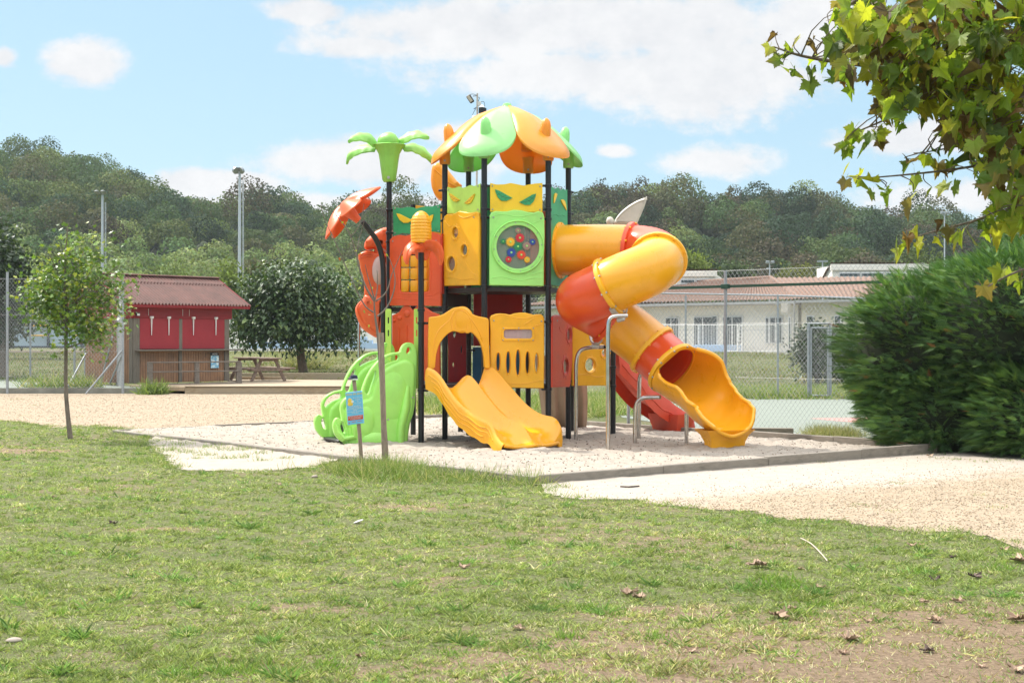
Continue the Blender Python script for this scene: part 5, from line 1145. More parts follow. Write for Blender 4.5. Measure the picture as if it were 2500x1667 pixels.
def deck_and_table():
    u, inn = hu, hin; t = thing('timber_deck', (-12, 56, 0), 'low wooden terrace with grey brown boards in front of the red kiosk', 'deck')
    F0, F1 = P(322, 945, 55.0), P(445, 961, 52.6)
    top = .28
    poly = [Vector((X(318, 55.2), 55.2, 0)), Vector((X(452, 53.3), 53.3, 0)), Vector((X(880, 53.3), 53.3, 0)), Vector((X(880, 61.5), 61.5, 0)), Vector((X(560, 63.0), 63.0, 0)), Vector((X(555, 59.2), 59.2, 0))]
    mb = MB(); n = len(poly)
    for z in (.2, top): mb.v += [(p.x, p.y, z) for p in poly]
    mb.f += [tuple(range(n - 1, -1, -1)), tuple(range(n, 2 * n))] + [(i, (i + 1) % n, n + (i + 1) % n, n + i) for i in range(n)]
    mb.build('deck_boards', DECKW, t, False)
    for (a, b, h_) in ((poly[1], poly[2], .30), (poly[0], poly[1], .15)):
        d = (b - a); MB().box((a + b) / 2 + Vector((0, -.03, top - .02 - h_ / 2)), (d.length, .06, h_), d, None, .008).build('deck_skirt', DECKW, t)
        if h_ > .2: MB().box((a + b) / 2 + Vector((0, -.035, top + .01)), (d.length, .14, .035), d, None, .006).build('deck_skirt', DECKW, t)
    # railing
    r = thing('wooden_railing', (-13, 55.6, top), 'weathered two-bar timber railing in front of the kiosk counter', 'railing')
    a, b = Vector((X(366, 55.3), 55.3, 0)), Vector((X(583, 57.2), 57.2, 0)); d = (b - a).normalized()
    for f, w in ((0, .2), (.52, .18), (1, .22)): MB().box(a.lerp(b, f) + Vector((0, 0, top + .42)), (w, .14, .86), d, None, .01).build('rail_post', WEATH, r)
    for z in (.02, .50, .87): MB().box((a + b) / 2 + Vector((0, -.07, top + z)), ((b - a).length + .2, .05, .05 if z else .09), d, None, .006).build('rail', WEATH, r)
    # picnic table
    cn, cf = Vector((X(655, 59.6), 59.6, top)), Vector((X(603, 61.7), 61.7, top)); c = (cn + cf) / 2; tb = thing('picnic_table', c, 'brown A-frame wooden picnic table with attached benches beside the kiosk', 'picnic table')
    u2 = (cf - cn); hl = u2.length / 2; u2 = u2.normalized(); w2 = Vector((u2.y, -u2.x, 0)); S2 = 1.24
    def T(a, b, z): return c + u2 * a + w2 * b * S2 + Vector((0, 0, z * S2))
    for k in range(5): MB().box(T(0, -.32 + .16 * k, .78), (hl * 2 + .7, .18, .05), u2, w2, .006).build('table_top', TABLEW, tb)
    for s2 in (-1, 1):
        for k in (0, 1): MB().box(T(0, s2 * (.66 + .15 * k), .44), (hl * 2 + .7, .17, .055), u2, w2, .006).build('bench', TABLEW, tb)
    for e in (-hl, hl):
        for s2 in (-1, 1):
            p, q = T(e, s2 * .60, 0), T(e, s2 * .24, .76); MB().box((p + q) / 2, ((q - p).length, .055, .13), q - p, u2, .006).build('leg', TABLEW, tb)
        MB().box(T(e - .05, 0, .40), (.05, 1.86, .12), u2, w2, .006).build('brace', TABLEW, tb); MB().box(T(e - .05, 0, .73), (.05, .86, .11), u2, w2, .006).build('brace', TABLEW, tb)
    # kerb planks further back
    for i, (x0, x1, y, z, lb) in enumerate(((560, 885, 64.5, .34, 'long low plank edging behind the picnic table'), (585, 700, 62.6, .30, 'short low plank edging just behind the picnic table'))):
        o = MB().box((( X(x0, y) + X(x1, y)) / 2, y, z), (X(x1, y) - X(x0, y), .08, .34 if i == 0 else .2), (1, 0, 0), None, .01).build('plank_edging', DECKW, None, True, 38, ((X(x0, y) + X(x1, y)) / 2, y, 0)); tag(o, lb, 'edging', 'low plank edgings behind the table')
deck_and_table()

def lawn_soil():
    m, nt, b, o = nodes_of('lawn soil'); n = tex(nt, scale=2.2, detail=8, rough=.75); n2 = tex(nt, scale=22, detail=7, rough=.8)
    g = ramp(nt, n2.outputs[0], [(.32, (.05, .055, .025)), (.5, (.14, .15, .065)), (.68, (.26, .25, .14))]); d = ramp(nt, n2.outputs[0], [(.3, (.11, .08, .052)), (.55, (.27, .195, .13)), (.75, (.43, .335, .24))])
    a = nt.nodes.new('ShaderNodeAttribute'); a.attribute_name = 'mixw'; ad = nt.nodes.new('ShaderNodeMath'); ad.operation = 'ADD'; nt.links.new(a.outputs['Fac'], ad.inputs[0]); nt.links.new(n.outputs[0], ad.inputs[1])
    nt.links.new(mixc(nt, ramp(nt, ad.outputs[0], [(.55, (0, 0, 0)), (.80, (1, 1, 1))]), g, d), b.inputs['Base Color']); b.inputs['Roughness'].default_value = .95; b.inputs['Specular IOR Level'].default_value = .1; bump(nt, b, n2.outputs[0], .9, .03)
    grid_sheet('lawn_soil', m, lambda x, y: inpoly(x, y, LAWN) & (box_dist(x, y) > .13), -13, 13, 7.5, 36, .11, .004, None, lambda x, y: WORN(x, y) + .12 * nz(x, y, .9, 33))
def WORN(x, y):
    g = lambda cx, cy, rx, ry, a: np.exp(-(((x - cx) / rx) ** 2 + ((y - cy) / ry) ** 2)) * a
    return g(2.5, 8.7, 2.2, 1.25, 1.5) + g(3.4, 10.4, 1.2, .8, .6) + g(1.2, 10.9, .5, .3, .6) + g(.9, 9.9, .5, .25, .5) + g(-1.6, 11, .4, .2, .2) + (g(-3.3, 14.2, .7, .25, .50) + g(-3.9, 15.6, .5, .2, .35) + g(-2.2, 14.6, .3, .16, .3) + g(-9, 26.5, .9, .6, .7)) * (.8 + .6 * nz(x, y, 6, 77)) + g(-1.2, 17.6, .7, .5, .45) + g(2.2, 14.5, 1.2, .8, .3)
lawn_soil()

# ================================================================== FENCES
def wire_mesh(mb, A, B, z0, z1_, cell=.075, r=.0022, wob=.0):
    A, B = Vector(A), Vector(B); L_ = (B - A).length; d = (B - A).normalized(); H_ = z1_ - z0
    def seg(p, q, rr):
        t = (q - p).normalized(); a = t.cross(Vector((d.y, -d.x, 0))).normalized() * rr; b = Vector((d.y, -d.x, 0)) * rr; b0 = len(mb.v)
        mb.v += [tuple(p + a), tuple(p + b), tuple(p - a), tuple(p - b), tuple(q + a), tuple(q + b), tuple(q - a), tuple(q - b)]
        mb.f += [(b0 + i, b0 + (i + 1) % 4, b0 + 4 + (i + 1) % 4, b0 + 4 + i) for i in range(4)]
    sl_ = 1.25   # rise over run
    run = H_ / sl_; k = -run
    while k < L_:
        s0, s1 = max(k, 0), min(k + run, L_)
        if s1 > s0:
            seg(A + d * s0 + Vector((0, 0, z0 + (s0 - k) * sl_)), A + d * s1 + Vector((0, 0, z0 + (s1 - k) * sl_)), r)
            seg(A + d * s0 + Vector((0, 0, z1_ - (s0 - k) * sl_)), A + d * s1 + Vector((0, 0, z1_ - (s1 - k) * sl_)), r)
        k += cell
    for z in (z0 + .02, z0 + H_ / 3, z0 + 2 * H_ / 3, z1_ - .02): seg(A + d * 0 + Vector((0, 0, z)), B + Vector((0, 0, z)), r * 1.3)
def gp(px, Y): return Vector((X(px, Y), Y, 0))
def fence_near():
    a, b = Vector((2.75, 33.6, 0)), Vector((8.3, 28.6, 0)); d = (b - a).normalized(); t = thing('wire_fence', a, 'tall chain-link fence with dark green top band right behind the sandbox and tube slide', 'fence', 'chain-link fences round the courts')
    mb = MB(); wire_mesh(mb, a, b, .03, 3.62, .11, .0026); mb.build('wire_mesh', WIRE, t, False)
    q = a + d * ((X(1774, 31.6) - a.x) / d.x)
    MB().cyl(q + Vector((0, 0, -.1)), q + Vector((0, 0, 3.60)), .036, n=12).build('fence_post', GALV, t)
    MB().cyl(a + Vector((0, 0, -.1)), a + Vector((0, 0, 3.60)), .036, n=12).build('fence_post', GALV, t)
    GB = plain('dark green band', (.01, .055, .035), .5, 0, .1)
    MB().box((a + b) / 2 + Vector((0, 0, 3.25)) + Vector((d.y, -d.x, 0)) * .01, ((b - a).length, .012, .06), d).build('top_band', GB, t, False)
    MB().box(q + Vector((0, 0, 3.25)), (.20, .09, .11), d, None, .01).build('band_clamp', GB, t)
fence_near()
def fence_far():
    # across the far end of the right court, with the gate
    Y0, Y1 = 50.0, 48.0; t = thing('wire_fence', (4, 49.5, 0), 'long galvanised chain-link fence across the far end of the green court', 'fence', 'chain-link fences round the courts')
    a, b = gp(1250, 51.5), gp(1974, 49.2)
    def zt(px, y): return 3.62
    mb = MB(); wire_mesh(mb, a, b, .05, 3.55, .13, .003); c1_ = gp(2027, 49.0); e = gp(2200, 48.2); wire_mesh(mb, c1_, e, .05, 3.3, .13, .003); wire_mesh(mb, b, c1_, 2.62, 3.45, .13, .003); mb.build('wire_mesh', WIRE, t, False)
    for px, y in ((1332, 51.2), (1500, 50.7), (1674, 50.15), (1899, 49.45), (2130, 48.6)): MB().cyl(gp(px, y) + Vector((0, 0, -.1)), gp(px, y) + Vector((0, 0, 3.6)), .036, n=10).build('fence_post', GALV, t)
    MB().tube([a + Vector((0, 0, 3.78)), gp(1674, 50.15) + Vector((0, 0, 3.66)), gp(1899, 49.45) + Vector((0, 0, 3.58)), e + Vector((0, 0, 3.4))], .03, 8).build('top_rail', GALV, t)
    g = thing('wire_gate', gp(2000, 49.1), 'grey tubular wire gate in the far court fence beside the conifer hedge', 'gate')
    for px in (1974, 2027): MB().cyl(gp(px, 49.1) + Vector((0, 0, -.1)), gp(px, 49.1) + Vector((0, 0, 2.62)), .05, n=10).build('gate_post', GALV, g)
    MB().cyl(gp(1974, 49.1) + Vector((0, 0, 2.6)), gp(2027, 49.1) + Vector((0, 0, 2.6)), .035, n=8).build('gate_frame', GALV, g)
    mb = MB(); p0, p1 = gp(1980, 49.05), gp(2021, 49.05); F_ = [p0 + Vector((0, 0, .12)), p1 + Vector((0, 0, .12)), p1 + Vector((0, 0, 2.45)), p0 + Vector((0, 0, 2.45))]
    for i in range(4): mb.cyl(F_[i], F_[(i + 1) % 4], .028, n=8)
    mb.build('gate_frame', GALV, g); mb = MB(); wire_mesh(mb, p0, p1, .12, 2.45, .10, .003); mb.build('wire_mesh', WIRE, g, False)
fence_far()
def fence_left():
    t = thing('wire_fence', (-16, 53.4, 0), 'chain-link fence with slanted grey braces along the raised left court', 'fence', 'chain-link fences round the courts')
    a, b = Vector((-24, 53.5, 0)), gp(300, 53.5); mb = MB(); wire_mesh(mb, a, b, .22, 4.35, .13, .0026); mb.build('wire_mesh', WIRE, t, False); mb = MB(); b2 = gp(283, 57.2); wire_mesh(mb, b, b2 + Vector((0, 0, 0)), .22, 4.3, .12, .003); mb.build('wire_mesh', WIRE, t, False); mb = MB(); wire_mesh(mb, Vector((-26, 67, 0)), gp(236, 61), .3, 4.2, .14, .003); mb.build('wire_mesh', WIRE, t, False)
    for px, y, top in ((18, 53.45, 664), (300, 53.45, 672), (-270, 53.45, 664)): MB().cyl(gp(px, y) + Vector((0, 0, -.1)), gp(px, y) + Vector((0, 0, Z(top, y))), .05, n=12).build('fence_post', GALV, t)
    for px, y in ((74, 65.2), (182, 62.6), (208, 61.8)): MB().cyl(gp(px, y) + Vector((0, 0, .1)), gp(px, y) + Vector((0, 0, Z(700, y))), .045, n=10).build('fence_post', GALV, t)
    for (x0, y0, x1, y1, Ya, Yb) in ((297, 857, 210, 961, 53.4, 53.1), (210, 863, 158, 958, 58, 53.4), (274, 822, 246, 935, 54.8, 57.0), (297, 868, 268, 936, 54.0, 57.0)): MB().cyl(P(x0, y0, Ya), P(x1, y1, Yb), .035, n=10).build('fence_brace', GALV, t)
fence_left()

# ================================================================== TREES AND PLANTS
BARK = wood('grey brown bark', (.10, .075, .055), (.24, .19, .15), 6, (4, 4, 1)); BARKD = wood('dark bark', (.05, .04, .03), (.13, .10, .08), 6, (4, 4, 1))
def maple(lobes=5, r=.5, depth=.52, stem=True):
    """jagged leaf like a plane or maple, point along +y"""
    pts = []; n = lobes
    angs = [R(-128 + 256 * k / (n - 1)) for k in range(n)]
    for i, a in enumerate(angs):
        L_ = r * (1.0 - .38 * abs(a) / 2.3)
        for da, f in ((-.40, .66), (-.27, .84), (-.20, .74), (-.10, .88), (0, 1.0), (.10, .88), (.20, .74), (.27, .84), (.40, .66)): pts.append(((a + da * .8), L_ * f))
        if i < n - 1: pts.append(((a + angs[i + 1]) / 2, r * depth * .85))
    V = [(0, -.12 * r, 0)] + [(l * math.sin(a), l * math.cos(a) , .10 * l * abs(math.sin(a)) - .12 * l * l) for a, l in pts]
    m = len(V); F = [(0, i, i + 1) for i in range(1, m - 1)]; return V, F
def leaf_cluster_tree(name, base, label, cat, blobs, n, size, cols, trunk, mat, leaf=None, inner=0.0, upbias=.5, bark=None, group=None, dens_pow=.45, droop=0.0):
    """blobs: (centre, radii) of the crown; leaves fill their outer shells; trunk: list of (points, radii)"""
    t = thing(name, base, label, cat, group)
    mb = MB()
    for pts, r0, r1_ in trunk: 
        p = smoothline(pts, 1); k = len(p); mb.tube(p, [r0 + (r1_ - r0) * i / (k - 1) for i in range(k)], 9)
    mb.build('trunk', bark or BARK, t)
    vol = np.array([b[1][0] * b[1][1] * b[1][2] for b in blobs]) ** .7; ns = (vol / vol.sum() * n).astype(int); Ts, Ds, Cs = [], [], []
    cols = np.array(cols)
    for (c, rad), k in zip(blobs, ns):
        if k < 1: continue
        # leaves gather on twigs: small bunches
        nb = max(1, k // 9); d = sph(nb); q = rng.uniform(0, 1, (nb, 1)) ** dens_pow; cen = d * q
        own = np.repeat(cen, 9, axis=0); dd = np.repeat(d, 9, axis=0); p = own * np.array(rad) + rng.normal(size=own.shape) * size * 1.5 + np.array(c)
        Ts.append(p); out = dd + rng.normal(size=dd.shape) * .7; out[:, 2] -= droop; Ds.append(out)
        tone = np.repeat(rng.integers(0, len(cols), nb), 9); Cs.append(cols[tone] * rng.uniform(.72, 1.3, (len(p), 1)))
    Ts, Ds, Cs = np.concatenate(Ts), np.concatenate(Ds), np.concatenate(Cs); ups = rng.normal(size=Ts.shape) * .8; ups[:, 2] += upbias * 2
    V, F = leaf if leaf else ([(0, 0, 0), (.34, .35, .05), (.22, .8, 0), (0, 1.05, -.06), (-.24, .75, 0), (-.33, .3, .05)], [(0, 1, 2, 3), (0, 3, 4, 5)])
    M = frames(Ds, ups=ups) * (size * rng.uniform(.65, 1.3, len(Ts)))[:, None, None]
    scatter('crown', V, F, M, Ts, np.clip(Cs, 0, 1), mat, t); return t
LM = leafmat('tree leaves', .32, .42, .5); LMG = leafmat('glossy leaves', .22, .42, .55)
# young maple on the left lawn edge
def young_tree():
    Y = 29.5; b = Vector((X(172, Y), Y, 0)); q = lambda px, py, dy=0: P(px, py, Y + dy)
    tr = [([b, q(166, 1020), q(160, 950), q(161, 850), q(163, 760), q(158, 700), q(160, 620), q(166, 545)], .055, .010)]
    for e, s in (((100, 700), 790), ((70, 740), 810), ((235, 640), 770), ((290, 660), 800), ((310, 700), 815), ((120, 620), 720), ((215, 600), 700), ((300, 640), 760), ((250, 830), 850), ((90, 790), 820)):
        tr.append(([q(161, s), q((161 * .5 + e[0] * .5), (s + e[1]) / 2 - 5, rnd.uniform(-.4, .4)), q(*e, rnd.uniform(-.8, .8))], .022, .005))
    bl = []
    for px, py, rx, ry in ((160, 700, 75, 70), (110, 720, 55, 48), (80, 705, 30, 24), (215, 720, 55, 55), (265, 740, 45, 50), (190, 780, 75, 50), (120, 770, 45, 35), (235, 810, 50, 38), (190, 640, 45, 45), (160, 600, 22, 35), (255, 680, 30, 28), (295, 700, 24, 24), (165, 560, 8, 28), (130, 640, 16, 26), (210, 580, 10, 30), (285, 615, 8, 22), (60, 660, 12, 14), (320, 690, 12, 16), (222, 840, 28, 18), (230, 625, 20, 20), (300, 650, 12, 26), (75, 760, 26, 22), (155, 830, 35, 18)):
        s_ = Y / FOC; bl.append((tuple(q(px, py, rnd.uniform(-.25, .25))), (rx * s_, rx * s_ * .9, ry * s_)))
    V, F = maple(5, .62)
    leaf_cluster_tree('young_maple', b, 'slender young maple with thin bare trunk at the left edge of the lawn', 'tree', bl, 3900, .108, [(.15, .25, .04), (.21, .31, .045), (.10, .18, .035), (.34, .38, .05), (.13, .22, .05), (.11, .19, .04)], tr, LMG, (V, F), upbias=.9, dens_pow=.5)
young_tree()
def mulberry():
    Y = 69.5; bz = hgt(0, 68); b = Vector((X(743, Y), Y, bz - .1)); q = lambda px, py, dy=0: P(px - 8, 836 - (840 - py) * .92, Y + dy); s_ = Y / FOC
    tr = [([b, q(742, 880), q(739, 830), q(737, 800)], .24, .17)] + [([q(737, 815), q((737 + e[0]) / 2, (800 + e[1]) / 2, .3), q(*e, rnd.uniform(-1, 1))], .10, .03) for e in ((640, 770), (680, 720), (740, 690), (800, 730), (840, 780), (600, 790))]
    bl = []
    for px, py, rx, ry in ((720, 715, 80, 60), (640, 740, 60, 60), (800, 720, 65, 55), (600, 790, 42, 38), (850, 770, 42, 45), (700, 790, 75, 42), (780, 790, 70, 42), (660, 690, 45, 35), (760, 670, 60, 30), (700, 668, 45, 26), (585, 740, 24, 34), (850, 720, 28, 40), (640, 815, 38, 28), (830, 815, 38, 28), (870, 838, 16, 16), (610, 825, 22, 18), (740, 830, 40, 20)):
        bl.append((tuple(q(px, py, rnd.uniform(-1.6, 1.0))), (rx * s_, rx * s_ * 1.1, ry * s_)))
    leaf_cluster_tree('mulberry_tree', b, 'round dark glossy-leaved tree standing beside the kiosk terrace', 'tree', bl, 14000, .23, [(.05, .09, .03), (.065, .115, .035), (.04, .07, .025), (.12, .17, .04), (.055, .095, .035)], tr, leafmat('dark glossy leaves', .16, .48, .5), maple(3, .72, .45), upbias=1.0, dens_pow=.38, droop=.9, bark=wood('brown bark', (.16, .10, .07), (.30, .20, .14), 6, (4, 4, 1)))
mulberry()
def dark_tree():
    Y = 66.0; b = Vector((X(8, Y), Y, .3)); q = lambda px, py, dy=0: P(px, py, Y + dy); s_ = Y / FOC
    bl = [(tuple(q(px, py, rnd.uniform(-1, 1))), (rx * s_, rx * s_, ry * s_)) for px, py, rx, ry in ((-10, 640, 55, 60), (20, 690, 50, 55), (-40, 720, 60, 70), (30, 780, 42, 45), (-20, 820, 50, 40), (0, 580, 30, 30), (55, 730, 24, 30), (40, 640, 22, 26))]
    leaf_cluster_tree('dark_tree', b, 'dark leafy tree cut off by the left edge behind the fence', 'tree', bl, 6500, .22, [(.035, .06, .025), (.05, .08, .03), (.03, .05, .022)], [([b, q(8, 800), q(0, 700)], .2, .08)], LMG, droop=.4)
dark_tree()
for i, (px, top, bot, w, Y, c, lb) in enumerate(((1690, 622, 735, 62, 150, (.16, .20, .05), 'rounded yellow-green tree rising behind the white clubhouse roof'), (1640, 640, 740, 40, 155, (.09, .12, .06), 'small dark tree behind the raised clubhouse skylight'),
        (1590, 640, 740, 55, 158, (.12, .11, .06), 'brown-green tree just right of the tube slide behind the clubhouse'), (1950, 650, 745, 70, 145, (.14, .15, .05), 'olive bush-like tree in front of the hill beside the right skylight'),
        (1020, 650, 790, 80, 140, (.11, .16, .05), 'light green tree seen behind the play tower legs'), (640, 640, 800, 60, 135, (.10, .10, .06), 'brownish tree with twiggy crown behind the dark round tree'),
        (560, 640, 800, 28, 120, (.17, .22, .06), 'narrow bright green tree beside the tall floodlight mast'), (430, 650, 800, 95, 140, (.12, .16, .05), 'wide green tree directly behind the kiosk roof'), (150, 600, 800, 80, 140, (.10, .12, .07), 'grey green tree behind the young maple'), (1400, 660, 790, 70, 140, (.12, .15, .06), 'green tree glimpsed under the upper deck'), (1800, 640, 740, 60, 165, (.08, .11, .06), 'dark green tree behind the clubhouse ridge'), (2250, 600, 740, 90, 150, (.10, .13, .05), 'green tree behind the right skylight and hedge'))):
    s_ = Y / FOC; q = lambda a, b_, dy=0: P(a, b_, Y + dy); h = bot - top; bz = hgt(0, Y)
    bl = [(tuple(q(px + rnd.uniform(-.5, .5) * w, top + h * (.2 + .75 * rnd.random()), rnd.uniform(-1, 1))), (w * s_ * .5, w * s_ * .5, h * s_ * .17)) for _ in range(8)] + [(tuple(q(px, top + h * .28)), (w * s_ * .5, w * s_ * .5, h * .28 * s_))]
    leaf_cluster_tree('broadleaf_tree', (X(px, Y), Y, bz), lb, 'tree', bl, 3200, .32, [c, tuple(v * 1.25 for v in c), tuple(v * .75 for v in c)], [([Vector((X(px, Y), Y, bz - .1)), q(px, top + h * .5)], .22, .1)], MATS['forest leaves'], group='broadleaf trees at the foot of the hill')
STK = wood('brown stake wood', (.17, .12, .085), (.36, .27, .20), 5, (5, 5, 1))
# bare sapling and its stake
def sapling():
    Y = 23.3; b = Vector((X(946, Y), Y, -.05)); t = thing('bare_sapling', b, 'thin almost leafless sapling tied to a stake in tall grass', 'tree'); q = lambda x, y, dy=0: P(*k1(x, y), Y + dy)
    f6 = zm(860, 600, 5.225); q6 = lambda x, y, dy=0: P(*f6(x, y), Y + dy)
    mb = MB(); mb.tube(smoothline([b, P(941, 1060, Y), P(931, 940, Y), P(925, 850, Y), q6(320, 1080), q6(300, 960), q6(285, 850), q6(280, 700)], 1), [.034 - .0016 * i for i in range(15)], 9)
    def br(pts, r0=.013, r1_=.004): 
        r0 *= 1.1; r1_ *= 1.0; p = smoothline(pts, 1); mb.tube(p, [r0 + (r1_ - r0) * i / (len(p) - 1) for i in range(len(p))], 7)
    br([q6(283, 705), q6(200, 580), q6(140, 450), q6(95, 300), q(730, 1030), q(660, 780), q(595, 650), q(480, 520), q(410, 420)], .018)
    br([q6(285, 690), q6(250, 560), q6(200, 400), q6(165, 240)]); br([q6(290, 690), q6(320, 560), q6(325, 400), q6(315, 310)], .011)
    br([q6(295, 710), q6(400, 640), q6(460, 540), q6(490, 400), q6(560, 240), q6(640, 60)], .013); br([q6(320, 900), q6(420, 820), q6(500, 680), q6(545, 520), q6(545, 370), q6(500, 220), q6(430, 80), q6(390, 40)], .014)
    br([q6(275, 850), q6(190, 800), q6(120, 700), q6(60, 580), q(560, 1130), q(450, 860), q(330, 620), q(260, 440), q(248, 330)], .012)
    br([q(655, 760), q(730, 690), q(790, 560), q(835, 320)], .008, .003); br([q(740, 980), q(760, 820), q(820, 620), q(850, 490)], .007, .003)
    mb.build('trunk', BARK, t)
    n = 34; T = []; 
    pts = [(520, 590), (595, 560), (425, 530), (490, 1050), (740, 960), (780, 980), (720, 920), (750, 1000), (640, 1400), (610, 1450), (790, 1400), (760, 1380), (1135, 1000), (640, 1390), (700, 1350), (600, 1500)]
    T = np.array([q(*p, rnd.uniform(-.05, .05)) for p in pts] + [q6(*p) for p in ((100, 460), (75, 540), (140, 820), (200, 880), (230, 700), (260, 520), (215, 1000), (110, 520), (150, 830))]); n = len(T)
    D = rng.normal(size=(n, 3)); D[:, 2] -= 1.0; M = frames(D) * (.06 * rng.uniform(.7, 1.3, n))[:, None, None]; C = np.array([(.30, .34, .05)] * n); C[3] = (.40, .10, .03)
    scatter('leaves', [(0, 0, 0), (.3, .4, .05), (0, 1.1, 0), (-.3, .4, .05)], [(0, 1, 2, 3)], M, T, C, LM, t)
    s = Vector((X(942, 22.6), 22.6, -.05)); o = MB().tube([s, P(938, 1080, 22.6), P(934, 950, 22.6), P(931, 812, 22.6)], [.047, .046, .045, .043], 14).build('tree_stake', STK, None, True, 38, s); tag(o, 'tall round wooden stake leaning against the bare sapling', 'stake')
sapling()
# rules sign
def sign():
    Y = 23.0; b = Vector((X(884, Y), Y, -.05)); t = thing('rules_sign', b, 'pale blue playground rules board on a leaning wooden stake', 'sign')
    MB().tube([b, P(878, 1060, Y), P(868, 960, Y), P(864, 928, Y)], [.032, .032, .031, .03], 12).build('stake', STK, t)
    h = P(864, 922, Y); hb = MB().lathe(h + Vector((0, 0, -.02)), [(.062, 0), (.06, .03), (.052, .055), (.02, .068), (.001, .07)], 16); hb.ball(h + Vector((-.045, -.03, -.012)), (.06, .05, .008)); hb.build('navy_cap', plain('navy cloth', (.012, .018, .05), .8), t)
    MB().lathe(h + Vector((0, 0, -.035)), [(.064, 0), (.066, .022)], 16).build('cap_band', WHITE, t)
    tl, tr, br_, bl = P(843.5, 958, Y - .05), P(884, 953, Y - .05), P(889, 1033, Y - .05), P(849, 1037.5, Y - .05)
    u = (tr - tl).normalized(); w = (tl - bl).normalized(); W_, H_ = (tr - tl).length, (tl - bl).length; c = (tl + tr + bl + br_) / 4
    bd = MB().box(c, (W_, H_, .012), u, w, .003).build('sign_board', plain('sign pale blue', (.30, .58, .80), .4, 0, .03), t, False); n = u.cross(w)
    MB().box(c + n * .003, (W_ * .94, H_ * .965, .010), u, w).build('sign_field', plain('sign blue', (.16, .50, .74), .4, 0, .03), bd, False)
    def at(a, q, o=.0095): return c + u * (a * W_) + w * (q * H_) + n * o
    MB().box(at(0, -.30, .007), (W_ * .9, H_ * .13, .006), u, w).build('red_band', plain('sign red', (.62, .06, .02), .4), bd, False)
    mb = MB(); text_mb(mb, 'Aire de jeux', .052, at(.03, .40), u, w); mb.build('sign_title', plain('sign yellow', (.85, .55, .08), .4), bd, False)
    mb = MB()
    for i, tx in enumerate(('Réservée aux', 'enfants', 'de', '3 à 12 ans')): text_mb(mb, tx, .027, at(.20, .29 - .055 * i), u, w)
    for i, tx in enumerate(('Sous la surveillance', 'et la responsabilité des', 'parents ou accompagnateurs', 'adultes', 'Jeux interdits aux animaux', 'et aux vélos')): text_mb(mb, tx, .0235, at(0, .045 - .042 * i), u, w)
    for i, tx in enumerate(('Interdit à plus de 12 ans', 'En cas de danger appeler', 'le service municipal')): text_mb(mb, tx, .0215, at(0, -.265 - .038 * i, .011), u, w)
    mb.build('sign_text', WHITE, bd, False)
    mb = MB(); mb.ball(at(-.27, .22, .008), (.035, .05, .004), u, w); mb.ball(at(-.31, .13, .008), (.03, .03, .004), u, w); mb.ball(at(-.20, .13, .008), (.03, .03, .004), u, w); mb.build('picture', MATS['sign yellow'], bd)
    MB().lathe(at(-.11, .20), [(.020, 0), (.020, .003)], 16, n).build('picture', WHITE, bd)
    for a, cc in ((-.40, 'sign red'), (-.12, 'sign red'), (.22, 'sign red')): MB().box(at(a, -.42 - .02 * (a < -.3) , .0085), (W_ * (.06 if a < -.3 else .26), H_ * (.04 if a < -.3 else .012), .004), u, w).build('logo_strip', MATS[cc], bd, False)
sign()
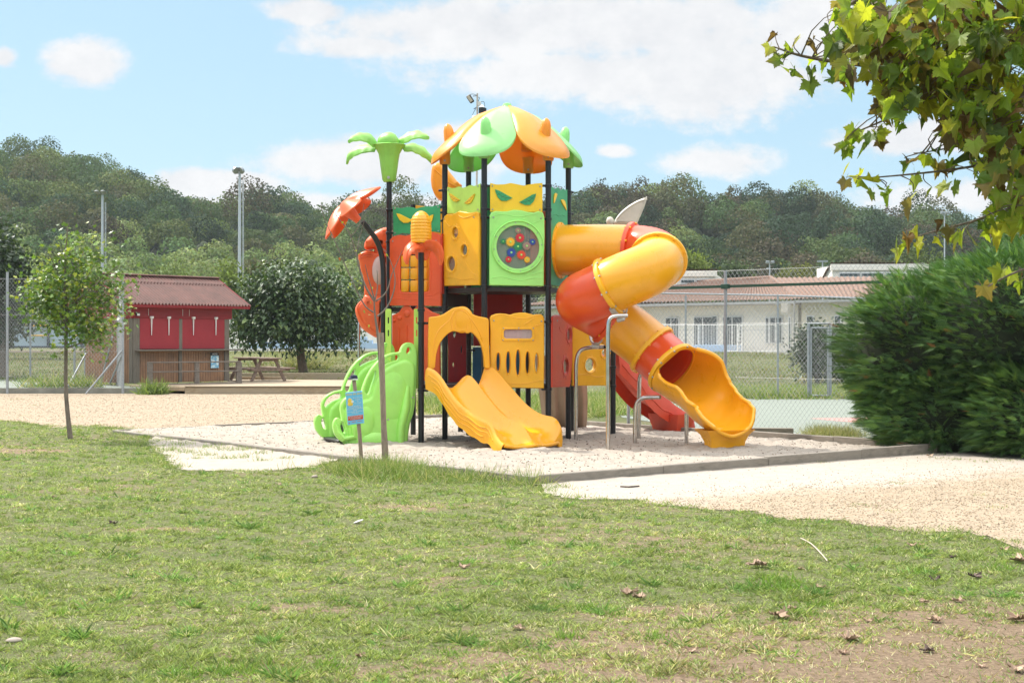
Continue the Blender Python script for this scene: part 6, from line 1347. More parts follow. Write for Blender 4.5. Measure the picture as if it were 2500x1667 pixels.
# conifer hedge on the right
def hedge():
    b = Vector((8.9, 25.6, 0)); t = thing('conifer_hedge', b, 'big dense dark green cypress hedge filling the right side', 'hedge')
    # body: outline in plan, billowing surface
    cen = np.array([(7.85, 27.3, 1.85), (9.15, 26.4, 2.15), (10.9, 25.4, 2.2), (13.0, 24.4, 2.3), (8.6, 28.6, 1.6), (10.3, 27.4, 2.2), (8.2, 26.9, .7), (9.6, 25.6, .7), (11.2, 24.6, .7), (13.0, 24.0, .8)]); rad = np.array([(1.50, 1.4, 1.35), (1.6, 1.5, 1.60), (1.9, 1.6, 1.70), (2.0, 1.8, 1.9), (1.6, 1.6, 1.7), (2.2, 2.0, 1.9), (1.35, 1.25, 1.1), (1.5, 1.3, 1.1), (1.6, 1.35, 1.1), (1.7, 1.4, 1.2)])
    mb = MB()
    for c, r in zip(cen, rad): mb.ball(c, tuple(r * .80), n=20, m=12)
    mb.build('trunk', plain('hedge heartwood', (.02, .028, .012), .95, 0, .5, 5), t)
    PVl, PFl = [], []
    for k in range(7):     # one feathery spray: paired fingers along a stem
        y = .12 + .125 * k; L_ = .34 * (1 - .10 * k)
        for s in (-1, 1):
            i0 = len(PVl); PVl += [(0, y - .02, 0), (s * L_ * .40, y + L_ * .38, .03), (s * L_ * .78, y + L_ * 1.1, -.03), (s * L_ * .34, y + L_ * .52, .03), (0, y + .03, 0)]; PFl.append(tuple(range(i0, i0 + 5)) if s > 0 else tuple(range(i0 + 4, i0 - 1, -1)))
    i0 = len(PVl); PVl += [(-.03, 0, 0), (.03, 0, 0), (.02, .9, .02), (0, 1.2, 0), (-.02, .9, .02)]; PFl.append(tuple(range(i0, i0 + 5)))
    Ts, Ds, Cs, Us = [], [], [], []
    for c, r in zip(cen, rad):
        n = 8200; d = sph(n); d = d[(d[:, 1] < .45) & (d[:, 2] > -.85)]; n = len(d); lump = .98 + .07 * nz(d[:, 0] * 2 + c[0], d[:, 2] * 3, 2.4, 3) + .10 * nz(d[:, 0] * 1.8 + d[:, 2] * 1.5, d[:, 2] * 7 + c[1], 2.8, 6) + .04 * nz(d[:, 0] * 6, d[:, 2] * 12, 2.5, 16)
        lump = lump * rng.uniform(.80, 1.03, n); d_ = np.sign(d) * np.abs(d) ** .78; p = c + d_ * r * lump[:, None] * .96; p[:, 2] = np.maximum(p[:, 2], .12 + rng.uniform(0, .3, n))
        ins = np.zeros(n, bool)
        for c2, r2 in zip(cen, rad):
            if c2 is not c: ins |= (((p - c2) / (r2 * .80)) ** 2).sum(1) < 1
        p, d = p[~ins], d[~ins]; n = len(p)
        dr = d * np.array((.9, .75, .45)) + np.array((-.32, -.12, .14)) + rng.normal(size=(n, 3)) * np.array((.34, .34, .20)); Ts.append(p); Ds.append(dr); Us.append(d + rng.normal(size=(n, 3)) * .35 + np.array((0, 0, .5)))
        base = np.array([(.07, .145, .038), (.10, .19, .044), (.048, .112, .034), (.145, .24, .055), (.078, .155, .052)])[rng.integers(0, 5, n)]; Cs.append(base * rng.uniform(.75, 1.25, (n, 1)))
    Ts, Ds, Cs, Us = map(np.concatenate, (Ts, Ds, Cs, Us)); k = rng.choice(len(Ts), 150, False); Cs[k] = (.30, .14, .06); Cs *= (1 + .28 * nz(Ts[:, 0] * 1.0 + Ts[:, 1], Ts[:, 2], 1.7, 71))[:, None]
    M = frames(Ds, ups=Us) * (rng.uniform(.12, .30, len(Ts)))[:, None, None]
    scatter('crown', PVl, PFl, M, Ts, Cs, leafmat('cypress sprays', .18, .55, .35), t)
    # brown twigs at its foot
    mb = MB()
    for i in range(16):
        p = P(rnd.uniform(2230, 2300), rnd.uniform(1085, 1100), 25.9); p.z = abs(p.z) * .2; v = Vector((rnd.uniform(-.5, .2), rnd.uniform(-.3, .1), rnd.uniform(.0, .30))); mb.tube([p, p + v * .5 + Vector((0, 0, .05)), p + v], [.009, .006, .003], 5)
    mb.build('dead_twigs', plain('dead twig', (.30, .24, .19), .9), t)
hedge()
# plane tree whose boughs hang in from the right
def plane_tree():
    b = Vector((6.4, 9.6, 0)); t = thing('plane_tree', b, 'plane tree with big lobed yellow-green and browning leaves hanging in top right', 'tree')
    q = lambda px, py, Y=9.6: P(px, py, Y)
    mb = MB(); top = Vector((6.0, 9.7, 3.6)); mb.tube([b + Vector((0, 0, -.1)), Vector((6.3, 9.6, 1.6)), top, Vector((5.9, 9.8, 5.5))], [.24, .2, .17, .10], 14)
    tw = []
    def limb(pts, r0, r1_=.004):
        p = smoothline(pts, 2); mb.tube(p, [r0 + (r1_ - r0) * i / (len(p) - 1) for i in range(len(p))], 8); return p
    L1 = limb([top, q(2650, 60), q(2450, 120), q(2250, 170), q(2100, 160), q(1960, 140), q(1890, 115)], .035)
    L2 = limb([top, q(2600, 330), q(2420, 400), q(2300, 418), q(2180, 430), q(2100, 436)], .014, .003)
    L3 = limb([top + Vector((0, 0, -.4)), q(2600, 420), q(2500, 500), q(2380, 540), q(2280, 565), q(2230, 580)], .014, .003)
    L4 = limb([q(2450, 150), q(2300, 230), q(2190, 280), q(2110, 315), q(2070, 330)], .012, .003)
    L5 = limb([top, q(2600, -60), q(2350, -80), q(2150, -40), q(2060, 20)], .06)
    L6 = limb([q(2560, 300), q(2450, 320), q(2380, 350), q(2300, 365), q(2240, 375)], .010, .003)
    L7 = limb([q(2600, 620), q(2520, 650), q(2460, 672), q(2412, 700)], .012)
    T, S = [], []
    def dense(px, py, rx, ry, n, dy=.7):
        n = int(n * .84)
        for _ in range(n):
            a = rnd.uniform(0, 6.28); r = math.sqrt(rnd.random()); T.append(q(px + rx * r * math.cos(a), py + ry * r * math.sin(a), 9.6 + rnd.uniform(-dy, dy))); S.append(rnd.uniform(.09, .17))
    for a in ((2450, 60, 170, 130, 150), (2300, 70, 160, 90, 130), (2170, 70, 110, 80, 80), (2080, 50, 60, 60, 34), (2130, 140, 90, 60, 40), (2250, 200, 100, 70, 70), (2380, 220, 110, 110, 120), (2480, 300, 90, 120, 110), (2180, 240, 50, 40, 20), (2450, 410, 70, 70, 62), (2495, 500, 50, 50, 34), (2360, 330, 60, 40, 26), (2350, 130, 140, 80, 90), (2060, 110, 40, 40, 14),
              (2700, 150, 220, 300, 130), (2450, -120, 350, 110, 150), (2440, 540, 40, 30, 10)): dense(*a)
    for L_, st in ((L1, 2), (L2, 2), (L3, 2), (L4, 2), (L6, 2)):
        for i in range(len(L_) // 3, len(L_), st): T.append(L_[i] + Vector((rnd.uniform(-.06, .06), rnd.uniform(-.06, .06), -.05 + rnd.uniform(-.08, .05)))); S.append(rnd.uniform(.06, .12))
    for (px, py) in ((1880, 115), (1893, 88), (1925, 110), (1950, 95), (1940, 170), (1910, 165), (1975, 200), (1985, 100), (1990, 140), (2020, 150), (2030, 190), (2072, 345), (2085, 315), (2105, 330), (2112, 360), (2140, 325), (2150, 345), (2065, 440), (2070, 405), (2100, 430), (2130, 470), (2230, 475), (2225, 500), (2160, 465), (2180, 300), (2195, 305), (2190, 590), (2205, 610), (2215, 580), (2240, 560), (2250, 590), (2320, 560), (2300, 545), (2350, 570), (2220, 400), (2260, 380), (2290, 400), (2400, 700), (2470, 665), (2490, 690), (2445, 660), (2310, 450), (2310, 415), (2340, 575), (2150, 200), (2080, 215)): T.append(q(px, py, 9.6 + rnd.uniform(-.1, .1))); S.append(rnd.uniform(.08, .135))
    lp = [v for L_ in (L1, L2, L3, L4, L5, L6, L7) for v in L_]
    for i in range(0, len(T), 2):
        e = T[i]; p = min(lp, key=lambda v: (v - e).length + rnd.uniform(0, .15)); dl = (e - p).length
        if .05 < dl < 1.5: mid = p.lerp(e, .5) + Vector((rnd.uniform(-.08, .08), rnd.uniform(-.08, .08), .10 * dl)); mb.tube(smoothline([p, mid, e + Vector((0, 0, .02))], 1), [.0045 + .003 * dl, .0035, .0022], 5, False)
    mb.build('trunk', BARK, t)
    T = np.array([tuple(v) for v in T]); S = np.array(S) * .9; n = len(T)
    D = rng.normal(size=(n, 3)) * .55; D[:, 2] -= .75; D[:, 0] -= .25; U = rng.normal(size=(n, 3)) * .55 + np.array((-.45, -.35, .6))
    M = frames(D, ups=U) * S[:, None, None]
    pal = np.array([(.22, .32, .04), (.33, .41, .05), (.13, .21, .045), (.42, .43, .05), (.18, .15, .06), (.11, .16, .045), (.18, .26, .04), (.42, .45, .07), (.14, .10, .055)])
    C = pal[rng.choice(9, n, p=(.2, .16, .16, .09, .07, .12, .12, .04, .04))] * rng.uniform(.75, 1.2, (n, 1))
    V0, F0 = maple(5, 1.0, .66); kind = rng.choice(3, n, p=(.42, .33, .25)); nb = len(V0)
    for kk in range(3):
        V = []
        for x, y, z in V0:
            y += .1; r_ = math.hypot(x, y)
            if kk == 0: V.append((x, y, .25 * abs(x) - .16 * r_ * r_))
            elif kk == 1: V.append((x * .82, y * .94, .65 * abs(x) - .38 * y * y + .06 * math.sin(9 * x + 5 * y)))
            else: V.append((x * .55 * (1 - .25 * y), y * .85, .75 * abs(x) ** 1.3 - .55 * y * y + .12 * math.sin(11 * x + 7 * y)))
        V += [(-.012, -.62, 0), (.012, -.62, 0), (.015, .1, 0), (-.015, .1, 0)]; k = len(V); F = F0 + [(k - 4, k - 3, k - 2, k - 1)]; q_ = kind == kk; Ck = C[q_].copy()
        if kk == 2: b_ = rng.random(len(Ck)) < .5; Ck[b_] = np.array((.17, .105, .05)) * rng.uniform(.6, 1.4, (b_.sum(), 1))
        # paler centre, browning margin of each leaf
        cv = np.repeat(Ck[:, None, :], k, axis=1); edge = np.array([min(1, math.hypot(a_, b__) ** 2) for a_, b__, _ in V]); br = (rng.random((len(Ck), 1)) < .45) * edge[None, :] * .65
        cv = cv * (1 - br[..., None]) + np.array((.26, .16, .05)) * br[..., None]
        c4 = cv * rng.uniform(.85, 1.15, cv.shape[:2])[..., None]
        scatter('crown', V, F, M[q_], T[q_], np.clip(c4, 0, 1), leafmat('plane leaves', .50, .5, .35), t)
plane_tree()
# ================================================================== GRASS
def in_lawn(x, y): return inpoly(x, y, LAWN) & ~((box_dist(x, y) < .14))
def lawn():
    # blades per depth band, wider blades farther off
    NB = 13; NT = 78000; yt = 8.2 * (36 / 8.2) ** rng.uniform(0, 1, NT); yt = np.where(rng.random(NT) < .55, yt, 8.2 + (36 - 8.2) * rng.random(NT) ** 1.5); xt = rng.uniform(-1.05, 1.05, NT) * yt * .36 * 1.02
    ts = rng.uniform(.5, 1.5, NT); x = np.repeat(xt, NB); y = np.repeat(yt, NB); N = len(x); tsz = np.repeat(ts, NB); tid = np.repeat(np.arange(NT), NB); th_ = rng.uniform(0, 6.283, N); el = np.radians(rng.uniform(8, 68, N)); rd = rng.uniform(0, .012, N) * tsz
    x = x + rd * np.cos(th_); y = y + rd * np.sin(th_)
    clump = .5 * nz(x, y, 2.6, 31) + .9 * nz(x, y, 9, 32); dry = nz(x, y, .8, 33) + .6 * nz(x, y, 3, 34)
    # brown worn corner bottom right and a few bald spots
    worn = WORN(x, y) * 1.25
    keep = in_lawn(x + rng.normal(size=N) * .05, y + .16 * nz(x, y, 4, 7) + rng.normal(size=N) * .10) & (rng.random(N) < np.clip(.86 + .26 * clump - .50 * worn, .10, 1))
    x, y, clump, dry, worn, tsz, tid, th_, el = x[keep], y[keep], clump[keep], dry[keep], worn[keep], tsz[keep], tid[keep], th_[keep], el[keep]; n = len(x)
    h = rng.uniform(.022, .055, n) * tsz ** .7 * (1 + .35 * np.clip(clump, -1, 1.6)); tuft = (nz(x, y, 5.5, 40) > 1.05); h = np.where(tuft, h * 1.7, h)
    wd = .0019 + y * .00019; D = np.stack([np.cos(th_) * np.cos(el), np.sin(th_) * np.cos(el), np.sin(el)], 1)
    F = frames(D, ups=-np.tile((0, 0, 1.0), (n, 1)) + rng.normal(size=(n, 3)) * .25); F[:, :, 0] *= wd[:, None]; F[:, :, 1] *= h[:, None]; F[:, :, 2] *= h[:, None]
    pal = np.array([(.25, .315, .115), (.33, .385, .155), (.175, .24, .08), (.37, .41, .17), (.56, .52, .35), (.36, .28, .19)]); pr = np.clip(np.stack([.30 - .05 * dry, .24 + 0 * dry, .18 + .06 * clump * .5 - .03 * dry, .14 + .03 * dry, .09 + .07 * np.clip(dry, -1, 2) + .25 * worn, .04 + .03 * dry + .45 * worn], 1), .005, 5); pr /= pr.sum(1, keepdims=True)
    ch = (((rng.random(NT)[tid] * .75 + rng.random(n) * .25))[:, None] > np.cumsum(pr, 1)).sum(1).clip(0, 5); C = pal[ch] * rng.uniform(.75, 1.25, (n, 1)) * (1 + .07 * nz(x, y, 1.6, 61))[:, None] * rng.uniform(.68, 1.32, NT)[tid][:, None]; C[tuft & (ch < 3)] *= np.array((.72, .95, .8))
    T = np.stack([x, y, np.full(n, -.003)], 1)
    o = scatter('lawn_grass', [(-1, 0, 0), (1, 0, 0), (.75, .55, .10), (0, 1, .32), (-.75, .55, .10)], [(0, 1, 2, 3, 4)], F, T, np.clip(C, 0, 1), leafmat('grass blades', .30, .6, .25)); tag(o, 'short patchy green lawn with dry straw-coloured spots', 'grass', kind='stuff')
def long_grass(name, pts, label, n_each, hmin, hmax, spread, cols, width=.004, group=None):
    X_, Y_, Z_, H_ = [], [], [], []
    for (x, y, z, s) in pts:
        k = int(n_each * s); X_.append(x + rng.normal(size=k) * spread * s); Y_.append(y + rng.normal(size=k) * spread * s); Z_.append(np.full(k, z)); H_.append(rng.uniform(hmin, hmax, k) * s ** .4)
    x, y, z, h = map(np.concatenate, (X_, Y_, Z_, H_)); n = len(x); D = rng.normal(size=(n, 3)) * .62; D[:, 2] = rng.uniform(.45, 1.1, n)
    F = frames(D); F[:, :, 0] *= width; F[:, :, 1] *= h[:, None]; F[:, :, 2] *= h[:, None]; C = np.array(cols)[rng.integers(0, len(cols), n)] * rng.uniform(.7, 1.3, (n, 1))
    o = scatter(name, [(-1, 0, 0), (1, 0, 0), (.8, .4, .05), (.5, .75, .20), (0, 1, .45), (-.5, .75, .20), (-.8, .4, .05)], [(0, 1, 2, 6), (6, 2, 3, 5), (5, 3, 4)], F, np.stack([x, y, z], 1), np.clip(C, 0, 1), MATS['grass blades']); return tag(o, label, 'grass', group, 'stuff')
lawn()
GC = [(.17, .25, .06), (.21, .30, .07), (.34, .35, .15), (.48, .43, .25), (.12, .19, .04), (.15, .23, .05)]
pts = []
for _ in range(120):
    px = rnd.choice((rnd.gauss(925, 60), rnd.gauss(1060, 110), rnd.uniform(790, 1310))); Y_ = 22.4 - (px - 800) * .0033 - abs(rnd.gauss(.0, .45)) + .1; pts.append((X(px, Y_), Y_, 0, rnd.uniform(.3, 1.0) + .7 * math.exp(-((px - 935) / 70) ** 2)))
long_grass('tall_grass', pts, 'uncut tall grass round the sapling stake and along the sandbox board', 62, .04, .36, .16, GC, .0038)
pts = [(*G(px, py).xy, .0, s) for px, py, s in ((250, 1048, .8), (320, 1050, .7), (360, 1068, .9), (400, 1075, .7), (440, 1086, .8), (480, 1080, .6), (520, 1092, .8), (560, 1098, .9), (600, 1100, .7), (640, 1108, .6), (380, 1100, .9), (420, 1140, .9), (350, 1130, .9), (700, 1120, .5), (480, 1120, .3), (420, 1100, .8), (455, 1105, .7), (500, 1112, .6), (545, 1120, .5), (590, 1118, .6), (640, 1125, .4), (380, 1125, .8), (290, 1060, .8), (330, 1085, 1), (1330, 1200, .7), (1400, 1215, .6), (1365, 1190, .5), (1560, 1225, .3), (130, 1160, .6), (250, 1200, .6), (360, 1205, .6), (230, 1178, .5), (440, 1215, .5), (180, 1062, .8), (100, 1045, .6), (1310, 1175, .8), (900, 1150, .9), (1100, 1180, .8), (1200, 1190, .8))]
long_grass('grass_tufts', pts, 'scattered longer green tufts at the sandy edge of the lawn', 130, .06, .16, .20, GC[:3] + [GC[4]], .0036)
pts = [(*G(px, py).xy, 0, s) for px, py, s in ((1900, 1420, .8), (1860, 1435, .9), (1930, 1440, .8), (1960, 1500, .5), (1500, 1500, .5), (1430, 1490, .5), (1380, 1560, .5), (600, 1640, .8), (800, 1630, .6), (450, 1650, .7), (1600, 1560, .5), (2000, 1480, .5), (2250, 1400, .5), (1100, 1600, .4), (150, 1500, .4), (2440, 1390, .6), (1250, 1330, .4))]
long_grass('grass_tufts', pts, 'bright coarse tufts standing out of the near lawn', 150, .04, .13, .13, [(.15, .27, .04), (.19, .31, .05), (.12, .22, .035)], .0036)
pts = [(*G(px, py).xy, 0, s) for px, py, s in ((2000, 1130, .5), (2190, 1180, .4), (2110, 1235, .5), (2180, 1250, .5), (2290, 1290, .5), (2390, 1210, .4), (2430, 1240, .4), (2300, 1120, .6), (2340, 1122, .6), (2400, 1128, .7), (2460, 1125, .7), (2280, 1110, .5), (660, 1000, .5), (700, 1000, .4), (85, 990, .5), (40, 975, .7), (190, 1018, .4), (60, 1015, .4), (780, 998, .4))]
long_grass('weeds', pts, 'small green weeds sprouting through the gravel', 90, .02, .07, .22, GC, .004)
pts = [(X(px, Y), Y, 0, s) for px, Y, s in [(rnd.uniform(1985, 2075), rnd.uniform(29.6, 30.4), rnd.uniform(.6, 1.1)) for i in range(26)]]
long_grass('dry_weeds', pts, 'dry straw-green weeds at the fence foot left of the cypress hedge', 170, .10, .38, .2, [(.36, .34, .16), (.42, .38, .22), (.22, .26, .09)], .004)
pts = [(X(px, Y), Y, 0, rnd.uniform(.7, 1.3)) for px, Y in [(rnd.uniform(1040, 1560), rnd.uniform(38, 47)) for i in range(230)]]
long_grass('meadow_grass', pts, 'rough tall meadow grass and weeds behind the play tower', 120, .12, .5, .45, GC + [(.30, .33, .14)], .010)
pts = [(X(px, Y), Y, hgt(0, Y), rnd.uniform(.7, 1.3)) for px, Y in [(rnd.uniform(1540, 2100), 49.4 + rnd.random() ** 2 * 9) for i in range(300)]] + [(X(px, Y), Y, hgt(0, Y), 1.0) for px, Y in [(rnd.uniform(60, 250), rnd.uniform(60, 64)) for i in range(40)]]
long_grass('bank_grass', pts, 'long seeding grass at the foot of the bank beyond the court', 80, .10, .38, .5, GC, .012)
pts = [(X(px, Y), Y, hgt(0, Y), rnd.uniform(.8, 1.4)) for px, Y in [(rnd.uniform(540, 2150) if rnd.random() < .8 else rnd.uniform(-50, 320), rnd.uniform(62, 92)) for i in range(900)]]
long_grass('bank_grass', pts, 'mown green bank rising to the pool fence and clubhouse', 60, .05, .16, 1.0, [(.14, .20, .06), (.18, .23, .08), (.24, .22, .12), (.27, .21, .14), (.12, .14, .06)], .018)

# ================================================================== BUILDINGS AND MASTS IN THE BACKGROUND
TILE_, nt_, b_, o_ = nodes_of('roman roof tiles')
_w = tex(nt_, 'Noise', 5.5, 8, .85); _w2 = tex(nt_, 'Noise', 30, 3, .6)
nt_.links.new(ramp(nt_, _w.outputs[0], [(.25, (.09, .055, .04)), (.42, (.18, .105, .075)), (.58, (.235, .15, .11)), (.78, (.30, .235, .19))]), b_.inputs['Base Color']); b_.inputs['Roughness'].default_value = .85
CREAMW = plain('cream render', (.76, .68, .55), .85, 0, .05, .6, .1); WHITEW = plain('white render', (.86, .81, .72), .85, 0, .04, .8, .1); GLASS = plain('dark window glass', (.05, .065, .07), .12, 0, .3, 1.5)
def tiled(mb, a, b, c, d, n, m=10, amp=.11):
    """roof slope a-b at the eave, d-c at the top, in half-round tile rows"""
    rows = []; nn = ((b - a).cross(d - a)).normalized(); nn = nn if nn.z > 0 else -nn
    for i in range(m + 1):
        f = i / m; l, r_ = a.lerp(d, f), b.lerp(c, f)
        rows.append([l.lerp(r_, k / (n * 4)) + nn * (amp * abs(math.sin(math.pi * k / 4)) + .05 * (i % 2)) for k in range(n * 4 + 1)])
    mb.grid(rows)
def clubhouse():
    t = thing('clubhouse', (17.8, 89, 1.15), 'long low white clubhouse with terracotta hip roof behind the wire fences', 'building')
    zb, ze = 1.15, 4.38; K = Vector((17.76, 89, 0)); Lf = Vector((1.4, 105.5, 0)); d = (K - Lf).normalized(); n = Vector((d.y, -d.x, 0)); n = n if n.y < 0 else -n
    def W(p, z): return Vector((p.x, p.y, z))
    # front wing
    a, b = Lf - n * 1.0 + d * .8, K - n * 1.0 - d * .5; mb = MB(); c, e = b - n * 12, a - n * 12
    for z in (zb - .3, ze): mb.v += [tuple(W(p, z)) for p in (a, b, c, e)]
    mb.f += [(i, (i + 1) % 4, 4 + (i + 1) % 4, 4 + i) for i in range(4)]; wall = mb.build('wall', WHITEW, t, False)
    ap = P(1882, 681, 98); lp = W(Lf - n * 7 + d * 7, 6.0); mb = MB(); ea, eb = W(Lf + Vector((-.5, 0, 0)), ze + .1), W(K + d * .3 + n * .0, ze + .1)
    tiled(mb, ea, eb, ap, lp, 84, 18); bk = W(Lf - n * 14, ze + .1); tiled(mb, bk, ea, lp, lp + Vector((.02, .02, 0)), 40, 10); roof = mb.build('roof', TILE_, t, True, 25)
    MB().box((ea + eb) / 2 + Vector((0, 0, -.14)), ((eb - ea).length, .14, .16), d).build('gutter', plain('zinc gutter', (.40, .39, .38), .5, .3), roof, False)
    MB().box(W((Lf + K) / 2 - n * .5, ze - .12), ((eb - ea).length - .6, 1.1, .06), d).build('soffit', plain('soffit boards', (.42, .37, .33), .8), t, False)
    MB().tube([eb + Vector((0, 0, .10)), ap + Vector((0, 0, .1))], .14, 8).build('ridge', TILE_, roof); MB().tube([lp + Vector((0, 0, .1)), ap + Vector((0, 0, .1))], .14, 8).build('ridge', TILE_, roof)
    # right wing, turned slightly towards the viewer
    K2 = P(1943, 735, 88.6); K2.z = 0; E2 = Vector((30.5, 77.5, 0)); d2 = (E2 - K2).normalized(); n2 = Vector((d2.y, -d2.x, 0)); n2 = n2 if n2.y < 0 else -n2; mb = MB(); a2, b2 = K2 - n2 * .7, E2 - n2 * .7
    for z in (zb - .3, ze): mb.v += [tuple(W(p, z)) for p in (a2, b2, b2 - n2 * 12, a2 - n2 * 9)]
    mb.f += [(i, (i + 1) % 4, 4 + (i + 1) % 4, 4 + i) for i in range(4)]; mb.build('wall', CREAMW, t, False)
    mb = MB(); tiled(mb, W(K2 + n2 * .1, ze + .12), W(E2, ze + .12), W(E2 - n2 * 7 + d2 * 1, 5.75), ap + Vector((.05, 0, .02)), 60, 18); r2 = mb.build('roof', TILE_, t, True, 25)
    MB().box(W((K2 + E2) / 2 + n2 * .05, ze - .02), ((E2 - K2).length, .14, .16), d2).build('gutter', MATS['zinc gutter'], r2, False)
    # openings on the front wing (photo columns): x0, x1, y0, y1
    fr = Plane(Lf - n * 1.0, K - n * 1.0, .03)
    for i, (x0, x1, y0, y1) in enumerate(((1628, 1653, 777, 842), (1697, 1739, 775, 842), (1741, 1751, 773, 841), (1768, 1812, 774, 842), (1872, 1877, 777, 836), (1883, 1909, 776, 836), (1655, 1657, 778, 842))):
        (a0, q0), (a1, q1) = fr.uv(x0, y1), fr.uv(x1, y0); w_ = MB().box(fr.pt((a0 + a1) / 2, (q0 + q1) / 2, .02), (a1 - a0 + .16, .10, q1 - q0 + .16), fr.u, None, .01).build('window', WHITE, t)
        MB().box(fr.pt((a0 + a1) / 2, (q0 + q1) / 2, .085), (a1 - a0, .03, q1 - q0), fr.u).build('pane', GLASS, w_, False)
        if x1 - x0 > 20: MB().box(fr.pt((a0 + a1) / 2, (q0 + q1) / 2, .11), (.07, .03, q1 - q0), fr.u).build('mullion', WHITE, w_, False)
    f2 = Plane(a2, b2, .03)
    for (x0, x1, y0, y1) in ((1972, 1986, 773, 800), (2040, 2052, 772, 800), (1928, 1930, 776, 850)):
        (a0, q0), (a1, q1) = f2.uv(x0, y1), f2.uv(x1, y0); w_ = MB().box(f2.pt((a0 + a1) / 2, (q0 + q1) / 2, .02), (a1 - a0 + .14, .08, q1 - q0 + .14), f2.u, None, .01).build('window', WHITE, t); MB().box(f2.pt((a0 + a1) / 2, (q0 + q1) / 2, .07), (a1 - a0, .03, q1 - q0), f2.u).build('pane', GLASS, w_, False)
    MB().cyl(W(K2 + n2 * .2, zb), W(K2 + n2 * .2, ze), .05, n=8).build('downpipe', MATS['zinc gutter'], t)
    MB().box(P(1918, 752, 88.4), (.5, .3, .6), d).build('wall_box', plain('meter box', (.5, .46, .4), .7), t, False)
    # skylight boxes on the roof
    for (x0, x1, y0, y1, Y, wins) in ((1560, 1745, 664, 700, 103, ((1663, 1694), (1700, 1731))), (2032, 2260, 648, 684, 98, ((2050, 2098), (2103, 2155), (2163, 2210)))):
        s_ = Y / FOC; c = P((x0 + x1) / 2, (y0 + y1) / 2, Y); w = (x1 - x0) * s_; h = (y1 - y0) * s_
        sk = MB().box(c + Vector((0, 2.5, -.2)), (w, 5, h + .4), (1, 0, 0)).build('skylight', WHITEW, t, False)
        MB().box(c + Vector((0, -.08, h / 2 - .12)), (w + .3, .2, .42), (1, 0, 0)).build('skylight_band', WHITEW, sk, False)
        m2 = MB(); tiled(m2, c + Vector((-w / 2 - .2, -.25, h / 2 + .12)), c + Vector((w / 2 + .2, -.25, h / 2 + .12)), c + Vector((w / 2 + .2, 5, h / 2 - 1.6)), c + Vector((-w / 2 - .2, 5, h / 2 - 1.6)), int(w / .25), 4); m2.build('skylight_roof', TILE_, sk, True, 25)
        m2 = MB()
        if x0 < 1800: m2.add([c + Vector((w / 2, 0, h / 2 - .1)), c + Vector((w / 2 + 2.2, 1.2, -h / 2 - .3)), c + Vector((w / 2 + 2.2, 3, -h / 2 - .3)), c + Vector((w / 2, 0, -h / 2 - .3)), c + Vector((w / 2, 4, h / 2 - .1)), c + Vector((w / 2, 4, -h / 2 - .3))], [(0, 3, 1), (0, 1, 2, 4), (3, 5, 2, 1), (4, 2, 5)]); m2.build('skylight_cheek', WHITEW, sk, False)
        for (wx0, wx1) in wins:
            zc = Z(y0 + (y1 - y0) * .64, Y); f_ = MB().box(Vector((X((wx0 + wx1) / 2, Y), Y - .05, zc)), ((wx1 - wx0) * s_ + .1, .1, 8.5 * s_ + .14), (1, 0, 0)).build('window', WHITE, sk, False); MB().box(Vector((X((wx0 + wx1) / 2, Y), Y - .11, zc)), ((wx1 - wx0) * s_, .03, 6.5 * s_), (1, 0, 0)).build('pane', GLASS, f_, False)
    # terrace slab
    tr = MB(); p0, p1 = P(1100, 858, 101), P(1925, 865, 86.5); p0.z = p1.z = 0; dd = (p1 - p0); tr.box((p0 + p1) / 2 + Vector((0, 1.6, .98)), (dd.length, 5, .34), dd); tag(tr.build('terrace', plain('terrace concrete', (.42, .37, .31), .9, 0, .15, 2), None, False), kind='structure')
clubhouse()
def picket_fence(name, p, q, h, n, lab, every=12, z=1.15):
    t = thing(name, (p[0], p[1], z), lab, 'railing', 'white bar railings before the pool and clubhouse'); p, q = Vector((p[0], p[1], z)), Vector((q[0], q[1], z)); d = q - p
    mb = MB(); k = int(d.length / n)
    for i in range(k + 1): mb.cyl(p + d * i / k + Vector((0, 0, .08)), p + d * i / k + Vector((0, 0, h)), .016, n=4)
    mb.build('bars', WHITE, t, False); 
    for zz in (.12, h): MB().cyl(p + Vector((0, 0, zz)), q + Vector((0, 0, zz)), .025, n=6).build('rail', WHITE, t)
    for i in range(0, k + 1, every): MB().cyl(p + d * i / k, p + d * i / k + Vector((0, 0, h + .04)), .05, n=8).build('railing_post', WHITE, t)
picket_fence('bar_railing', (X(1440, 96), 96), (X(1925, 87.5), 87.5), 1.78, .115, 'white bar railing along the clubhouse terrace', 24)
picket_fence('bar_railing', (X(540, 98), 98), (X(930, 100), 100), 1.95, .14, 'white bar railing behind the pale blue pool wall, left of the tower', 16, 1.2)
LBL = plain('pale pool blue', (.42, .55, .72), .6, 0, .06, 1.5)
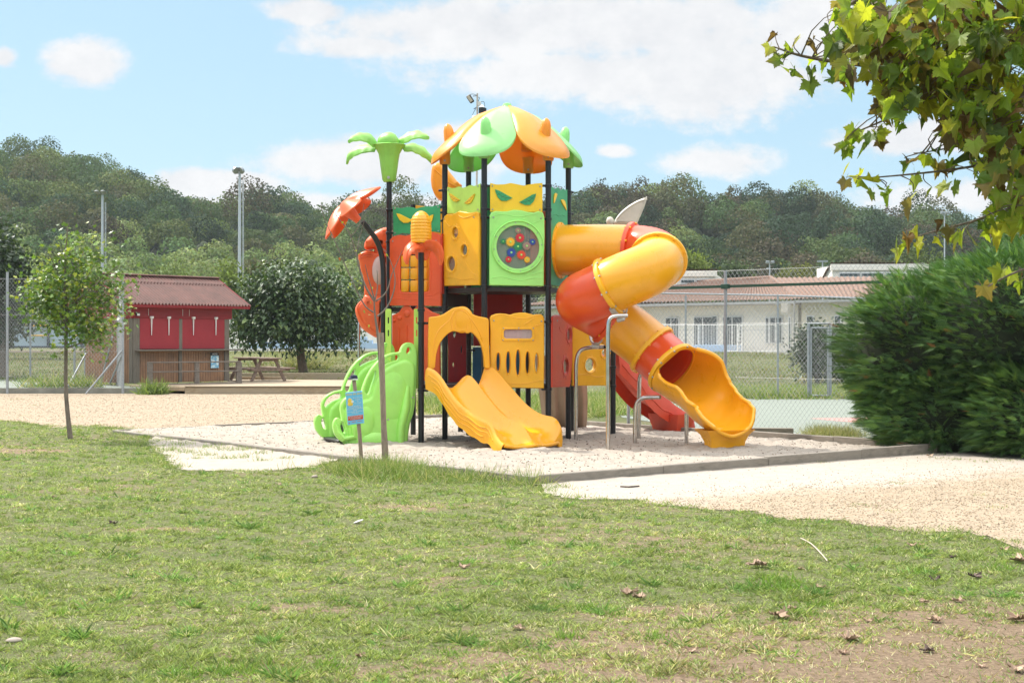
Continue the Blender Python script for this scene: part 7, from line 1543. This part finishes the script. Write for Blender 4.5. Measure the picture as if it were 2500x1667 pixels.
def pool_walls():
    for (pts, Y, lb) in (([(604, 850), (604, 836), (660, 835), (662, 829), (678, 829), (680, 836), (800, 836), (846, 838), (862, 838), (862, 832), (878, 832), (878, 822), (896, 822), (896, 830), (910, 830), (910, 838), (935, 838), (935, 851)], 99, 'long stepped pale blue pool wall seen under the round tree'), ([(1690, 859), (1690, 843), (1700, 843), (1700, 842), (1812, 842), (1812, 859)], 90.5, 'low light blue wall in front of the clubhouse windows')):
        pl = Plane((X(500, Y), Y), (X(2000, Y), Y)); mb = MB(); pl.slab(mb, pl.many(lambda a, b: (a, b), pts), [], .8, .02, 0, 1); c = P(pts[0][0], pts[0][1], Y); tag(mb.build('pool_wall', LBL, None, True, 38, c), lb, 'low wall', 'pale blue walls by the pool')
    Y = 104; c = P(760, 860, Y); mb = MB(); mb.box(P(740, 812, Y) + Vector((0, 2, 0)), (14, 4, 2.8), (1, 0, 0)); o = mb.build('changing_block', WHITEW, None, True, 38, c); tag(o, 'low pale changing-room block behind the pool railing', 'building')
    MB().box(P(700, 815, Y) + Vector((0, -.05, 0)), (2.2, .1, 1.6), (1, 0, 0)).build('door', plain('beige slats', (.5, .46, .4), .7), o, False); MB().box(P(800, 812, Y) + Vector((0, -.05, 0)), (1.6, .1, 1.1), (1, 0, 0)).build('window', GLASS, o, False)
pool_walls()
def ladder_chair():
    Y = 88.5; t = thing('step_ladder', P(1808, 856, Y), 'white metal steps standing on the terrace before the clubhouse', 'ladder'); mb = MB()
    for dx in (0, 6): mb.cyl(P(1806 + dx, 790, Y), P(1800 + dx * 1.8, 857, Y), .035, n=6)
    mb.build('frame', WHITE, t)
    for y in range(796, 856, 9): MB().cyl(P(1805 - (y - 790) * .08, y, Y), P(1812 - (y - 790) * 0, y, Y), .03, n=6).build('rung', WHITE, t)
ladder_chair()
# laurel bush by the gate
s_ = 62 / FOC
leaf_cluster_tree('laurel_bush', (X(1995, 62), 62, hgt(0, 62)), 'dense rounded laurel bush behind the wire gate', 'bush', [(tuple(P(1990, 870, 62)), (40 * s_, 30 * s_, 55 * s_)), (tuple(P(1985, 835, 62.3)), (34 * s_, 28 * s_, 32 * s_)), (tuple(P(2035, 850, 62.5)), (40 * s_, 30 * s_, 50 * s_)), (tuple(P(2070, 880, 62.5)), (40 * s_, 30 * s_, 50 * s_))], 6500, .17, [(.05, .08, .035), (.07, .11, .045), (.04, .065, .03)], [([Vector((X(1995, 62), 62, hgt(0, 62) - .1)), P(1995, 870, 62)], .12, .05)], MATS['dark glossy leaves'], dens_pow=.3)
# reed clump behind the mulberry
long_grass('reed_clump', [(X(px, 72), 72, hgt(0, 72), 1.0) for px in (716, 724, 766, 774)], 'wispy reed clump behind the round dark tree', 60, .6, 1.7, .3, [(.34, .34, .20), (.26, .28, .12), (.42, .38, .26)], .018)
long_grass('fern_tuft', [(X(372, 53), 53, 0, 1.0), (X(385, 53), 53, 0, .8)], 'leafy green weed growing at the edge of the wooden terrace', 200, .25, .75, .22, [(.14, .2, .06), (.2, .26, .08)], .02)
long_grass('verge_weeds', [(X(px, 54.3), 54.3, .2, rnd.uniform(.5, 1)) for px in (70, 110, 125, 150, 160, 190, 205, 212, 222, 230)], 'dry weeds along the far side of the raised court', 110, .2, .8, .3, GC, .014)
# padel court of blue glass far left
def padel():
    Y = 84; t = thing('glass_court', P(150, 880, Y), 'far glass-walled sports court with dark posts and yellow rails at the left', 'court enclosure')
    GL = glassy('bluish glass', (.42, .52, .60), 1.1); pl = Plane((X(-200, Y), Y), (X(240, Y), Y))
    for (x0, x1) in ((-190, -30), (-26, 28), (34, 116), (121, 198), (203, 262), (266, 330)): mb = MB(); pl.slab(mb, pl.many(lambda a, b: (a, b), [(x0, 846), (x0, 798), (x1, 798), (x1, 846)]), [], .03, .005); mb.build('glass_panel', GL, t)
    DK = plain('dark steel', (.05, .06, .08), .5)
    for x in (-28, 30, 118, 200, 264): MB().box(P(x, 820, Y - .1), (.14, .14, 1.35), (1, 0, 0)).build('court_post', DK if x % 4 == 0 or x > 100 else GALV, t, False)
    for y, r_ in ((795, .06), (847, .06)): MB().box(P(70, y, Y - .12), (13.5, .08, r_ * 2), (1, 0, 0)).build('court_rail', DK, t, False)
    YR = plain('yellow rail', (.75, .42, .05), .5)
    for (x0, x1, y) in ((60, 116, 795), (60, 116, 819), (180, 205, 819)): MB().cyl(P(x0, y, Y - .25), P(x1, y, Y - .25), .05, n=6).build('yellow_rail', YR, t)
    MB().box(P(165, 830, Y + 1.5), (2.4, .2, .9), (1, 0, 0)).build('blue_banner', plain('banner blue', (.05, .16, .45), .6), t, False)
    mb = MB().box(P(90, 858, 79), (7.5, 1.0, .12), (1, 0, 0)); tag(mb.build('dirt_strip', plain('dusty earth', (.42, .33, .24), .95), None, False), kind='structure')
padel()
def mast(px, top, Y, w, lab, head, lad=True):
    b = Vector((X(px, Y), Y, hgt(0, Y))); s_ = Y / FOC; t = thing('floodlight_mast', b, lab, 'floodlight mast', 'tall floodlight masts against the wooded hill'); zt = Z(top, Y)
    MB().tube([b, Vector((b.x + .05, Y, zt))], [w * s_ * .62, w * s_ * .38], 12).build('mast_pole', GALV2, t)
    if lad:
        x = b.x + w * s_ * 1.05; mb = MB()
        for dx in (0, 2.6 * s_): mb.cyl((x + dx, Y, b.z + 3), (x + dx * .8, Y, zt - 12 * s_ * 1.5), .025, n=5)
        z = b.z + 3.2
        while z < zt - 1.6: mb.cyl((x, Y, z), (x + 2.6 * s_, Y, z), .018, n=4); z += .42
        mb.build('ladder', GALV2, t)
    return t, s_, zt
GALV2 = plain('pale galvanised', (.46, .49, .52), .5, .3, .08)
LAMPH = plain('lamp housing', (.30, .32, .33), .4, .5)
t, s_, zt = mast(249, 476, 150, 7, 'shorter floodlight mast with two flat hooded lamps on the left', 0)
for dx in (-9, 6): MB().box(Vector((X(249 + dx, 150), 149.6, Z(471, 150))), (12 * s_, 1.0, 4.5 * s_), (1, 0, .12), (0, 1, -.25), .12).build('lamp_head', LAMPH, t)
t, s_, zt = mast(584, 424, 130, 8, 'taller floodlight mast with ladder rising left of the play tower', 0)
for dx, tl in ((-7, .7), (8, -.7)): h = MB().lathe(Vector((X(584 + dx, 130), 129.6, Z(417, 130))), [(.06, -.2), (.30, -.1), (.34, .12), (.1, .16)], 14, (tl, -.6, -.5)); h.build('lamp_head', LAMPH, t)
MB().box(Vector((X(584, 130), 130, Z(423, 130))), (20 * s_, .1, .12), (1, 0, 0)).build('lamp_bar', LAMPH, t)
for px, top, bot, Y, lb in ((1879, 640, 700, 118, 'small grey box lamps on a short pole above the clubhouse roof'), (2008, 638, 700, 120, 'thin pole with a flat crossbar lamp near the right skylight'), (2306, 520, 640, 125, 'twin white floodlights on a pole behind the hanging leaves')):
    s_ = Y / FOC; t = thing('lamp_pole', (X(px, Y), Y, 1.2), lb, 'lamp pole', 'small lamp poles behind the clubhouse'); MB().cyl((X(px, Y), Y, 1.2), (X(px, Y), Y, Z(top, Y)), 1.6 * s_, n=8).build('pole', GALV2, t)
    if px == 2008: MB().box(P(px, top, Y), (26 * s_, .2, .16), (1, 0, 0)).build('lamp_head', LAMPH, t)
    else:
        for dx in (-5, 7): MB().box(P(px + dx, top, Y), (8 * s_, .4, 7 * s_), (1, 0, .2 if dx > 0 else -.1), None, .03).build('lamp_head', LAMPH, t)
        if px == 1879: MB().box(P(px - 5, top + 16, Y), (5 * s_, .3, 4 * s_), (1, 0, 0), None, .02).build('lamp_head', LAMPH, t)
def camera_pole():
    Y = 42.0; t = thing('lamp_pole', (X(1165, Y), Y, 0), 'slim pale pole with a square floodlight and black drum rising behind the petal roof', 'lamp pole'); q = lambda x, y, dy=0: P(*r1(x, y), Y + dy); s_ = Y / FOC / 5.226
    MB().tube([Vector((X(1164, Y), Y, -.1)), q(648, 1300), q(655, 150)], [13 * s_, 13 * s_, 11 * s_], 10).build('pole', plain('pale pole', (.42, .38, .33), .6), t)
    l = MB().box(q(565, 220), (110 * s_, 34 * s_, 60 * s_), (.55, 0, -.83), (0, 1, 0), .02); lo = l.build('floodlight', plain('lamp black', (.03, .03, .032), .5), t); MB().box(q(560, 222, -.01) + Vector((0, -17 * s_ - .01, 0)), (84 * s_, .01, 38 * s_), (.55, 0, -.83), (0, 1, 0)).build('lamp_glass', plain('lamp glass', (.40, .36, .27), .3), lo, False)
    MB().tube([q(600, 185), q(652, 180)], 5 * s_, 6).build('arm', BLK, t)
    MB().lathe(q(722, 400), [(50 * s_, 0), (50 * s_, 60 * s_), (44 * s_, 64 * s_)], 16).build('drum', BLK, t); MB().lathe(q(712, 330), [(44 * s_, 0), (20 * s_, 30 * s_), (8 * s_, 40 * s_)], 12).build('drum_cap', WHITE, t)
    MB().box(q(680, 280), (50 * s_, 20 * s_, 55 * s_), (1, 0, .25), None, .01).build('junction_box', plain('box grey', (.55, .55, .52), .5), t); MB().lathe(q(618, 490), [(30 * s_, 0), (34 * s_, 40 * s_), (22 * s_, 60 * s_)], 12).build('speaker', WHITE, t)
    for pts in (([(560, 165), (600, 155), (650, 175)]), ([(700, 260), (740, 250), (752, 300), (745, 330)]), ([(655, 200), (690, 200), (660, 260), (640, 340), (600, 400), (585, 470)]), ([(630, 345), (600, 350), (655, 320)])): MB().tube(smoothline([q(*p) for p in pts], 2), 3.2 * s_, 5).build('cable', BLK, t)
camera_pole()
# plank and bench behind the sandbox
o = MB().box(G(1850, 1053, .1) , (1.5, .14, .16), (1, -.1, 0), None, .01).build('loose_timber', WEATHB, None, True, 38, G(1850, 1053, 0)); tag(o, 'short grey timber lying on the far edge of the sandbox beside the slide foot', 'timber')
# ================================================================== FALLEN LEAVES, STONES, TWIGS
DRY = plain('dead leaf', (.42, .29, .20), .8, 0, .4, 9)
def dead_leaf(px, py, size, lab, seed, curl=1.0, dark=False, grp='curled brown plane leaves lying on the lawn'):
    r_ = random.Random(seed); c = G(px, py, 0); V, F = maple(5, .5, .62); mb = MB(); a = r_.uniform(0, 6.28); vs = []
    for x, y, z in V:
        y -= .05; k = .9 * curl; zz = .10 + k * (abs(x) ** 1.4) * .9 * r_.uniform(.6, 1.4) + k * .35 * (y * y) * r_.uniform(.5, 1.4) + r_.uniform(-.03, .05); xx = x * (1 - .35 * abs(x) * 2 * k * .6)
        vs.append(c + Vector((xx * math.cos(a) - y * math.sin(a), xx * math.sin(a) + y * math.cos(a), zz)) * size)
    mb.shell  # noqa
    n = len(vs); top = vs; bot = [v + Vector((0, 0, -.0035)) for v in vs]; mb.add(top + bot, list(F) + [tuple(i + n for i in f[::-1]) for f in F] + [(i, i + n, (i % (n - 1)) + 1 + n, (i % (n - 1)) + 1) for i in range(1, n)])
    m = DRYD if dark else DRY; o = mb.build('dead_leaf', m, None, True, 60, c); tag(o, lab, 'leaf', grp)
DRYD = plain('dark dead leaf', (.12, .08, .065), .8, 0, .4, 9)
SM = 'small crumpled brown leaf lying on the lawn'
for i, (px, py, sz, lb) in enumerate(((1537, 1455, .16, 'long dry tan leaf with raised tip, left one of a touching pair'), (1562, 1463, .13, 'shorter curled tan leaf, right one of a touching pair'), (1133, 1388, .12, 'crumpled brown leaf alone in green grass below the double slide'), (1853, 1387, .19, 'large shrivelled brown leaf with jagged edges right of the coarse tuft'),
      (1933, 1490, .10, 'folded grey-brown leaf just below the bright coarse tuft'), (1902, 1512, .16, 'pale flat leaf below the folded one near the bright tuft'), (2075, 1566, .15, 'pale curled leaf at the top of the brown worn patch'), (2484, 1518, .17, 'large light tan leaf at the right edge above the worn patch'), (2267, 1593, .10, 'blackish shrivelled leaf on the brown worn patch'),
      (2484, 1640, .14, 'ragged brown leaf in the bottom right corner'), (2380, 1412, .13, 'dark brown leaf on the far right lawn below the gravel'), (2281, 1418, .11, 'small crumpled brown leaf left of the dark leaf on the upper right lawn'), (1688, 1592, .09, 'little cupped leaf on bare earth near the bottom centre'), (2256, 1473, .09, 'small brown leaf above the worn patch, beside fine green blades'), (2340, 1471, .10, 'small leaf on the right lawn just above the worn patch edge'), (2226, 1335, .11, 'small brown leaf at the lawn edge directly below the gravel'), (2326, 1362, .08, 'tiny brown leaf between two dark ones on the right lawn'), (2452, 1345, .10, 'small brown leaf where lawn and gravel meet at far right'), (2490, 1375, .18, 'big torn brown leaf at the right edge under the gravel'),
      (1955, 1391, .07, 'tiny brown leaf at the foot of the coarse tuft, touching its blades'), (2003, 1438, .10, 'small leaf lying right of the bright coarse tuft'), (2285, 1520, .12, 'small brown leaf on the worn edge below the tan leaf'), (2120, 1520, .09, 'tiny pale-edged leaf below and right of the coarse tuft'), (2250, 1332, .07, 'tiny leaf beside the small one under the gravel edge'), (1265, 1538, .09, 'small brown leaf near the bottom centre left of the cupped one'), (276, 1281, .12, 'dark curled leaf standing in grass at the left'), (130, 1215, .08, 'tiny brown leaf on the far left lawn near the bald spots'), (880, 1605, .08, 'small leaf at the very bottom of the lawn, left half'), (680, 1185, .10, 'small brown leaf near the sandbox board left of the tall grass'), (1923, 1121, .16, 'crumpled leaf lying against the sandbox board on the white sand'), (2270, 1116, .14, 'brown leaf lying by the right corner of the sandbox'), (2396, 1630, .07, 'tiny leaf near the ragged one in the bottom right corner'), (2060, 1597, .08, 'tiny leaf in the middle of the brown worn patch'))):
    dead_leaf(px, py, sz * 1.45, lb, i, 1.0, 'dark' in lb or 'black' in lb, 'curled brown plane leaves lying on the lawn' if not lb.startswith(('small', 'tiny')) else 'small crumpled leaves on the lawn')
o = MB().ball(G(34, 1562, .015), (.055, .04, .02), (1, .2, 0), (-.2, 1, 0)).build('stone', plain('pale stone', (.34, .28, .23), .85, 0, .2, 20, .3), None, True, 38, G(34, 1562)); tag(o, 'flat pale stone in the grass near the lower left corner', 'stone')
o = MB().ball(G(875, 1272, .03), (.06, .04, .012), (1, .1, .35), (-.1, 1, 0)).build('pale_scrap', plain('pale scrap', (.5, .48, .45), .7), None, True, 38, G(875, 1272)); tag(o, 'small white scrap lying in the mid lawn', 'scrap')
o = MB().ball(G(768, 1163, .02), (.05, .04, .025), (1, .1, .1), (-.1, 1, 0)).build('stone', MATS['pale stone'], None, True, 38, G(768, 1163)); tag(o, 'pinkish stone at the grass edge left of the tall grass', 'stone')
tw_ = smoothline([G(1955, 1313, .02), G(1980, 1325, .04), G(2000, 1345, .05), G(2020, 1368, .02)], 2); o = MB().tube(tw_, .006, 6).build('twig', plain('pale twig', (.5, .42, .33), .8), None, True, 38, G(1985, 1340)); tag(o, 'long pale curved twig lying on the lawn right of centre', 'twig')
o = MB().tube([G(1515, 1187, .015), G(1535, 1188, .02), G(1560, 1186, .015)], .012, 6).build('twig', BARKD, None, True, 38, G(1537, 1187)); tag(o, 'short dark stick lying on the white sand', 'twig')
def pebbles():
    n = 95000; y = 12 + rng.random(n) * 17; x = rng.uniform(0, 12, n); d = box_dist(x, y); w = np.clip((d - 1.5 - .12 * np.maximum(x - 1.5, 0)) / 2.8, .03, .9)
    k = (rng.random(n) < w) & (d > .2) & ~inpoly(x, y, LAWN) & (x < y * .37); x, y = x[k], y[k]
    n2 = 26000; y2 = rng.uniform(31, 53, n2); x2 = rng.uniform(-19, -1.5, n2); k2 = (box_dist(x2, y2) > .3) & ~inpoly(x2, y2, LAWN) & (x2 > -y2 * .37); x, y = np.concatenate([x, x2[k2]]), np.concatenate([y, y2[k2]]); n = len(x)
    s_ = rng.uniform(.004, .013, n) * np.where(y > 31, 1.35, 1); D = sph(n); D[:, 2] *= .3; F = frames(D, ups=np.tile((0, 0, 1.0), (n, 1)) + rng.normal(size=(n, 3)) * .2) * s_[:, None, None]
    pal = np.array([(.40, .30, .19), (.30, .215, .13), (.48, .40, .29), (.24, .18, .12), (.36, .295, .22)]); C = pal[rng.integers(0, 5, n)] * rng.uniform(.7, 1.2, (n, 1))
    V = [(1, 0, 0), (0, 1, 0), (-1, 0, 0), (0, -1, 0), (.5, .5, .55), (-.5, .5, .5), (-.5, -.5, .6), (.5, -.5, .5)]; FF = [(0, 1, 4), (1, 2, 5), (2, 3, 6), (3, 0, 7), (4, 5, 6, 7), (0, 4, 7), (1, 5, 4), (2, 6, 5), (3, 7, 6)]
    m, nt, b, o = nodes_of('pebble stone'); a = nt.nodes.new('ShaderNodeAttribute'); a.attribute_name = 'tint'; nt.links.new(a.outputs[0], b.inputs['Base Color']); b.inputs['Roughness'].default_value = .9
    tag(scatter('gravel_stones', V, FF, F, np.stack([x, y, np.full(n, .007)], 1), C, m), 'loose pebbles strewn over the gravel path', 'gravel', kind='stuff')
    # bark crumbs and bits on the play sand
    n = 3000; a_ = rng.uniform(.2, LU - .2, n); c_ = rng.uniform(.2, LW - .2, n); u = (SF - SL).normalized(); w_ = (SB - SL).normalized(); x = SL.x + u.x * a_ + w_.x * c_; y = SL.y + u.y * a_ + w_.y * c_
    z = .06 + .018 * nz(x, y, 3.1, 21) + .016 * nz(x, y, 8, 22); s_ = rng.uniform(.006, .022, n); D = sph(n); D[:, 2] *= .2; F = frames(D, ups=np.tile((0, 0, 1.0), (n, 1))) * s_[:, None, None]; F[:, :, 0] *= .4
    C = np.array([(.16, .11, .08), (.30, .23, .17), (.09, .065, .05)])[rng.integers(0, 3, n)]
    tag(scatter('bark_crumbs', V, FF, F, np.stack([x, y, z], 1), C, m), 'dark crumbs of bark scattered on the play sand', 'debris', kind='stuff')
pebbles()
# soft fringe where the lawn thins out into sand and gravel
def fringe():
    pts = []
    for (a, b) in zip(LAWN_PX[1:-2], LAWN_PX[2:-1]):
        A, B = G(*a), G(*b); L_ = (B - A).length
        for i in range(max(1, int(L_ / .16))):
            p = A.lerp(B, rnd.random()); pts.append((p.x + rnd.gauss(0, .10), p.y + rnd.gauss(.06, .13), 0, rnd.uniform(.25, .8)))
    long_grass('lawn_fringe', pts, 'uneven fringe of green and straw grass along the sand', 75, .03, .085, .13, GC, .0034)
fringe()
# ================================================================== HAZE
hz, nt_, b_, o_ = nodes_of('air'); nt_.nodes.remove(b_); pv = nt_.nodes.new('ShaderNodeVolumePrincipled'); pv.inputs['Density'].default_value = .00016; pv.inputs['Color'].default_value = (.86, .93, 1, 1); pv.inputs['Anisotropy'].default_value = .2
nt_.links.new(pv.outputs[0], o_.inputs['Volume'])
tag(MB().box((0, 190, 27), (900, 620, 56)).build('haze', hz, None, False), 'thin pale air between the viewer and the hill', 'haze', kind='stuff')
